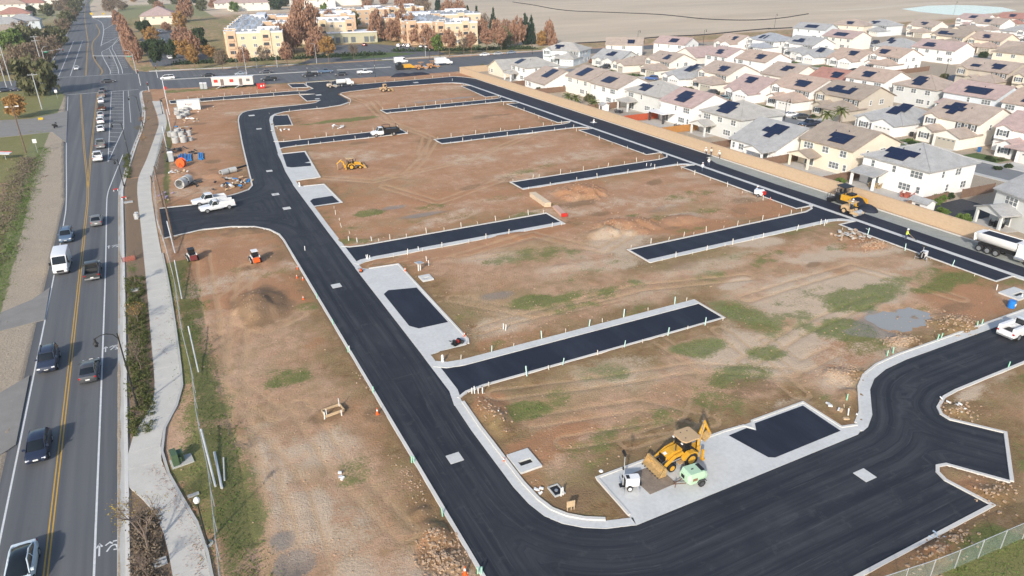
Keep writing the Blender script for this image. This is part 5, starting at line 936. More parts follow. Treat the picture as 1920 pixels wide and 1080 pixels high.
roller((103.3,75.7,.06), -85, 'tan single drum roller following the paver'); roller((57.6,252.6,.06), 10, 'pale roller on the far black cul-de-sac', M('dusty_tan', (.55,.47,.38), .7))
rx, ry = G(722, 172); lg = thing('wheel_loader', 'small dusty yellow loader on bare soil at the far end', 'loader', (rx, ry, .05), R(0))
for x in (-.9, 1.0):
    for s in (-1, 1): wheel(lg, x, s*.8, .6, .45, TAN)
P(lg, 'body', TAN, ('b', -1.7, .2, -.6, .6, .6, 1.5)); P(lg, 'cab', TAN, ('b', -.5, .5, -.6, .6, 1.5, 2.5)); P(lg, 'side_window', CARGLASS, ('b', -.4, .4, -.62, .62, 1.7, 2.3)); P(lg, 'front_frame', TAN, ('b', .2, 1.7, -.4, .4, .6, 1.1)); P(lg, 'lift_arm', TAN, ('p', [(.6,1.2),(.7,1.5),(2.3,.7),(2.2,.45)], -.5, .5)); P(lg, 'bucket', BUCKET, ('p', [(2.2,.1),(2.2,.9),(2.5,.95),(2.5,.4),(3.0,.1)], -1.2, 1.2))
tb = thing('service_truck', 'white service truck with tank beside the far cul-de-sac', 'truck', (62.0,253.6,.06), R(0))
P(tb, 'tank', WHITE, ('c', (-2.4,0,1.7),(.6,0,1.7),.75,.75,16), smooth=True); P(tb, 'frame', BLACK, ('b', -2.8, 3.0, -.5, .5, .6, .9)); P(tb, 'cab', WHITE, ('p', [(1.0,.7),(1.0,2.5),(2.2,2.5),(2.6,1.7),(3.4,1.5),(3.4,.7)], -1.0, 1.0)); P(tb, 'windshield', CARGLASS, ('q', (2.63,-.85,1.72),(2.63,.85,1.72),(2.24,.85,2.42),(2.24,-.85,2.42)))
for x in (-2.0, -1.0, 2.5):
    for s in (-1, 1): wheel(tb, x, s*.85, .48, .3)
dt = thing('dump_truck', 'white three axle dump truck backing along the tan wall at the right edge', 'truck', (107.0,51.6,.05), R(-88))
MB().loft([[(x_,k_*1.28*math.sin(a_),2.75-(1.0-math.cos(a_-math.pi))*0-1.5*k_*(-math.cos(a_))*(1 if math.cos(a_) < 0 else 0)-.0) for a_ in np.linspace(-1.57, -4.71, 9)]+[(x_,1.28*k_,2.76),(x_,-1.28*k_,2.76)][::-1] for x_, k_ in ((-4.8,.72),(-4.5,.92),(-4.0,1.0),(.9,1.0),(1.1,.9))]).build('dump_body', WHITE, dt, True); P(dt, 'load', ASPHB, ('b', -4.0, .8, -1.08, 1.08, 2.74, 2.78)); P(dt, 'side_rim', WHITE, ('b', -4.2, 1.0, -1.3, -1.15, 2.7, 2.85), ('b', -4.2, 1.0, 1.15, 1.3, 2.7, 2.85)); P(dt, 'tailgate', WHITE, ('o', (-4.7,0,2.1), (.12,2.5,1.1), 0, -.15)); P(dt, 'frame', BLACK, ('b', -4.3, 4.0, -.5, .5, .75, 1.15)); P(dt, 'fuel_tank', CHROME, ('c', (1.2,-.95,.75),(2.4,-.95,.75),.32), ('c', (1.2,.95,.75),(2.4,.95,.75),.32))
P(dt, 'cab', WHITE, ('p', [(1.3,.9),(1.3,2.9),(2.5,2.9),(2.8,2.0),(4.2,1.8),(4.3,.8)], -1.15, 1.15)); P(dt, 'windshield', CARGLASS, ('q', (2.83,-1,2.02),(2.83,1,2.02),(2.54,1,2.8),(2.54,-1,2.8)))
for x in (-3.7, -2.5, -1.3, 3.4):
    for s in (-1, 1): wheel(dt, x, s*.98, .52, .38, CHROME)
def skid(loc, ang, label, col2):
    r = thing('skid_steer', label, 'skid steer', loc, R(ang)); r.scale = (.86, .86, .9)
    for x in (-.55, .6):
        for s in (-1, 1): wheel(r, x, s*.72, .4, .3, WHITE)
    P(r, 'body', WHITE, ('b', -1.1, .9, -.55, .55, .3, 1.0)); P(r, 'engine_door', col2, ('b', -1.35, -1.1, -.55, .55, .35, 1.15)); P(r, 'cab', BLACK, ('p', [(-.6,1.0),(-.6,1.95),(.55,1.95),(.8,1.0)], -.5, .5)); P(r, 'roof', WHITE if col2 == ORANGE else BLACK, ('b', -.7, .6, -.52, .52, 1.95, 2.02)); P(r, 'rear_window', CARGLASS, ('b', -.62, -.6, -.4, .4, 1.2, 1.8))
    for s in (-1, 1): P(r, 'lift_arm', WHITE, ('p', [(-1.2,1.1),(-1.2,1.35),(.6,1.2),(1.4,.45),(1.3,.3),(.5,1.0)], s*.62-.06, s*.62+.06)); P(r, 'taillight', LAMPRED, ('o', (-1.37,s*.45,1.0), (.04,.1,.15)))
    P(r, 'bucket', DKSTEEL, ('p', [(1.3,.08),(1.3,.6),(1.5,.62),(1.5,.3),(2.0,.08)], -.9, .9)); return r
skid((1.0,107.2,.03), 97, 'white and black skid steer with its rear to us next to the fence corner', M('dark_red', (.18,.04,.04), .5)); skid((9.2,102.0,.03), 92, 'white and orange skid steer alone on the bare soil', ORANGE)
cm = thing('plate_compactor', 'black and red compactor lying on the concrete apron', 'compactor', (25.9,65.6,.085), R(20)); P(cm, 'base', BLACK, ('p', [(-.6,.05),(-.7,.2),(.7,.2),(.6,.05)], -.35, .35)); P(cm, 'engine', RED, ('b', -.2, .2, -.15, .15, .2, .5)); P(cm, 'shroud', BLACK, ('b', -.45, -.2, -.25, .25, .2, .6), ('b', .2, .5, -.25, .25, .2, .55)); P(cm, 'handle', BLACK, ('t', [(-.3,-.25,.4),(-1.0,-.25,.75),(-1.0,.25,.75),(-.3,.25,.4)], .035, 6)); wheel(cm, .5, .35, .22, .15, DKSTEEL); wheel(cm, .5, -.35, .22, .15, DKSTEEL)
cm2 = thing('plate_compactor', 'small orange handled compactor at the gutter edge', 'compactor', (21.9,91.0,.085), R(60)); P(cm2, 'base', BLACK, ('b', -.3, .3, -.22, .22, .02, .15)); P(cm2, 'engine', ORANGE, ('b', -.18, .18, -.15, .15, .15, .45)); P(cm2, 'handle', BLACK, ('t', [(-.2,-.18,.3),(-.7,-.18,.8),(-.7,.18,.8),(-.2,.18,.3)], .025, 6))
gx_, gy_ = G(1424, 369); gn = thing('mixer_trailer', 'small white and red trailer machine beside the kerb with a worker', 'machine', (gx_, gy_, .05), R(-80)); P(gn, 'box', WHITE, ('p', [(-.8,.45),(-.9,1.2),(.3,1.35),(.9,.9),(.8,.45)], -.55, .55)); P(gn, 'engine_cover', RED, ('b', .45, 1.0, -.45, .45, .55, 1.15)); P(gn, 'drawbar', DKSTEEL, ('t', [(-.8,0,.45),(-2.0,0,.4)], .05, 6))
for s in (-1, 1): wheel(gn, .1, s*.65, .32, .2)
# far machines on the cross road
fx, fy = G(757, 130); fm = thing('asphalt_paver', 'yellow and black paver parked on the cross road', 'paver', (fx, fy, 0), R(-4)); P(fm, 'body', YELLOW, ('b', -.5, 3.0, -1.2, 1.2, .7, 2.0)); P(fm, 'screed', BLACK, ('b', -3.0, -.5, -1.6, 1.6, .2, 1.9), ('b', -2.0, -1.0, -1.0, 1.0, 1.9, 2.9)); P(fm, 'hopper', YELLOW, ('p', [(3.0,.5),(3.0,1.8),(4.2,1.2),(4.2,.5)], -1.3, 1.3)); 
for s in (-1, 1): P(fm, 'track', RUBBER, ('b', -.8, 2.8, s*.95-.2, s*.95+.2, .02, .7))
for px, a, lb in ((790,0,'tan loader parked on the cross road next to the yellow paver'),(812,5,'orange and tan grinder parked before the white truck')): fx, fy = G(px, 130-(px-790)*.12); q = roller((fx, fy, 0), a, lb, M('dusty_orange', (.50,.26,.12), .7)); q.scale = (1.5,1.5,1.25)
fx, fy = G(830, 122); bt = thing('box_truck', 'white box truck parked at the far corner of the site', 'truck', (fx, fy, 0), R(-3)); P(bt, 'cargo_box', WHITE, ('b', -3.2, 1.4, -1.15, 1.15, .9, 3.1)); P(bt, 'cab', WHITE, ('p', [(1.5,.6),(1.5,2.5),(2.6,2.4),(3.0,1.6),(4.1,1.4),(4.1,.6)], -1.05, 1.05)); P(bt, 'windshield', CARGLASS, ('q', (3.03,-.9,1.65),(3.03,.9,1.65),(2.65,.9,2.35),(2.65,-.9,2.35)))
for x in (-2.2, 3.0):
    for s in (-1, 1): wheel(bt, x, s*.9, .45, .3)
P(tag(thing('asphalt_heap', 'long black heap of milled asphalt behind the far kerb', 'heap', (*G(770,142), -.1), R(0)), None), 'heap', ASPHB, ('l', [[(8*u, 1.9*k*v*math.cos(a), max(0, 1.5*k*math.sin(a)*v)) for a in np.linspace(0, math.pi, 8)] for u, k, v in ((-1,.15,1),(-.75,.8,1.1),(-.4,1,1),(-.05,.65,1),(.2,.9,.95),(.6,.8,.9),(.85,.4,1),(1,.1,1))]))
# ============================================================ people
def person(loc, ang, shirt, hat, label, pose='stand', tool=False):
    r = thing('person', label, 'person', loc, R(ang), 'workers on the site')
    key = 'person_%s_%s' % (pose, '_'.join('%.2f' % c for c in shirt))
    if key not in _mc:
        m, t, b = nodes(key); s = N(t, 'ShaderNodeSeparateXYZ'); L(t, N(t, 'ShaderNodeTexCoord').outputs['Object'], s.inputs[0])
        c = N(t, 'ShaderNodeValToRGB'); c.color_ramp.interpolation = 'CONSTANT'; e = c.color_ramp.elements
        L(t, math_(t, 'DIVIDE', s.outputs[2], 1.8), c.inputs[0]); e[0].color = (.05,.035,.025,1); e[1].position = .06; e[1].color = (.045,.06,.10,1)
        for p_, cc in ((.52, shirt), (.83, (.42,.25,.17))): n = e.new(p_); n.color = (*cc, 1)
        L(t, c.outputs[0], b.inputs['Base Color']); b.inputs['Roughness'].default_value = .8; _mc[key] = m
    lean = .28 if pose == 'lean' else 0; st_ = .16
    V = [(0,0,.95,.15),(.02+lean*.4,0,1.2,.17),(.03+lean*.8,0,1.42,.15),(.04+lean,0,1.54,.06),(.06+lean*1.1,0,1.66,.105),(.07+lean*1.1,0,1.76,.08),
         (st_*.4,.1,.9,.11),(st_,.12,.5,.085),(st_*.8,.12,.1,.06),(st_*.8+.16,.13,.05,.05),(-st_*.4,-.1,.9,.11),(-st_,-.12,.5,.085),(-st_*1.2,-.12,.1,.06),(-st_*1.2+.16,-.13,.05,.05),
         (.03+lean*.8,.2,1.42,.075),(.1+lean,.28,1.16,.055),(.34+lean,.2,1.05,.042),(.42+lean,.18,1.04,.05),(.03+lean*.8,-.2,1.42,.075),(.05+lean,-.29,1.16,.055),(.3+lean,-.2,1.0,.042),(.38+lean,-.18,.99,.05)]
    E_ = [(0,1),(1,2),(2,3),(3,4),(4,5),(0,6),(6,7),(7,8),(8,9),(0,10),(10,11),(11,12),(12,13),(2,14),(14,15),(15,16),(16,17),(2,18),(18,19),(19,20),(20,21)]
    me = bpy.data.meshes.new('body'); me.from_pydata([v[:3] for v in V], E_, []); me.materials.append(_mc[key]); o = link(bpy.data.objects.new('body', me), r)
    md = o.modifiers.new('skin', 'SKIN'); sv = me.skin_vertices[0].data if me.skin_vertices else None
    if sv is None:
        import bmesh as bmz
        bm = bmz.new(); bm.from_mesh(me); bm.verts.layers.skin.verify(); bm.to_mesh(me); bm.free(); sv = me.skin_vertices[0].data
    for q, v in zip(sv, V): q.radius = (v[3], v[3])
    sv[0].use_root = True; sb = o.modifiers.new('sub', 'SUBSURF'); sb.levels = sb.render_levels = 1
    hx = .07+lean*1.1
    mh = MB().loft([[(hx+a*math.cos(q)*1.15, a*math.sin(q), z) for q in np.linspace(0, 6.283, 12, endpoint=False)] for a, z in ((.175,1.73),(.14,1.75),(.13,1.83),(.07,1.88))]); mh.build('hard_hat', hat, r, True)
    if tool:
        t_ = thing('rake', 'long handled rake held by the worker: '+label[:40], 'rake', loc, R(ang)); P(t_, 'handle', WOOD, ('c', (.2,-.1,1.15),(1.5,.1,.06),.02,.02,6)); P(t_, 'head', DKSTEEL, ('b', 1.48, 1.56, -.3, .5, .06, .12))
    return r
HV = (.62,.72,.10); HATW = M('hat_white', (.8,.8,.78), .4)
person((100.4,63.3,.09), -30, HV, HATW, 'worker in yellow shirt and white hat raking at the concrete gutter', 'stand', True)
person((108.5,118.4,.06), 200, (.8,.78,.74), HATW, 'worker in white, leftmost of the three by the tan wall', 'lean'); person((109.2,117.6,.06), 200, (.62,.60,.52), M('hat_dark', (.03,.03,.03), .5), 'worker with dark hat, middle of the three by the tan wall'); person((109.2,114.8,.06), 190, (.75,.74,.70), HATW, 'worker in pale top, rightmost of the three by the tan wall', 'lean')
person((102.6,110.9,.09), 60, (.80,.70,.62), HATW, 'worker standing on the concrete gutter beside fresh asphalt'); person((98.6,108.3,.1), 40, (.66,.70,.72), HATW, 'worker bending at the edge of the black strip', 'lean'); person((96.6,91.4,.06), -60, (.35,.45,.60), HATW, 'worker in blue leaning over beside the white trailer machine', 'lean')
person((102.9,155.8,.06), 20, (.82,.80,.78), HATW, 'lone worker in white on the far wall-side street'); person((109.0,83.6,.06), 250, (.80,.70,.58), HATW, 'worker walking between the paver and the tan wall'); person((103.2,75.8,.95), -85, (.78,.77,.74), HATW, 'operator in white riding the tan roller')
# ============================================================ site furniture
SWH = MB().box(-.03,.03,-.03,.03,0,.55).mesh('survey_stake', M('stake_white', (.72,.66,.56), .8, .1)); STL = MB().box(-.045,.045,-.045,.045,0,1.05).mesh('survey_stake', M('stake_teal', (.50,.72,.66), .7, .1)); SWT = MB().box(-.04,.04,-.04,.04,0,1.0).mesh('survey_stake', M('stake_cream', (.74,.71,.63), .8, .1)); SPV = MB().cyl((0,0,0),(0,0,1.0),.06,.06,8).mesh('pipe_riser', PVC); SGR = MB().cyl((0,0,0),(0,0,.85),.06,.06,8).mesh('pipe_riser', SEWER)
def stakes(line, n, label, group, off=0.0, tall=True):
    a = resamp(line, n)
    for i, q in enumerate(a):
        me = (STL if 'nearest' in label else SWT) if (tall and i % 2) else SWH; o = inst('survey_stake', me, None, (q[0]+random.uniform(-1.1,1.1), q[1]+off+random.uniform(-.15,.15), 0), random.uniform(0,1), random.uniform(.8,1.15)); o.rotation_euler = (random.gauss(0,.07), random.gauss(0,.07), random.random())
        tag(o, label, 'stake', group)
random.seed(3)
for (y0, y1, xa, xb, nm) in ((56.0,62.3,26,57,'nearest stub street'),(94.2,101.3,27,57,'left middle stub street'),(171.2,178.2,28,56,'far left stub street'),(74.3,80.6,61,98,'right middle stub street'),(114.6,120.9,62,97,'second right stub street'),(156.4,162.6,62,97,'third right stub street'),(199.0,205.3,62,97,'farthest right stub street')):
    n = int((xb-xa)/2.7); stakes([(xa,y0),(xb,y0)], n, f'survey stake on the near edge of the {nm}', f'stakes near edge {nm}'); stakes([(xa,y1),(xb,y1)], n, f'survey stake on the far edge of the {nm}', f'stakes far edge {nm}')
stakes([(8,253.8),(45,252.8)], 14, 'stake along the thin street before the site trailer', 'stakes thin street'); stakes([(10,245.9),(44,243.9)], 10, 'stake on the lower edge of the thin street by the yard', 'stakes thin street lower'); stakes([(62,255.6),(104,256)], 12, 'stake behind the top street kerb', 'stakes top street'); stakes([(30,215),(54,217.5)], 6, 'stake beside the far bend kerb', 'stakes far bend', 0); stakes([(24,107),(24.5,121)], 5, 'stake along the concrete strip left of the red soil', 'stakes red soil'); stakes([(96.2,50),(96.4,71)], 7, 'stake along the nearest wall-side parking strip', 'stakes strip near'); stakes([(96.4,84),(96.4,112)], 7, 'stake along the second wall-side parking strip', 'stakes strip second'); stakes([(96.0,126),(96.2,153)], 6, 'stake along the third wall-side parking strip', 'stakes strip third'); stakes([(96,166),(96,194)], 6, 'stake along the fourth wall-side parking strip', 'stakes strip fourth')
PLACES = [(900,740,'by the corner of the nearest stub street'),(938,784,'near the green patch on the inner corner'),(1054,929,'by the open utility pit'),(680,455,'on the red soil left of the middle stub'),(690,487,'on the tip of the middle island'),(795,485,'behind the white parking apron'),(1547,421,'at the mouth of the right middle stub'),(1216,312,'at the mouth of the second right stub'),(848,152,'at the far corner by the wall'),(1890,552,'near the blue drum'),(625,783,'at the low timber form'),(1590,768,'by the black pad corner'),(572,470,'inside the street bend'),(946,619,'above the nearest stub street'),(610,585,'left of the street by the soil heap'),(655,660,'left of the street by the long pad'),(700,738,'left of the street below the long pad'),(774,868,'left of the street by the near collar'),(830,968,'left of the street near the small mound'),(900,1076,'at the bottom kerb'),(1668,665,'on the right curve of the gutter'),(1760,637,'beside the puddle gutter'),(1836,611,'farther right along the puddle gutter'),(1890,690,'at the right edge kerb')]
def risers(lst, me, label, group, h=1.0):
    for px, py in lst:
        x, y = G(px, py); pl = min(PLACES, key=lambda q: (q[0]-px)**2+(q[1]-py)**2)[2]; o = inst('pipe_riser', me, None, (x, y, -.05), 0, (1, 1, h*random.uniform(.85,1.1))); o.rotation_euler = (random.uniform(-.08,.08), random.uniform(-.08,.08), 0); tag(o, label+' '+pl, 'pipe', group+' '+pl)
risers([(594,560),(625,610),(653,661),(700,738),(772,868),(776,868),(830,968),(896,1076),(903,1078),(1663,668),(1674,663),(1757,639),(1764,635),(1832,612),(1840,610),(1587,752),(1890,690)], SGR, 'green pipe riser', 'green risers', 1.0)
risers([(655,660),(885,738),(890,738),(897,738),(905,738),(936,782),(940,786),(1052,930),(1056,928),(697,452),(670,455),(654,452),(690,487),(694,487),(688,487),(785,470),(804,498),(800,490),(1546,420),(1550,420),(1545,424),(1212,312),(1220,312),(848,152),(1868,545),(1915,560),(641,780),(609,786),(1590,780),(572,470),(948,620),(944,618)], SPV, 'white pipe riser', 'white risers', .85)
CONE = MB(); CONE.cyl((0,0,.04),(0,0,.72),.17,.03,10).box(-.2,.2,-.2,.2,0,.04); CONE = CONE.mesh('traffic_cone', ORANGE); CBAND = MB().cyl((0,0,.38),(0,0,.55),.105,.068,10,False).mesh('reflective_band', WHITE)
for i, (px, py, s, l) in enumerate(((569,562,1,'orange cone left of the street beside the soil heap'),(871,632,1,'orange cone at the corner of the long parking pad'),(945,866,.9,'red cone by the square concrete slab'),(872,1078,1.5,'tall orange marker at the bottom kerb'),(708,778,1.3,'orange board marker left of the street'),(557,522,1.0,'yellow orange marker by the street bend'),(568,525,.9,'yellow marker next to the street bend'),(558,505,1.0,'orange fencing marker by the bend'),(760,510,1.2,'orange marker beside the white parking apron'),(1444,375,.9,'cone by the white trailer machine'))):
    x, y = G(px, py); c = thing('traffic_cone', l, 'cone', (x, y, .0)); c.scale = (s*.62, s*.62, s*.8); o = inst('cone', CONE, c); inst('reflective_band', CBAND, o)
def hydrant(loc, label):
    r = thing('fire_hydrant', label, 'hydrant', loc); P(r, 'barrel', WHITE, ('c', (0,0,0),(0,0,.1),.19,.19,12), ('c', (0,0,.1),(0,0,.7),.13,.13,12)); P(r, 'bonnet', WHITE, ('c', (0,0,.7),(0,0,.85),.15,.05,12)); P(r, 'outlet', WHITE, ('c', (0,-.24,.5),(0,.24,.5),.07,.07,10))
hydrant((*G(830,679), .1), 'white fire hydrant on the curved island by the nearest stub'); hydrant((*G(562,350), .1), 'white fire hydrant between the two far concrete aprons')
for i, (x, y, s, l) in enumerate(((17.6,88.0,1.25,'square concrete collar in the street beside the long pad'),(17.8,46.9,1.25,'square concrete collar in the nearest stretch of street'),(47.9,28.7,1.3,'square concrete collar on the broad curve'),(17.7,134.5,1.3,'concrete collar in the street by the entry'),(18.0,125.0,1.3,'concrete collar below the entry'),(19.5,152.0,1.2,'concrete collar upstreet of the entry'),(24.2,195.8,1.3,'concrete collar far up the left street'),(25.2,215.3,1.6,'concrete collar at the far left bend'),(105.6,160,1.4,'concrete collar in the far wall-side street'),(87,248.6,1.8,'concrete collar in the top street'),(50,240,1.8,'concrete collar in the far cul-de-sac'),(48,233,1.4,'second concrete collar in the far cul-de-sac'))):
    r = thing('manhole_collar', l, 'manhole', (x, y, .07), 0, 'manhole collars'); P(r, 'collar', CONC, ('b', -s/2, s/2, -s/2, s/2, -.05, .022)); P(r, 'cover', M('manhole_iron', (.33,.33,.32), .6, .15), ('c', (0,0,.02),(0,0,.03),.32,.32,16)) if i in (3,) else None
def slab(px, py, sx, sy, a, label, slot=True):
    x, y = G(px, py); r = thing('concrete_vault', label, 'vault', (x, y, .0), R(a))
    if slot: P(r, 'lid', CONC, ('b', -sx/2, sx/2, sy*.02, sy/2, 0, .22), ('b', -sx/2, sx/2, -sy/2, -sy*.22, 0, .22), ('b', -sx/2, -sx*.3, -sy*.22, sy*.02, 0, .22), ('b', sx*.3, sx/2, -sy*.22, sy*.02, 0, .22)); P(r, 'pit', BLACK, ('b', -sx*.3, sx*.3, -sy*.22, sy*.02, -.02, .04))
    else: P(r, 'lid', CONC, ('b', -sx/2, sx/2, -sy/2, sy/2, 0, .15))
slab(983,867,2.1,2.7,0,'square concrete slab with a dark slot by the curved gutter'); slab(799,523,1.6,1.9,0,'small slotted concrete slab beside the long white apron'); slab(1905,553,3.4,2.6,0,'slotted concrete slab near the blue drum')
vx, vy = G(1043, 921); r = thing('utility_box', 'open black lined utility pit on the inner corner', 'utility pit', (vx, vy, 0), R(0)); P(r, 'rim', PIPE, ('b', -.5, .5, -.65, -.55, 0, .14), ('b', -.5, .5, .55, .65, 0, .14), ('b', -.5, -.4, -.55, .55, 0, .14), ('b', .4, .5, -.55, .55, 0, .14)); P(r, 'pit', BLACK, ('b', -.4, .4, -.55, .55, -.03, .05)); P(r, 'valve', STEEL, ('c', (0,0,.05),(0,0,.12),.15,.15,10))
vx, vy = G(787, 508); r = thing('utility_box', 'grey utility cabinet frame standing behind the white apron', 'utility box', (vx, vy, 0), R(20)); P(r, 'lid', GALV, ('o', (0,0,1.25), (1.1,.8,.12), 0, .15)); P(r, 'leg', PVC, ('c', (-.2,0,0),(-.2,0,1.2),.08), ('c', (.15,0,0),(.15,0,1.2),.08))
vx, vy = G(1070, 957); r = thing('form_board_stand', 'small wooden form board standing at the inner corner', 'timber', (vx, vy, 0), R(-10)); P(r, 'board', WOOD, ('b', -.35, .35, -.03, .03, .35, .95)); P(r, 'leg', WOOD, ('b', -.32, -.24, -.02, .02, 0, .4), ('b', .0, .08, -.02, .02, 0, .4), ('b', .26, .34, -.02, .02, 0, .4))
P(tag(thing('rubbish_scrap', 'white scrap of plastic by the big apron', 'rubbish', (*G(1127,884), .03)), None), 'scrap', WHITE, ('c', (0,0,0),(0,0,.08),.2,.14,8))
bx, by = G(1895, 577); r = thing('drum', 'bright blue plastic drum near the right edge', 'drum', (bx, by, 0), R(0)); P(r, 'barrel', M('drum_blue', (.02,.20,.62), .4, .06), ('c', (0,0,.05),(0,0,1.0),.42,.42,16), ('c', (0,0,.3),(0,0,.36),.45,.45,16), ('c', (0,0,.66),(0,0,.72),.45,.45,16)); P(r, 'label', WHITE, ('b', -.15, .15, -.47, -.44, .4, .7))
# stacked lumber
def lumber(px0, py0, px1, py1, mat, label, h, wd, red=False):
    a, b_ = Vector(G(px0, py0)), Vector(G(px1, py1)); d = b_-a; r = thing('lumber_stack', label, 'lumber', (*((a+b_)/2), 0), math.atan2(d.y, d.x)); ln = d.length; n = 4
    for k in range(int(h/.2)):
        for i in range(n): P(r, 'board', mat, ('b', -ln/2+random.uniform(0,.25), ln/2-random.uniform(0,.25), -wd/2+i*wd/n+.01, -wd/2+(i+1)*wd/n-.01, .1+k*.2, .1+k*.2+.18))
    P(r, 'bearer', WOOD, ('b', -ln*.3, -ln*.3+.1, -wd/2, wd/2, 0, .1), ('b', ln*.3, ln*.3+.1, -wd/2, wd/2, 0, .1))
    if red: P(r, 'end_wrap', RED, ('b', ln/2-.1, ln/2+.05, -wd/2-.03, wd/2+.03, .1, h+.1))
lumber(998,369,1028,390,M('pale_lumber', (.62,.50,.36), .8, .1, 2),'pale lumber stack in the middle of the site',.9,1.2); lumber(1040,390,1058,408,M('pink_lumber', (.55,.36,.28), .8, .1, 2),'pinkish lumber stack with red painted end',.6,1.0,True)
fx, fy = G(625, 775); r = thing('timber_form', 'low wooden form frame with two white stakes left of the street', 'form', (fx, fy, 0), R(8)); P(r, 'board', WOOD, ('b', -.9, .9, -.6, -.55, 0, .3), ('b', -.9, .9, .55, .6, 0, .3), ('b', -.95, -.9, -.6, .6, 0, .3), ('b', .9, .95, -.6, .6, 0, .3)); P(r, 'stake', PVC, ('b', -.85, -.78, -.5, -.43, 0, .9), ('b', .8, .87, .45, .52, 0, .95))
# storage yard on the left
def ring(root, name, mat, x, y, z, r, h, th=.14, n=20):
    m = MB(); secs = [[(x+q*math.cos(a), y+q*math.sin(a), zz) for a in np.linspace(0, 2*math.pi, n, endpoint=False)] for q, zz in ((r,z),(r,z+h),(r-th,z+h),(r-th,z+.02))]
    base = [p for s_ in secs for p in s_]; fs = [(k*n+i, k*n+(i+1) % n, (k+1)*n+(i+1) % n, (k+1)*n+i) for k in range(3) for i in range(n)]+[tuple(range(3*n, 4*n))[::1]]; m.add(base, fs); return m.build(name, mat, root, True)
def precast(lst, group, base):
    for i, (px, py, rr, h, z) in enumerate(lst):
        x, y = G(px, py); r = thing('precast_ring', f'{base}, {ORD[i]} from the bottom', 'concrete ring', (x, y, z), 0, group); ring(r, 'ring', PIPE, 0, 0, 0, rr, h)
precast([(345,267,.75,1.5,0),(330,268,.8,1.4,0),(357,264,.7,.8,0),(328,258,.85,1.5,0),(341,257,.75,1.3,0),(355,254,.62,1.2,0),(333,250,.7,1.2,0),(320,256,.7,1.3,0)], 'precast rings, lower yard pile', 'grey precast ring in the lower pile by the fence')
precast([(337,222,.8,.9,0),(345,219,.85,1.0,0),(352,216,.8,1.2,0),(333,215,.85,1.0,0),(342,212,.8,1.1,0),(350,209,.75,1.2,0),(332,208,.8,1.0,0),(340,206,.7,1.1,.0)], 'precast rings, upper yard pile', 'pale precast ring in the upper pile by the white container')
for px, py, a, rr, l in ((342,352,60,.95,'large concrete pipe lying open end towards us'),(352,346,60,.95,'second concrete pipe right behind the large open one'),(421,328,30,.6,'concrete pipe in the debris pile'),(436,324,20,.6,'short concrete pipe at the top of the debris pile')):
    x, y = G(px, py); r = thing('concrete_pipe', l, 'pipe', (x, y, rr), R(a)); o = ring(r, 'barrel', PIPE, 0, 0, -.8, rr, 1.6, .13, 24); o.rotation_euler = (0, R(-90), 0); 
P(tag(thing('drain_pipe', 'long black corrugated pipe beside the debris pile', 'pipe', (*G(448,316), .2), R(35)), None), 'barrel', BLACK, ('c', (-2,0,0),(2,0,0),.2))
yx, yy = G(322, 303); r = thing('portable_toilet', 'grey portable toilet by the blue pipes', 'portable toilet', (yx, yy, 0), R(-5))
GREYP = M('toilet_grey', (.33,.36,.37), .6, .06); 
def toilet(r, mat): P(r, 'cabin', mat, ('b', -.55, .55, -.55, .55, .1, 2.05)); P(r, 'roof', WHITE, ('l', [[(-.6,-.6,2.05),(.6,-.6,2.05),(.6,.6,2.05),(-.6,.6,2.05)],[(-.45,-.45,2.25),(.45,-.45,2.25),(.45,.45,2.25),(-.45,.45,2.25)]])); P(r, 'door', WHITE if mat != GREYP else M('toilet_door', (.42,.45,.46), .6), ('b', -.4, .4, -.58, -.55, .15, 1.95)); P(r, 'skid', BLACK, ('b', -.6, .6, -.5, -.3, 0, .1), ('b', -.6, .6, .3, .5, 0, .1))
toilet(r, GREYP)
for px, l in ((379,'left one of two grey portable toilets beside the site trailer'),(386,'right one of two grey portable toilets beside the site trailer')): yx, yy = G(px, 167.5); toilet(thing('portable_toilet', l, 'portable toilet', (yx, yy, 0), R(-6)), GREYP)
bx0, by0 = G(347, 298); 
for i in range(11): o = thing('water_pipe', 'bright blue water pipe lying in the yard bundle' if i < 8 else 'blue water pipe of the small pair beside the bundle', 'pipe', (bx0-1.3+i*.36+(0 if i < 8 else 1.4), by0+random.uniform(-.3,.3), .27+(.24 if i in (2,4) else 0)), R(86), 'blue pipes bundle' if i < 8 else 'blue pipes pair'); P(o, 'barrel', BLUEP, ('c', (-2.8,0,0),(3.0,0,0),.16,.16,8), ('c', (-3.0,0,0),(-2.8,0,0),.21,.21,8))
for i in range(6): o = thing('dark_pipe', 'dark pipe lying left of the blue pipes', 'pipe', (bx0-3.6+i*.34, by0+.4, .25), R(84), 'dark pipes'); P(o, 'barrel', BLACK, ('c', (-1.9,0,0),(1.9,0,0),.13,.13,8))
x, y = G(341, 313); r = thing('cable_spool', 'orange reel of conduit standing in the yard', 'spool', (x, y, 0), R(-30)); P(r, 'coil', ORANGE, ('c', (0,-.35,.95),(0,.35,.95),.8,.8,20), smooth=True); P(r, 'flange', ORANGE, ('c', (0,-.48,.95),(0,-.4,.95),.98,.98,20), ('c', (0,.4,.95),(0,.48,.95),.98,.98,20)); P(r, 'stand', RED, ('t', [(-.5,-.55,0),(0,-.55,.95),(.5,-.55,0)], .05, 6), ('t', [(-.5,.55,0),(0,.55,.95),(.5,.55,0)], .05, 6))
a, b_ = Vector(G(334, 209)), Vector(G(377, 206)); d = b_-a; r = thing('shipping_container', 'white storage container with a small dark logo', 'container', (*((a+b_)/2), 0), math.atan2(d.y, d.x)); ln = d.length; P(r, 'box', M('container_white', (.74,.73,.69), .6, .05), ('b', -ln/2, ln/2, 0, 2.6, .1, 2.9))
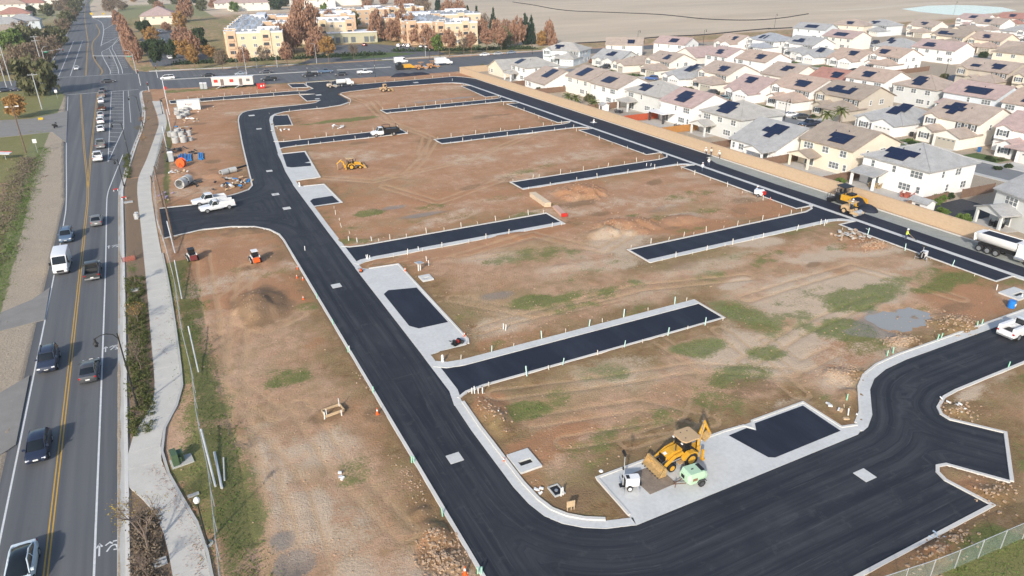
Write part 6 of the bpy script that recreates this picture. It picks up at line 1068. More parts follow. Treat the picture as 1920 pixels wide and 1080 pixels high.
for i in range(12): P(r, 'rib', WHITE, ('b', -ln/2+.3+i*(ln-.6)/11.5, -ln/2+.42+i*(ln-.6)/11.5, -.03, 0, .2, 2.8)) if i not in (4,5,6,7) else None
P(r, 'logo', M('logo_ink', (.12,.06,.12), .6), ('h', [(-.9,-.035),(-.55,-.035),(-.55,-.03),(-.9,-.03)], 1.7, 1.95), ('b', -.4, 1.0, -.036, -.03, 1.75, 1.9), ('b', -.3, .9, -.036, -.03, 1.45, 1.52), ('b', -.85, -.6, -.037, -.03, 1.95, 2.05))
P(r, 'corner_post', GREYP, ('b', -ln/2-.03, -ln/2+.1, -.04, .1, 0, 2.95), ('b', ln/2-.1, ln/2+.03, -.04, .1, 0, 2.95))
a, b_ = Vector(G(399, 166)), Vector(G(476, 163)); d = b_-a; r = thing('site_trailer', 'pale pink site office trailer with two doors and red windows', 'trailer', (*((a+b_)/2), 0), math.atan2(d.y, d.x)); ln = d.length
P(r, 'cabin', M('trailer_siding', (.68,.60,.55), .7, .04), ('b', -ln/2, ln/2, 0, 3.0, .8, 3.5)); P(r, 'roof', WHITE, ('b', -ln/2-.1, ln/2+.1, -.1, 3.1, 3.5, 3.62))
for u in (-.4, -.02): P(r, 'window', RED, ('b', ln*u-.65, ln*u+.65, -.04, 0, 1.9, 2.9))
P(r, 'window', GLASS, ('b', ln*.38-.6, ln*.38+.6, -.04, 0, 2.0, 2.9))
for u in (-.25, .2): P(r, 'door', M('trailer_door', (.16,.13,.12), .6), ('b', ln*u-.55, ln*u+.55, -.04, 0, .9, 3.0)); P(r, 'stairs', GALV, ('p', [(ln*u-2.2,0),(ln*u-.6,.85),(ln*u+.7,.85),(ln*u+.7,.75),(ln*u-.5,.75),(ln*u-1.9,0)], -1.2, -.1))
for s in (-.25, .25): wheel(r, ln*s, .2, .4, .25, DKSTEEL)
P(r, 'hitch', BLACK, ('t', [(ln/2,1,.7),(ln/2+1.6,1.5,.55)], .06, 6), ('t', [(ln/2,2,.7),(ln/2+1.6,1.5,.55)], .06, 6))
x, y = G(490, 166); r = thing('rubbish_bin', 'red skip with a white mark at the trailer end', 'bin', (x, y, 0), R(-5)); P(r, 'tub', RED, ('p', [(-1.2,.1),(-1.4,1.7),(1.4,1.7),(1.2,.1)], -.8, .8)); P(r, 'mark', WHITE, ('b', -.2, .25, -.83, -.8, .7, 1.2), ('b', .7, 1.0, -.83, -.8, .8, 1.3)); P(r, 'lid', M('red_lid', (.4,.02,.02), .5), ('b', -1.42, 1.42, -.82, .82, 1.7, 1.78))
def debris(name, px, py, n, sx, sy, label, mats, cat='debris', k=1.0):
    x, y = G(px, py); r = thing(name, label, cat, (x, y, 0)); 
    for i in range(n): P(r, 'piece', mats[i % len(mats)], ('o', (random.gauss(0,sx), random.gauss(0,sy), random.uniform(.05,.5)*k), (random.uniform(.2,1.2)*k, random.uniform(.15,.5)*k, random.uniform(.06,.3)*k), random.uniform(0,3), random.uniform(-.5,.5)))
DM = [PIPE, BLACK, WOOD, WHITE, DKSTEEL, M('cardboard', (.42,.30,.2), .9), BLUEP]
debris('debris_pile', 437, 345, 46, 1.5, 2.6, 'mixed heap of scrap, white bags and black hoses at the street bend', DM); debris('debris_pile', 330, 327, 16, .9, 1.6, 'scattered boards and scrap left of the orange reel', [WOOD, WHITE, PIPE]); debris('debris_pile', 365, 346, 12, .7, .7, 'black scrap right of the concrete pipes', [BLACK, DKSTEEL]); debris('debris_pile', 338, 245, 22, 1.2, 2.2, 'scrap and boards on the lower ring pile', DM); debris('debris_pile', 330, 284, 26, 1.3, 1.4, 'black rubber scraps above the portable toilet', [BLACK, DKSTEEL]); debris('debris_pile', 1008, 923, 5, .4, .3, 'white pipe offcuts near the open utility pit', [PVC], 'debris', .45); debris('debris_pile', 1757, 1009, 5, .3, .3, 'blue grey paper scraps by the lower kerb', [M('scrap_blue', (.35,.45,.55), .8)], 'debris', .3); debris('debris_pile', 1572, 768, 8, .9, .9, 'timber offcuts at the corner of the black pad', [WOOD, PVC], 'debris', .6); debris('debris_pile', 640, 240, 10, 1.2, 1.2, 'broken concrete bits beside the far stub street', [PIPE, WHITE]); debris('debris_pile', 1595, 446, 40, 1.8, 1.2, 'pale broken rubble beside the right stub street', [PIPE, M('rubble_tan', (.45,.34,.25), .9, .2)]); debris('debris_pile', 525, 245, 7, .9, .9, 'pale blocks beside the far left kerb', [PIPE, WHITE]); debris('debris_pile', 310, 372, 14, .6, 1.6, 'purple grey scrap at the foot of the fence pole', [M('scrap_purple', (.3,.24,.34), .8), WOOD]); debris('debris_pile', 640, 893, 3, .2, .5, 'crumpled white plastic sheet on the soil', [WHITE], 'debris', .7); debris('debris_pile', 1790, 768, 6, .6, .8, 'white rubbish scraps inside the right kerb', [WHITE, PVC], 'debris', .4)
debris('debris_pile', 352, 288, 14, 1.4, 1.0, 'dark hoses and boards beside the blue pipes', [BLACK, WOOD, DKSTEEL]); debris('debris_pile', 360, 226, 16, 1.2, 2.0, 'boards and pallets right of the upper ring pile', [WOOD, PIPE, WHITE]); debris('debris_pile', 385, 205, 9, 2.2, 1.2, 'small white scraps before the white container', [WHITE, WOOD], 'debris', .6)
ST = []                      # loose stones on the heaps: too many to count
for (px, py, n, sx, sy) in ((1790,606,200,1.6,1.3),(1575,700,150,1.4,.9),(830,1035,220,1.0,1.2),(1640,460,160,1.6,1.0),(1850,930,120,2.2,.8),(1770,1025,120,2.0,.6),(1790,770,90,1.2,.8),(925,775,90,.7,1.4),(690,710,60,.5,1.2),(770,910,60,.4,2.0),(1690,640,120,1.2,.6),(840,1060,150,.8,.8),(490,575,60,2.2,3.0),(1088,362,100,3.6,2.6),(1172,424,100,3.6,2.2),(1130,800,170,9,3.5),(560,880,170,4.5,14),(1500,620,200,14,6),(1000,600,120,8,4),(700,470,120,7,8),(900,350,150,14,9),(1250,440,140,14,6)):
    x, y = G(px, py); ST += [(x+random.gauss(0,sx), y+random.gauss(0,sy), random.uniform(.05,.17 if n > 60 and sx < 4 else .12)) for _ in range(n)]
hx_ = np.searchsorted(gx, [q[0] for q in ST]); hy_ = np.searchsorted(gy, [q[1] for q in ST]); m = MB()
for (x, y, s), i, j in zip(ST, hx_, hy_): 
    if not paved[j, i]: m.obox((x, y, H[j, i]+s*.25), (s*random.uniform(.8,1.8), s, s*.8), random.uniform(0,3), random.uniform(-.4,.4))
tag(m.build('loose_stones', M('clod_stone', (.42,.30,.205), .95, .25, 4)), 'loose clods and stones strewn over the small soil heaps', 'stones', None, 'stuff')
# water standing in the hollows
def water():
    m, t, b = nodes('puddle_water'); b.inputs['Base Color'].default_value = (.31,.30,.275,1); b.inputs['Roughness'].default_value = .08; b.inputs['Specular IOR Level'].default_value = .5; return m
WAT = water()
for px, py, rx, ry, z in ((1682,598,7.5,4.6,-.075),):
    x, y = G(px, py); struct(MB().add([(x+rx*math.cos(a)*(1+.12*math.sin(3*a+px)), y+ry*math.sin(a)*(1+.12*math.cos(4*a)), z) for a in np.linspace(0, 6.283, 40, endpoint=False)], [tuple(range(40))]).build('puddle', WAT))
struct(MB().prism([G(*q) for q in ((1690,17),(1720,22),(1770,27),(1800,28.5),(1830,27.5),(1870,24),(1905,20),(1880,14),(1830,10.5),(1790,9.5),(1740,11))], -.3, .15).build('pond', M('pond_water_sky_tint', (.52,.60,.65), .12, .03, .02)))  # reflection of the bright hazy sky is put into the pale base colour
# ============================================================ fence, poles, lamps, signals along the main road
def mesh_mat():
    m, t, b = nodes('fence_screen'); p = pos(t); b.inputs['Base Color'].default_value = (.25,.33,.29,1); b.inputs['Roughness'].default_value = .8
    tr = N(t, 'ShaderNodeBsdfTransparent'); mx_ = N(t, 'ShaderNodeMixShader'); L(t, ramp(t, noise(t, p, 1.2, 3), .3, .7, (.22,.22,.22,1), (.42,.42,.42,1)), mx_.inputs[0]); L(t, tr.outputs[0], mx_.inputs[1]); L(t, b.outputs[0], mx_.inputs[2]); L(t, mx_.outputs[0], t.nodes['Material Output'].inputs[0]); return m
SCREEN = mesh_mat()
def net_mat():
    m, t, b = nodes('net_red'); b.inputs['Base Color'].default_value = (.5,.12,.08,1); tr = N(t, 'ShaderNodeBsdfTransparent'); mx_ = N(t, 'ShaderNodeMixShader'); mx_.inputs[0].default_value = .5; L(t, tr.outputs[0], mx_.inputs[1]); L(t, b.outputs[0], mx_.inputs[2]); L(t, mx_.outputs[0], t.nodes['Material Output'].inputs[0]); return m
def chain_fence(line, label, h=1.8, step=3.0):
    n = max(2, int(sum(math.dist(a, b_) for a, b_ in zip(line[:-1], line[1:]))/step)); q = resamp(line, n+1); r = thing('chain_link_fence', label, 'fence', (*q[0], 0))
    for i in range(n):
        a, b_ = q[i]-q[0], q[i+1]-q[0]; lz = .06*math.sin(i*1.7); P(r, 'mesh_panel', SCREEN, ('q', (a[0],a[1],.05),(b_[0],b_[1],.05),(b_[0]+lz,b_[1],h),(a[0]-lz,a[1],h))); P(r, 'top_rail', GALV, ('c', (a[0],a[1],h),(b_[0],b_[1],h),.025,.025,6))
    for i in range(n+1): a = q[i]-q[0]; P(r, 'post', GALV, ('c', (a[0],a[1],-.1),(a[0],a[1],h+.05),.035,.035,6))
FN = [(-2.3,38),(-2.1,44),(-1.75,52.4),(-1.95,61.6),(-1.7,70.7),(-2.0,81),(-1.85,97.6),(-2.3,113),(-2.85,124)]
chain_fence(FN, 'grey screened chain link fence along the footway'); chain_fence([(-2.9,124.5),(-2.6,140),(-2.5,154),(-.5,178),(2.0,205)], 'chain link fence beside the upper footway by the yard', 1.7)
chain_fence([G(1640,1120),G(1760,1080),G(1920,1010),(64,15.5)], 'green tinted chain link fence at the bottom right corner', 1.8, 2.4)
def poles_lying(lst):
    for (px0, py0, z0, px1, py1, z1, rr, l) in lst: a, b_ = G(px0, py0, z0), G(px1, py1, z1); P(tag(thing('white_pole', l, 'pole', (*a, z0)), None), 'shaft', PVC, ('c', (0,0,0),(b_[0]-a[0],b_[1]-a[1],z1-z0),rr,rr,8))
poles_lying(((404,912,.3,377,805,1.2,.09,'long white pole leaning on the fence by the green boxes'),(416,915,.2,402,848,.2,.11,'white pole lying on the grass inside the fence'),(421,901,.2,419,858,.2,.06,'thin white pole lying right of the others'),(372,697,.3,353,612,1.6,.07,'white pole leaning on the fence beside the soil'),(341,560,.3,327,488,1.6,.07,'white pole leaning on the fence below the skid steer'),(328,474,.3,313,415,2.2,.08,'white pole leaning at the entry gate'),(318,215,.2,303,145,7.5,.10,'tall white leaning mast near the toilets'),(321,247,.2,312,205,2.2,.09,'white pole leaning on the upper fence'),(314,285,.2,304,238,2.2,.09,'white pole leaning on the upper fence by the rings')))
ex, ey = -4.0, 57.6; r = thing('utility_cabinet', 'pair of dark green utility cabinets on a concrete pad by the footway', 'utility box', (ex, ey, 0), R(8)); GB = M('utility_green', (.075,.12,.065), .55, .1); P(r, 'pad', CONC2, ('b', -.7, 1.1, -.75, .6, 0, .12)); P(r, 'cabinet', GB, ('b', -.55, -.05, -.6, .55, .12, 1.25)); P(r, 'cabinet', GB, ('b', -.04, .45, -.2, .5, .12, 1.0)); P(r, 'meter', GB, ('b', -.02, .2, -.45, -.22, .2, .75))
LAMPB = M('lamp_black', (.02,.022,.022), .5)
def lamp_arc(loc, ang, label, h=8.4, arm=1.9):
    r = thing('street_lamp', label, 'street lamp', loc, R(ang)); P(r, 'pole', LAMPB, ('c', (0,0,0),(0,0,.9),.13,.11,10), ('c', (0,0,.9),(0,0,h),.085,.06,10)); P(r, 'arm', LAMPB, ('t', [(0,0,h-.6),(.35,0,h-.05),(.9,0,h+.15),(1.4,0,h+.08),(arm,0,h-.15)], .045, 6)); P(r, 'lamp_shade', LAMPB, ('c', (arm,0,h-.1),(arm,0,h-.45),.07,.12,10), ('c', (arm,0,h-.45),(arm,0,h-.65),.12,.26,12), ('c', (arm,0,h-.65),(arm,0,h-.95),.2,.14,12)); P(r, 'sign_plate', WHITE, ('b', -.02, .1, -.13, -.11, 4.0, 4.5)) if h > 8 else None
lamp_arc((-7.1,68.6,0), 180, 'black curved street lamp leaning over the road, nearest')
lamp_arc((-6.6,176.7,0), 180, 'black street lamp beside the hatched lane'); lamp_arc((-7.9,154.3,0), 180, 'black street lamp at the kerb bend', 5.5, .6); lamp_arc((-3.0,212,0), 180, 'black street lamp at the top of the hatched lane'); lamp_arc((2.6,230,0), 0, 'black lamp on the upper footway', 4.5, .3)
def post_lamp(loc, label, h=4.0):
    r = thing('post_lamp', label, 'street lamp', loc); P(r, 'pole', LAMPB, ('c', (0,0,0),(0,0,.5),.16,.1,10), ('c', (0,0,.5),(0,0,h),.065,.05,8)); P(r, 'globe', M('globe_white', (.8,.8,.78), .3), ('l', [[(q*math.cos(a), q*math.sin(a), z) for a in np.linspace(0, 6.283, 12, endpoint=False)] for q, z in ((.08,h),(.2,h+.1),(.24,h+.28),(.18,h+.45),(.06,h+.55))])); P(r, 'collar', LAMPB, ('c', (0,0,h-.1),(0,0,h+.05),.11,.13,10)); P(r, 'footing', CONC2, ('c', (0,0,-.05),(0,0,.06),.42,.42,14))
post_lamp((-2.75,46.2,0), 'short black post lamp with white globe inside the footway bend')
def upole(px, py, h, label, wood=True, lean=0, arms=1, lamp=False):
    x, y = G(px, py); m_ = TRUNK if wood else GALV; r = thing('utility_pole', label, 'utility pole', (x, y, 0)); r.rotation_euler = (0, R(lean), 0); P(r, 'shaft', m_, ('c', (0,0,-.3),(0,0,h),.17,.11,10))
    for k in range(arms): P(r, 'cross_arm', WOOD if wood else GALV, ('b', -1.3, 1.3, -.06, .06, h-.5-k*1.6, h-.36-k*1.6), *[('c', (xx,0,h-.36-k*1.6),(xx,0,h-.12-k*1.6),.04,.04,6) for xx in (-1.15,-.5,.5,1.15)])
    if lamp: P(r, 'lamp_head', WHITE, ('o', (-1.0,-.3,h-.3), (.7,.4,.2)), ('o', (1.0,-.3,h-.3), (.7,.4,.2)))
    return r
upole(49,287,11,'dark wooden pole with lamp heads over the left grass',True,0,1,True); upole(79,205,10.5,'pale pole on the left grass behind the small tree',False,0,1); upole(22,160,17,'tall grey steel pole at the far left of the junction',False,0,0); upole(14,168,12,'shorter grey pole at the left edge',False,0,1); upole(80,128,13,'white pole with double cross arms above the crossing',False,0,2); upole(45,85,12,'distant white pole in the left trees',False,0,1); upole(58,120,9,'wooden pole among the left thicket',True,0,1)
upole(325,450,8.0,'brown wooden pole standing at the new street entry',True,0,0); upole(306,388,7.5,'brown leaning pole by the footway fence',True,0,0); upole(285,342,1.4,'black bollard post on the footway',True,0,0)
def signal(px, py, h, arm, ang, label):
    x, y = G(px, py); r = thing('traffic_signal', label, 'traffic signal', (x, y, 0), R(ang)); P(r, 'mast', GALV, ('c', (0,0,0),(0,0,h),.16,.12,10)); 
    if arm: P(r, 'mast_arm', GALV, ('c', (0,0,h-.8),(arm,0,h-.1),.1,.06,8)); P(r, 'luminaire', GALV, ('t', [(0,0,h),(.8,0,h+1.2),(2.6,0,h+1.5)], .06, 6))
    for u in ([arm*.6, arm*.95] if arm else [0]): hd = P(r, 'signal_head', BLACK, ('b', u-.2, u+.2, -.45, -.15, h-1.3, h-.2)); [MB().cyl((u,-.47,zz),(u,-.44,zz),.13,.13,10).build('lens', c_, hd) for zz, c_ in ((h-.4,LAMPRED),(h-.75,M('lens_amber', (.2,.1,.01), .4)),(h-1.1,M('lens_green', (.01,.1,.05), .4)))]
    if arm: P(r, 'street_sign', M('sign_green', (.01,.30,.15), .5), ('b', .5, 2.2, -.1, -.06, h-1.15, h-.8))
    return r
signal(256,138,7.5,14,172,'signal mast with long arm over the northbound lanes'); signal(87,126,7,8,10,'signal mast at the left of the crossing'); signal(296,146,4.5,0,0,'short signal post at the right corner of the crossing'); signal(264,160,5.5,0,0,'signal post at the near right corner'); signal(280,172,3.2,0,0,'low signal post by the corner barrier')
def sign(px, py, h, col, label, wd=.8, hh=.9): x, y = G(px, py); r = thing('road_sign', label, 'sign', (x, y, 0)); P(r, 'post', GALV, ('c', (0,0,0),(0,0,h),.035,.035,6)); P(r, 'plate', col, ('b', -wd/2, wd/2, -.05, -.02, h-hh, h))
SIGNY = M('sign_yellow', (.62,.42,.02), .5); sign(71,287,3.2,WHITE,'white road sign on the left grass verge'); sign(108,185,2.8,WHITE,'white sign by the round tree at the junction'); sign(77,226,.8,SIGNY,'small yellow board on the left grass',1.2,.6); sign(172,30,2.6,SIGNY,'yellow warning sign left of the far barricade',2.0,1.6); sign(195,30,2.4,SIGNY,'yellow warning sign behind the far barricade',1.6,1.2)
bx, by = G(2, 300); r = thing('billboard', 'white board panel at the left edge with a red edge', 'board', (bx, by, 0), R(-10)); P(r, 'panel', WHITE, ('o', (0,0,1.6), (4.5,2.2,.12), 0, .1)); P(r, 'leg', GALV, ('c', (-1,0,0),(-1,0,1.6),.06), ('c', (1,0,0),(1,0,1.6),.06)); P(r, 'edge', RED, ('o', (0,1.1,1.68), (4.5,.15,.14), 0, .1))
(ax, ay), (bx, by) = G(174, 34), G(221, 33); r = thing('barricade', 'long white barricade closing the far hatched lane', 'barricade', (ax, ay, 0), math.atan2(by-ay, bx-ax)); ln = math.hypot(bx-ax, by-ay); P(r, 'board', WHITE, ('b', 0, ln, -.1, .1, .5, 1.6)); P(r, 'leg', GALV, *[('b', ln*u-.06, ln*u+.06, -.3, .3, 0, .5) for u in (.05,.28,.5,.72,.95)])
x, y = G(257, 410); r = thing('barricade', 'white striped barricade on the planter by the footway', 'barricade', (x, y, 0), R(80)); P(r, 'board', WHITE, ('b', -.6, .6, -.03, .03, .75, 1.0), ('b', -.6, .6, -.03, .03, .35, .6)); P(r, 'leg', GALV, ('b', -.55, -.48, -.3, .3, 0, 1.05), ('b', .48, .55, -.3, .3, 0, 1.05))
x, y = G(243, 490); r = thing('orange_fencing', 'torn red plastic fencing in the planter strip', 'plastic fence', (x, y, 0), R(5)); NET = net_mat(); P(r, 'net', NET, ('q', (-.9,-.3,.02),(.8,-.25,.02),(.85,-.1,.75),(-.9,-.15,.7)), ('q', (-.9,-.3,.02),(-.95,1.2,.02),(-.95,1.2,.8),(-.9,-.15,.7)), ('q', (.8,-.25,.02),(.95,1.3,.02),(.95,1.3,.8),(.85,-.1,.75)))
for u in ((-.9,-.3),(.8,-.25),(-.95,1.2),(.95,1.3)): P(r, 'stake', DKSTEEL, ('c', (*u,0),(*u,1.0),.02,.02,6))
for px, py, sx, sy, l in ((241,380,1.5,1.0,'flat concrete slab in the planter strip'),(252,545,1.3,.9,'grey slab below the red netting'),(301,1056,.9,.8,'white utility lid in the mulch at the bottom'),(363,930,.9,.35,'flat grey box lid inside the fence')): x, y = G(px, py); P(tag(thing('ground_slab', l, 'lid', (x, y, 0), R(5)), None), 'lid', CONC2, ('b', -sx/2, sx/2, -sy/2, sy/2, 0, .12))
for px, l in ((243,'red barrier at the kerb bend'),(226,'red and white barrier lying at the kerb')): x, y = G(px if px > 230 else 227, 373 if px > 230 else 357); r = thing('barrier', l, 'barrier', (x-.9, y, 0), R(10)); P(r, 'board', RED, ('b', -.4, .4, -.03, .03, .3, .5)); P(r, 'leg', WHITE, ('b', -.38, -.3, -.2, .2, 0, .3), ('b', .3, .38, -.2, .2, 0, .3))
x, y = G(335, 343*.5+0); r = thing('stop_sign', 'red octagon sign on a post at the cross road corner', 'sign', (*G(312,178), 0)); P(r, 'post', GALV, ('c', (0,0,0),(0,0,2.0),.04)); P(r, 'plate', RED, ('c', (0,-.06,2.2),(0,-.02,2.2),.55,.55,8))
# ============================================================ trees and planting
def leaf_mat(name, a, b_, rough=.8):
    m, t, b = nodes(name); p = pos(t); n = N(t, 'ShaderNodeTexWhiteNoise', noise_dimensions='3D'); g = N(t, 'ShaderNodeNewGeometry')
    L(t, mix(t, mix(t, .55, noise(t, p, .8, 3), g.outputs['Random Per Island']), a, b_), b.inputs['Base Color']); b.inputs['Roughness'].default_value = rough
    b.inputs['Specular IOR Level'].default_value = .2; tr = N(t, 'ShaderNodeBsdfTranslucent'); L(t, b.inputs['Base Color'].links[0].from_socket, tr.inputs[0]); mx_ = N(t, 'ShaderNodeMixShader'); mx_.inputs[0].default_value = .25
    L(t, b.outputs[0], mx_.inputs[1]); L(t, tr.outputs[0], mx_.inputs[2]); L(t, mx_.outputs[0], t.nodes['Material Output'].inputs[0]); return m
LM = {'rust': leaf_mat('leaf_rust', (.28,.145,.09), (.48,.30,.205)), 'orange': leaf_mat('leaf_orange', (.32,.17,.06), (.48,.30,.11)), 'dark': leaf_mat('leaf_dark', (.028,.05,.022), (.07,.10,.04)), 'olive': leaf_mat('leaf_olive', (.09,.10,.045), (.20,.195,.10)),
      'green': leaf_mat('leaf_green', (.08,.14,.03), (.20,.27,.075)), 'brown': leaf_mat('leaf_brown', (.17,.125,.085), (.32,.245,.17)), 'conifer': leaf_mat('leaf_conifer', (.022,.045,.03), (.05,.085,.05)), 'twig': leaf_mat('leaf_twig', (.17,.13,.10), (.27,.22,.16)), 'juniper': leaf_mat('leaf_juniper', (.06,.085,.025), (.15,.16,.055)), 'yellow': leaf_mat('leaf_yellow', (.28,.20,.03), (.42,.32,.08)), 'palm': leaf_mat('leaf_palm', (.06,.09,.03), (.20,.22,.07))}
def leaves(n, fn, size, mat, name='crown', rng=None, asp=1.0):
    rng = rng or np.random.default_rng(1); c = np.array([fn(rng) for _ in range(n)]); u = rng.normal(size=(n,3)); u /= np.linalg.norm(u, axis=1)[:, None]; v = np.cross(u, rng.normal(size=(n,3))); v /= np.linalg.norm(v, axis=1)[:, None]
    s = size*rng.uniform(.6,1.4,(n,1)); u = u*s*asp; v = v*s*.6; co = np.stack([c-u-v*.3, c+v, c+u-v*.3, c-v*1.0], 1).reshape(-1,3)
    me = bpy.data.meshes.new(name); me.vertices.add(4*n); me.vertices.foreach_set('co', co.astype(np.float32).ravel()); me.loops.add(4*n); me.polygons.add(n); me.loops.foreach_set('vertex_index', np.arange(4*n, dtype=np.int32)); me.polygons.foreach_set('loop_start', np.arange(0, 4*n, 4, dtype=np.int32)); me.update(calc_edges=True); me.materials.append(mat); return me
def clumps(shape, k, rng):
    """centres of leaf clumps spread through a crown of unit height and unit radius"""
    out = []
    while len(out) < k:
        p = rng.uniform(-1, 1, 3); z = (p[2]+1)/2; r = {'round': math.sqrt(max(0, 1-(2*z-1)**2)), 'cone': (1-z)**.8*.95+.08, 'oval': math.sqrt(max(0, 1-(2*z-1)**2))*(1.1-.45*z), 'flat': math.sqrt(max(0, 1-(2*z-1)**2))**.6}[shape]
        if math.hypot(p[0], p[1]) < r and (math.hypot(p[0], p[1]) > r*.45 or rng.random() < .35): out.append((p[0], p[1], z))
    return out
TP = {}
def tree_proto(key, shape, mat, n, k, leaf, cr=.22, seed=0, stretch=1.0):
    rng = np.random.default_rng(seed); cs = clumps(shape, k, rng)
    def fn(r): c = cs[r.integers(len(cs))]; d = r.normal(size=3)*cr*.5; return (c[0]+d[0], c[1]+d[1], c[2]+d[2]*.5)
    cm_ = leaves(n, fn, leaf, mat, 'crown', rng); m = MB(); m.cyl((0,0,-.02),(.02,0,.5),.055,.035,7).cyl((.02,0,.5),(0,.02,1.05),.035,.012,6)
    for c in cs[:14]: m.cyl((.01,0,.35+.45*c[2]),(c[0]*.85,c[1]*.85,.42+c[2]*.62),.018,.006,5)
    TP[key] = (cm_, m.mesh('trunk', TRUNK))
for i in range(2):
    tree_proto(f'rust{i}', 'oval', LM['rust'], 2400, 95, .072, .2, 10+i); tree_proto(f'orange{i}', 'round', LM['orange'], 1700, 55, .08, .22, 20+i); tree_proto(f'dark{i}', 'oval', LM['dark'], 2400, 46, .11, .26, 30+i); tree_proto(f'olive{i}', 'flat', LM['olive'], 1800, 34, .11, .3, 40+i)
    tree_proto(f'brown{i}', 'flat', LM['brown'], 1700, 60, .07, .26, 50+i); tree_proto(f'conifer{i}', 'cone', LM['conifer'], 2200, 60, .10, .2, 60+i); tree_proto(f'green{i}', 'round', LM['green'], 2000, 36, .10, .25, 70+i); tree_proto(f'rustcone{i}', 'cone', LM['rust'], 2200, 85, .075, .17, 80+i); tree_proto(f'twig{i}', 'round', LM['twig'], 1100, 60, .06, .25, 90+i)
tcount = {}
TD = {'rust': 'rusty red autumn tree', 'rustcone': 'tall pointed rusty tree', 'orange': 'orange leaved autumn tree', 'dark': 'dark evergreen tree', 'olive': 'olive green scrubby tree', 'brown': 'brown half bare thicket tree', 'conifer': 'dark pointed conifer', 'green': 'fresh green tree', 'twig': 'bare grey twiggy tree'}
def tree(kind, x, y, h, rad, where, base=.28, trunk=True):
    k = (kind, where); tcount[k] = tcount.get(k, 0)+1; i = tcount[k]; lab = f"{TD[kind]} {where}" if i == 1 else f"{TD[kind]}, {ORD[min(i-1, 19)]} {where}"
    cm_, tm_ = TP[kind+str((int(abs(x*3+y)) % 2))]; r = thing('tree', lab, 'tree', (x, y, 0), random.uniform(0, 6.28), 'trees '+where); ch = h*(1-base)
    o = inst('crown', cm_, r, (0, 0, h*base), 0, (rad, rad, ch)); inst('trunk', tm_, r, (0, 0, 0), 0, (rad, rad, h*.92)) if trunk else None
    return r
random.seed(11)
W1 = 'on the far verge of the cross road'
for px, py, h, kd in ((295,127,9,'dark'),(366,130,8.5,'orange'),(418,133,8,'brown'),(460,130,9,'rust'),(497,128,9,'twig'),(540,126,10,'rust'),(617,119,11,'orange'),(664,112,7,'twig'),(843,106,12,'rust'),(822,105,9,'green'),(884,102,10,'rust'),(913,97,10.5,'rust'),(940,95,11,'rust'),(870,103,8,'twig')): x, y = G(px, py); tree(kd, x, y, h, h*.30, W1, .34)
W2 = 'between the orange apartment blocks'
for px, py, h, rr, kd in ((575,92,24,7.2,'rust'),(552,98,15,5,'rust'),(600,98,12,4.5,'rust'),(590,110,10,4,'rust'),(707,78,19,5.0,'rustcone'),(755,78,21,5.6,'rustcone'),(775,83,16,4.8,'rustcone'),(735,80,12,3.5,'rust'),(660,55,10,5,'olive'),(610,40,12,3,'green'),(690,30,12,5,'rust'),(530,100,14,4.5,'rust'),(640,70,12,4,'rustcone'),(725,74,16,4.2,'rustcone'),(800,88,11,3.8,'rust'),(860,84,10,3.5,'rust'),(905,80,12,4,'rust'),(560,60,16,5,'rust'),(830,70,13,4,'rustcone'),(780,60,15,4.5,'rust'),(590,70,18,5.5,'rust'),(620,62,14,4.5,'rust'),(875,74,12,4,'rust'),(815,96,9,3.4,'rust')): x, y = G(px, py); tree(kd, x, y, h, rr, W2, .16)
W3 = 'along the car park right of the main road'
for px, py, h, rr, kd in ((232,62,13,3.6,'rustcone'),(240,78,13,3.8,'rustcone'),(246,92,13,4,'rustcone'),(253,106,12,4,'rustcone'),(258,118,9,3.2,'rust'),(222,48,12,3.6,'rustcone'),(272,66,10,4,'dark'),(285,80,8,4.2,'orange'),(278,100,6,3,'dark'),(300,105,9,4,'dark'),(326,110,8,2.6,'dark'),(345,96,12,4.8,'rust'),(350,115,9,4,'orange'),(362,108,12,4.6,'rust'),(372,80,9,4,'dark'),(378,98,9,3.6,'dark'),(392,110,6,3,'orange'),(350,40,20,6.5,'rust'),(340,60,12,4,'orange'),(313,60,6,3.2,'rust')): x, y = G(px, py); tree(kd, x, y, h, rr, W3, .14)
W4 = 'in the thicket left of the main road'
for px, py, h, rr, kd in ((120,60,8,4.4,'brown'),(108,85,9,5.4,'olive'),(95,105,9,5.5,'brown'),(80,118,9,5,'brown'),(45,125,9,6,'brown'),(128,48,9,5,'olive'),(135,36,9,5,'brown'),(142,24,10,5.5,'olive'),(60,90,10,6,'olive'),(25,95,10,6,'green'),(45,70,9,5,'brown'),(8,140,6,4,'brown'),(90,30,9,5,'olive'),(110,20,9,5,'brown'),(125,12,12,6,'brown'),(60,30,8,4,'dark'),(148,14,10,5,'olive'),(75,138,6,4,'brown'),(205,22,10,5,'brown'),(50,142,6,4,'brown')): x, y = G(px, py); tree(kd, x, y, h, rr, W4, .06)
x, y = G(76, 178); tree('olive', x, y, 11.0, 6.0, 'at the left corner of the junction', .1)
x, y = G(33, 222); tree('orange', x, y, 6.5, 3.4, 'on the left grass verge', .2)
W5 = 'at the edge of the dry meadow'
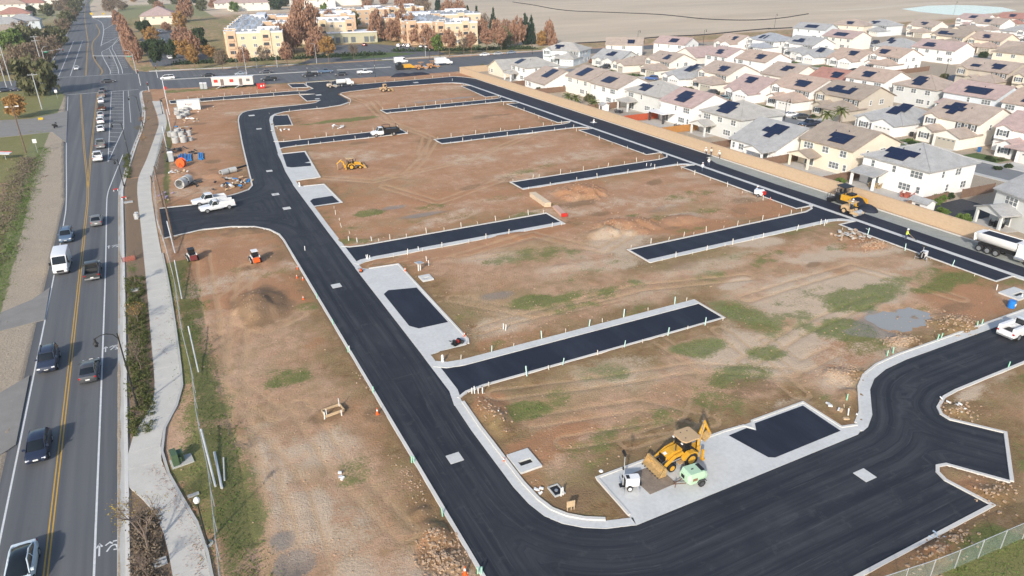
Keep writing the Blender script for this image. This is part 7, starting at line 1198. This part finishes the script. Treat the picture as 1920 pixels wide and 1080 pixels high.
for px, py, h, rr, kd in ((985,84,15,2.9,'conifer'),(995,83,14,2.6,'conifer'),(1030,84,14,3.8,'rustcone'),(970,86,14,4.5,'rust'),(1014,86,7,2.8,'orange'),(925,66,14,2.6,'conifer'),(895,55,13,3,'conifer'),(878,48,12,3,'conifer'),(840,42,15,6,'rust'),(860,38,14,6,'rust'),(905,60,10,3,'twig'),(912,62,11,3,'twig'),(950,75,11,4,'rust'),(930,80,12,4.5,'rust'),(793,22,14,7,'brown'),(765,20,13,6,'rust'),(945,90,9,4,'olive'),(822,30,16,3,'conifer')): x, y = G(px, py); tree(kd, x, y, h, rr, W5, .08)
W6 = 'in the far district beyond the apartments'
for px, py, h, rr, kd in ((520,18,14,7,'dark'),(300,22,9,5,'rust'),(400,14,8,5,'rust'),(420,10,10,5,'dark'),(380,20,10,5,'olive'),(440,22,8,4,'green'),(530,12,10,6,'olive'),(370,6,9,6,'dark'),(210,12,11,6,'brown'),(540,6,12,6,'dark'),(330,8,8,5,'olive'),(250,4,8,5,'orange'),(570,4,9,5,'brown'),(720,8,9,5,'rust'),(610,8,10,6,'dark'),(640,6,9,5,'olive'),(690,10,10,6,'brown'),(750,12,10,6,'rust'),(480,4,10,6,'olive'),(450,3,9,6,'dark'),(350,3,10,6,'brown'),(290,10,9,5,'olive'),(230,18,9,5,'brown'),(780,8,9,5,'brown')): x, y = G(px, py); tree(kd, x, y, h, rr, W6, .06)
# hedge along the far verge: one mass of shrubs
rng = np.random.default_rng(5)
def massed(name, label, cat, pts, spread, n, size, mat, hz):
    def fn(r): p = pts[r.integers(len(pts))]; return (p[0]+r.normal()*spread, p[1]+r.normal()*spread, abs(r.normal())*hz+.05)
    o = link(bpy.data.objects.new(name, leaves(n, fn, size, mat, name, rng))); return tag(o, label, cat, None, 'stuff')
massed('hedge', 'dark low hedge along the far verge of the cross road', 'hedge', [G(px, 121-(px-330)*.047) for px in range(330, 720, 3)]+[G(px, 97-(px-740)*.02) for px in range(740, 1000, 3) if not 760 < px < 770], 1.2, 5200, .5, LM['dark'], .7)
massed('ground_cover', 'low juniper ground cover in the roadside planter', 'ground cover', [(random.uniform(-7.9,-5.7), y) for y in np.arange(63.5, 104, .12) if (y > 68 or True)]+[(random.uniform(-7.8,-6.6), y) for y in np.arange(160, 182, .3)], .15, 16000, .085, LM['juniper'], .24)
massed('weeds', 'green weeds and grass along the fence line', 'grass', [(random.gauss(-.4+.5*math.sin(y*.35), .7), y) for y in np.arange(38, 104, .08)]+[(random.uniform(-3.4,-2.2), y) for y in np.arange(44, 104, .2)], .35, 4200, .08, LM['green'], .05)
massed('verge_grass', 'green grass band left of the gravel verge', 'grass', [(-23.6+random.gauss(0,.7)-(y-97)*.012, y) for y in np.arange(70, 200, .12)], .4, 9000, .10, LM['green'], .08)
massed('dead_weeds', 'dark dry weeds in the left ditch', 'weeds', [(-27+random.gauss(0,1.4), y) for y in np.arange(90, 190, .15)], .5, 9000, .14, LM['twig'], .22)
massed('dry_brush', 'brown dry brush in the bottom planter', 'weeds', [(random.uniform(-7.9,-6.0), y) for y in np.arange(38, 52, .06)], .15, 4200, .10, LM['twig'], .22)
massed('fallen_leaves', 'brown fallen leaves on the footway', 'leaves', [(np.interp(y, [44,50,54,58], [-3.4,-3.6,-4.6,-5.8])+random.gauss(0,.55), y) for y in np.arange(42, 58, .05)]+[(random.gauss(-4.2,.5), y) for y in np.arange(78, 90, .3)], .15, 900, .05, LM['rust'], .0).location.z = .135
gp = np.argwhere((attrs['green'] > .62) & site & ~paved & (X > 3.5)); gi = gp[np.random.default_rng(4).integers(len(gp), size=5200)]
def tuft(r): j, i = gi[r.integers(len(gi))]; return (gx[i]+r.uniform(-.3,.3), gy[j]+r.uniform(-.3,.3), H[j, i]+abs(r.normal())*.05)
tag(link(bpy.data.objects.new('sparse_grass', leaves(7000, tuft, .07, LM['green'], 'sparse_grass', rng))), 'thin tufts of green weeds growing on the bare soil', 'weeds', None, 'stuff')
# bare saplings with real branches in the planter
def bare_tree(x, y, h, spread, label, leafm=None, seed=0):
    rg = random.Random(seed); r = thing('sapling', label, 'tree', (x, y, 0)); m = MB(); tips = []
    def grow(p, d, l, rad, k):
        q = p+d*l; m.cyl(tuple(p), tuple(q), rad, rad*.65, 5, False)
        if k == 0: tips.append(q); return
        for _ in range(3 if k > 1 else 4):
            e = (d+Vector((rg.gauss(0,spread), rg.gauss(0,spread), rg.gauss(.12,.25)))).normalized(); grow(p+d*l*rg.uniform(.55,1), e, l*rg.uniform(.6,.85), rad*.55, k-1)
    grow(Vector((0,0,0)), Vector((rg.gauss(0,.05), rg.gauss(0,.05), 1)).normalized(), h*.33, h*.02, 5); m.build('branches', M('twig_bark', (.17,.13,.105), .9, .2), r)
    if leafm:
        rr = np.random.default_rng(seed); inst('crown', leaves(260, lambda q: tuple(np.array(tips[q.integers(len(tips))])+q.normal(size=3)*.18), .07, leafm, 'crown', rr), r)
    return r
bare_tree(-6.75,47.6,5.8,.66,'bare spreading tree with a few yellow leaves overhanging the footway',LM['yellow'],3); bare_tree(-6.6,76.5,3.4,.4,'thin bare sapling in the juniper planter, nearest',LM['twig'],4); bare_tree(-6.6,88.6,3.2,.4,'thin sapling with orange twigs in the planter',LM['orange'],5); bare_tree(-6.7,101.5,3.0,.35,'sapling with yellow green leaves higher up the planter',LM['green'],6); bare_tree(-6.8,44.2,3.2,.5,'bare brushy sapling at the bottom edge',None,7)
for i, y in enumerate((186,198,212,226,240)): bare_tree(np.interp(y, [180,250], [-4.2,-.8]), y, 4.0, .4, f'young bare tree in the upper verge, {ORD[i]} from the near end', LM['olive'] if i % 2 else LM['orange'], 20+i)
bt_ = bare_tree(1.0,57.5,2.2,.8,'grey heap of cut brushwood inside the fence',None,9); bt_.rotation_euler = (R(70), R(15), 0); bt_.location.z = .25
bt2 = bare_tree(.4,59.3,2.0,.9,'second heap of cut brushwood inside the fence',None,12); bt2.rotation_euler = (R(-75), R(30), 0); bt2.location.z = .3
# palms and garden plants in the estate
def palm(x, y, h, label, fr=22, ln=2.3):
    r = thing('palm_tree', label, 'palm', (x, y, 0), random.uniform(0,6)); P(r, 'trunk', TRUNK, ('c', (0,0,-.1),(.05,0,h),.2,.15,8))
    for i in range(fr):
        a = i*2.4; el = R(70-(i/fr)*95); m = MB(); pts = []
        for k in range(6): s = k/5; pts.append((.05+math.cos(a)*ln*s*math.cos(el*(1-.3*s)), math.sin(a)*ln*s*math.cos(el*(1-.3*s)), h+ln*(s*math.sin(el)-.55*s*s)))
        sx_, sy_ = -math.sin(a)*.3, math.cos(a)*.3
        for k in range(5):
            p, q = pts[k], pts[k+1]; w0, w1 = (.25+.75*math.sin(math.pi*k/5)), (.25+.75*math.sin(math.pi*(k+1)/5)) if k < 4 else .05
            m.quad((p[0]+sx_*w0,p[1]+sy_*w0,p[2]-.1),p,q,(q[0]+sx_*w1,q[1]+sy_*w1,q[2]-.1)); m.quad(p,(p[0]-sx_*w0,p[1]-sy_*w0,p[2]-.1),(q[0]-sx_*w1,q[1]-sy_*w1,q[2]-.1),q)
        m.build('frond', LM['palm'], r)
for px, py, h, l in ((1065,196,2.6,'bushy palm behind the tan wall, left of the pair'),(1078,198,2.4,'bushy palm behind the tan wall, joined to its left neighbour'),(1113,205,2.0,'smaller palm behind the tan wall by the sheds'),(1547,238,3.4,'left palm before the beige house'),(1572,238,4.4,'right taller palm before the beige house'),(1690,190,2.5,'palm in the yard behind the grey bungalow'),(1715,188,2.2,'second palm in the yard behind the grey bungalow')): x, y = G(px, py); palm(x, y, h, l)
def bush(px, py, s, kd, label): x, y = G(px, py); r = thing('shrub', label, 'shrub', (x, y, 0), random.random()*6, 'garden shrubs'); inst('foliage', TP[kd][0], r, (0,0,-.1), 0, (s, s, s*1.3)); inst('stem', TP[kd][1], r, (0,0,-.1), 0, (s*.6, s*.6, s))
for i, (px, py, s, kd) in enumerate(((1575,345,1.0,'green0'),(1765,405,1.1,'green1'),(1805,415,1.1,'green0'),(1735,385,.9,'green1'),(1750,383,1.1,'green0'),(1760,380,1.2,'green1'),(1775,372,1.1,'dark0'),(1268,162,1.3,'dark0'),(1270,158,1.4,'green1'),(1010,172,1.2,'dark1'),(1020,174,1.2,'dark0'),(1105,190,1.6,'olive0'),(1565,240,.8,'orange0'),(1500,243,.9,'orange1'),(1540,116,1.9,'dark0'),(1843,108,2.0,'dark1'),(1770,147,1.3,'olive1'),(1870,318,.8,'dark0'),(1890,315,.8,'dark1'),(1110,118,1.5,'rust0'),(1395,180,1.0,'dark1'),(1420,172,1.0,'dark0'),(1290,170,1.0,'dark0'),(905,130,1.5,'olive0'),(925,138,1.6,'rust1'),(940,140,1.5,'olive1'))): bush(px, py, s, kd, ['green shrub behind the tan wall by the paver','green shrub overhanging the tan wall, left of two','green shrub overhanging the tan wall, right of two','leafy shrub at the left of the black gravel yard','leafy shrub in the middle of the black gravel yard fence','tall leafy shrub along the yard fence','dark shrub at the end of the yard fence','dark shrub before the grey bungalow','green shrub before the grey bungalow','dark garden shrub behind the wall, left','dark garden shrub behind the wall, right','olive shrub between the palms','orange shrub below the palms','golden shrub beside the palm house','dark column shrub at the grey bungalow door','round dark shrub at the beige house','olive shrub on the street corner','small dark shrub beside the white arch, left','small dark shrub beside the white arch, right','purple red shrub by the grey garage','dark low hedge piece by the pink roof','dark low hedge piece by the orange roof','low dark shrub before the tan roof','olive shrub in the corner yard','rust shrub in the corner yard','olive shrub by the corner patio'][i])
for (x, y), l in YARD: r = thing('shrub', l, 'shrub', (x, y, .04), random.random()*6, 'shrubs '+l[-40:]); s = random.uniform(.4,.9); kd = random.choice(('dark0','green1','olive0','dark1')); inst('foliage', TP[kd][0], r, (0,0,-.05), 0, (s, s, s*1.2))
def shed(px, py, sx, sy, h, a, label, wm_, rf): x, y = G(px, py); r = thing('garden_shed', label, 'shed', (x, y, 0), R(a)); m = MB(); m.box(-sx/2,sx/2,-sy/2,sy/2,0,h); rm = MB(); gable_roof(rm,-sx/2,sx/2,-sy/2,sy/2,h,25,.2,'y',m); m.build('wall', wm_, r); rm.build('roof', rf, r); P(r, 'door', DKSTEEL, ('b', -sx/2-.03, -sx/2, -.4, .4, 0, h-.3))
shed(1147,195,2.4,3.6,2.0,0,'dark grey shed with white trim behind the tan wall',DKSTEEL,ROOFS['grey']); shed(1132,208,2.0,2.2,1.8,0,'small white shed behind the tan wall',WALLS['white'],ROOFS['grey']); shed(1725,395,2.2,3.4,1.7,0,'low white shed with grey roof at the tan wall',WALLS['white'],ROOFS['grey'])
def garden_set(px, py, mat, label): x, y = G(px, py); r = thing('garden_set', label, 'furniture', (x, y, .06), R(20)); P(r, 'table', mat, ('b', -.7, .7, -.45, .45, .68, .74), ('b', -.6, -.52, -.4, .4, 0, .68), ('b', .52, .6, -.4, .4, 0, .68)); [P(r, 'chair', mat, ('b', u-.25, u+.25, v-.25, v+.25, .4, .46), ('b', u-.25, u+.25, v+.2*s, v+.26*s, .4, .95), ('b', u-.22, u-.18, v-.2, v+.2, 0, .4), ('b', u+.18, u+.22, v-.2, v+.2, 0, .4)) for u, v, s in ((-.4,.8,1),(.4,.8,1),(-.4,-.8,-1),(.4,-.8,-1))]
garden_set(1700,370,M('red_chair', (.33,.09,.06), .7),'red garden chairs before the white house'); garden_set(1640,352,M('brown_sofa', (.34,.25,.14), .8),'brown patio seating under the white house cover'); garden_set(1868,425,BLACK,'dark patio table under the grey house cover'); garden_set(1272,240,DKSTEEL,'dark patio set under the white flat cover'); garden_set(1160,212,DKSTEEL,'dark garden chairs by the red fence')
for px, py, c, l in ((1697,254,(.02,.16,.45),'blue wheelie bin by the garage of the grey bungalow'),(1690,255,(.03,.05,.03),'dark wheelie bin by the garage of the grey bungalow'),(1835,285,(.03,.14,.35),'blue wheelie bin beside the brown gate'),(1708,256,(.03,.03,.03),'black wheelie bin by the tan roofed garage'),(1347,178,(.02,.05,.03),'dark green wheelie bin by the pink roofed garage')): x, y = G(px, py); r = thing('wheelie_bin', l, 'bin', (x, y, .05)); mm_ = M('bin_%d' % int(px), c, .5); P(r, 'tub', mm_, ('p', [(-.25,.0),(-.32,1.0),(.32,1.0),(.25,0)], -.28, .28)); P(r, 'lid', mm_, ('b', -.35, .36, -.31, .31, 1.0, 1.08))
for px, py, h, l in ((1470,226,5.5,'dark estate street lamp by the parked white car'),(1318,88,8,'tall estate lamp at the meadow edge'),(1195,85,7,'estate lamp beside the pink roofed far house'),(1772,142,6,'estate lamp on the cross street'),(1788,27,9,'tall lamp before the pond'),(1452,52,8,'estate lamp at the far meadow edge'),(825,107,12,'tall dark lamp on the far verge of the cross road'),(806,112,11,'dark lamp at the apartment drive'),(578,150,10,'dark lamp on the near verge of the cross road'),(704,145,9,'black lamp post behind the far kerb'),(998,102,7,'dark lamp by the far estate corner')): x, y = G(px, py); lamp_arc((x, y, 0), 0, l, h, 1.2)
for px, py, h, l in ((445,129,7,'grey lamp mast on the far verge before the left block'),(482,127,6.5,'second grey lamp mast before the left block'),(520,126,6.5,'third grey lamp mast before the left block'),(594,119,8,'grey lamp mast by the drive'),(798,106,8,'grey lamp mast right of the drive'),(463,142,10,'white lamp mast behind the site trailer')): x, y = G(px, py); r = thing('lamp_mast', l, 'street lamp', (x, y, 0)); P(r, 'pole', GALV, ('c', (0,0,0),(0,0,h),.12,.07,8)); P(r, 'arm', GALV, ('t', [(0,0,h),(-.8,0,h+.25)], .05, 6)); P(r, 'lamp_head', GALV, ('o', (-1.0,0,h+.25), (.6,.25,.12)))
# ============================================================ apartments and far houses
AP = {'orange': M('apt_orange', (.60,.42,.28), .9, .05, .3), 'cream': M('apt_cream', (.66,.54,.38), .9, .05, .3), 'yellow': M('apt_yellow', (.66,.52,.32), .9, .05, .3), 'olive': M('apt_olive', (.46,.44,.31), .9, .05, .3)}
AROOF = M('flat_roof_white', (.74,.75,.77), .6, .06, .2); AGREY = M('roof_membrane', (.55,.60,.65), .6, .15, .25); AC = M('roof_unit', (.22,.24,.27), .6, .2, 2); APW = WFR['d']
ACM = MB().box(-.7,.7,-.5,.5,0,1.0).box(-.5,.5,-.35,.35,1.0,1.1).mesh('roof_unit', AC)
def aptwin(root, face, u, off, z):
    rz, (x, y) = {'S': (R(90), (u, off-.02)), 'W': (0, (off-.02, u))}[face]; o = inst('window', APW, root, (x, y, z), rz); [inst('pane', WPN['d'], o, (0, s*.39, 0)) for s in (-1, 1)]
def balcony(root, face, u, off, z):
    r_ = R(90) if face == 'S' else 0; x, y = (u, off) if face == 'S' else (off, u); o = MB().box(-.03,.06,-1.2,1.2,-1.1,1.2).build('balcony_opening', DKSTEEL, root); o.location = (x, y, z); o.rotation_euler = (0,0,r_); q = MB().box(-.35,-.04,-1.35,1.35,-1.25,-1.1).box(-.35,-.3,-1.35,1.35,-1.1,-.15).build('balcony_rail', AP['orange'], o)
def apartment(name, label, loc, rz, wings, h=10.6):
    r = thing('apartment_block', label, 'apartment block', loc, rz)
    for (x0, x1, y0, y1, wc) in wings:
        W = x1-x0; D = y1-y0; P(r, 'wall', AP[wc], ('b', x0, x1, y0, y1, -.2, h)); P(r, 'roof', AGREY, ('b', x0+.3, x1-.3, y0+.3, y1-.3, h, h+.12)); P(r, 'parapet', AROOF, ('b', x0-.05, x1+.05, y0-.05, y0+.35, h-.01, h+.7), ('b', x0-.05, x1+.05, y1-.35, y1+.05, h-.01, h+.7), ('b', x0-.05, x0+.35, y0+.35, y1-.35, h-.01, h+.68), ('b', x1-.35, x1+.05, y0+.35, y1-.35, h-.01, h+.68))
        for face, a0, a1, off in (('S', x0, x1, y0), ('W', y0, y1, x0)):
            n = max(1, int((a1-a0)/4.4))
            for i in range(n):
                u = a0+(i+.5)*(a1-a0)/n
                if i % 3 == 0: bw = (a1-a0)/n*.42; P(r, 'bay', AP[['orange','cream','yellow'][i//3 % 3]], ('b', u-bw, u+bw, off-.45, off+.1, -.2, h+1.2) if face == 'S' else ('b', off-.45, off+.1, u-bw, u+bw, -.2, h+1.2)); P(r, 'bay_cap', AROOF, ('b', u-bw-.08, u+bw+.08, off-.53, off+.6, h+1.2, h+1.35) if face == 'S' else ('b', off-.53, off+.6, u-bw-.08, u+bw+.08, h+1.2, h+1.35))
                for k in range(3):
                    z = 2.0+k*3.3
                    (balcony if i % 3 == 0 else aptwin)(r, face, u, off-(.48 if i % 3 == 0 else 0), z)
        nu, nv = int(W/3.2), int(D/3.4); rr = random.Random(int(x0*3+y0))
        for i in range(nu):
            for j in range(nv):
                if rr.random() < .62: inst('roof_unit', ACM, r, (x0+2+i*(W-4)/max(1,nu-1)+rr.uniform(-.4,.4), y0+2+j*(D-4)/max(1,nv-1)+rr.uniform(-.4,.4), h+.12), 0, rr.uniform(.8,1.2))
        P(r, 'roof_screen', AROOF, ('b', x0+W*.55, x1-1.5, y1-D*.25, y1-1.2, h+.12, h+1.9))
    return r
a, b_ = G(423,107), G(525,108); an = math.atan2(b_[1]-a[1], b_[0]-a[0])*.35
apartment('A', 'left yellow and orange three-storey apartment block with units on its flat roof', (36,358,0), an, [(0,25,0,14,'cream'),(-1,14,14.02,120,'yellow'),(14.02,64,104,119,'orange'),(14.02,60,52,66,'cream')])
apartment('C', 'right cream and orange three-storey apartment block behind pointed red trees', (137,355,0), R(-6), [(0,22,0,13,'cream'),(-12,14,13.02,75,'orange'),(14.02,44,60,92,'cream'),(-18,-12.02,40,54,'olive')])
apartment('D', 'middle distant cream apartment block with stacked balconies', (104,485,0), R(3), [(0,24,0,16,'cream'),(24.02,52,2,18,'orange'),(52.02,78,4,22,'yellow')])
r = thing('lobby_building', 'low olive lobby building with a flat white roof', 'building', (91,396,0), R(-12)); P(r, 'wall', AP['olive'], ('b', 0, 26, 0, 14, -.1, 5.2)); P(r, 'roof', AROOF, ('b', -.4, 26.4, -.4, 14.4, 5.2, 5.7)); P(r, 'canopy', AROOF, ('b', -6, 3, -6, -.42, 3.4, 3.7)); P(r, 'canopy_post', DKSTEEL, ('b', -5.8, -5.4, -5.8, -5.4, 0, 3.4), ('b', 2.4, 2.8, -5.8, -5.4, 0, 3.4))
for u in (4, 8, 12, 19, 22): P(r, 'window', GLASS, ('b', u, u+2.4, -.05, .02, .4, 3.2))
flat('car_park', [(60,322),(100,318),(128,322),(132,345),(112,384),(90,388),(76,350)], .03, ASPHO); flat('verge', [(80,326),(100,324),(118,332),(100,348),(84,345)], .07, LAWN); flat('car_park', [(4,345),(28,350),(30,520),(10,560),(2,480)], .03, ASPHO); flat('pavement', [(2,330),(60,320.5),(60,322.4),(2,332)], .08, WALKC); flat('pavement', [(96,316.5),(180,310.6),(180,312.2),(96,318.4)], .08, WALKC)
def farhouse(px, py, w_, d_, h, wall, roof, a, label):
    x, y = G(px, py); r = thing('house', label, 'house', (x, y, 0), R(a), 'distant houses'); m, rm = MB(), MB(); m.box(-w_/2, w_/2, 0, d_, -.1, h); hip_roof(rm, -w_/2, w_/2, 0, d_, h, 24, .6); m.build('wall', WALLS[wall], r); rm.build('roof', ROOFS[roof], r)
    for i in range(4): window(r, 'd', -w_/2+(i+.6)*w_/4.4, -.03, h-1.4, R(90))
for q in ((300,46,24,30,6,'cream','pink',-5,'cream hall with a dark pink hip roof right of the main road'),(470,20,34,26,7,'ivory','pink',0,'wide pink roofed house behind the left apartments'),(425,16,18,18,5,'ivory','pink',0,'low pink roofed wing behind the left apartments'),(590,14,40,24,7,'ivory','pink',-4,'long pink roofed house behind the tall red tree'),(655,10,36,24,8,'ivory','pink',-4,'pink roofed building behind the middle apartments'),(28,40,22,18,5.5,'ivory','red',0,'red roofed white house among the left trees'),(15,62,20,16,5.5,'white','grey',0,'white house with grey roof among the left trees'),(45,55,20,16,5.5,'pale blue','grey',0,'pale blue house with grey roof among the left trees'),(12,78,18,14,5,'cream','brown',0,'brown roofed house at the left edge'),(60,18,24,18,6,'ivory','red',0,'farther red roofed house at the upper left'),(20,20,26,18,6,'ivory','orange-tan',0,'orange roofed house at the upper left edge'),(90,8,24,18,6,'ivory','tan',0,'tan roofed far house at the top left')): farhouse(*q)
# silt fences on the meadow
SILT = M('silt_black', (.03,.03,.032), .8)
def silt(pts, label): q = [G(*p) for p in pts]; o = band('silt_fence', smooth_line(q, 4), -.06, .06, .6, SILT, -.1, False); tag(o, label, 'fence')
silt(((960,4),(1000,10),(1060,20),(1150,24),(1240,28),(1320,36),(1400,38.5),(1460,35),(1516,26.5)), 'long black silt fence curving across the dry meadow'); silt(((1060,83),(1150,78),(1240,70),(1320,66),(1400,58),(1445,54)), 'black silt fence behind the far estate houses'); silt(((1440,55),(1490,52.5)), 'short black silt fence by the grey roofed house')
flat('dirt_track', [G(*q) for q in ((1540,21),(1620,18),(1680,12),(1760,6),(1900,4),(1900,2.5),(1750,4),(1670,10),(1600,16.5),(1540,20))], .05, M('pale_track', (.58,.49,.38), .95, .1, .1))
# air between the camera and the far district
hz = MB().box(-1500,1600,-400,2600,-3,41.5).build('haze', M('haze_skin', (1,1,1))); hz.data.materials.clear()
m = bpy.data.materials.new('haze_air'); m.use_nodes = True; t = m.node_tree; t.nodes.remove(t.nodes['Principled BSDF']); v = t.nodes.new('ShaderNodeVolumePrincipled'); v.inputs['Color'].default_value = (.93,.96,1,1); v.inputs['Density'].default_value = .00018; v.inputs['Anisotropy'].default_value = .2; L(t, v.outputs[0], t.nodes['Material Output'].inputs['Volume'])
hz.data.materials.append(m); tag(hz, 'thin pale haze lying over the whole place', 'haze', None, 'stuff')
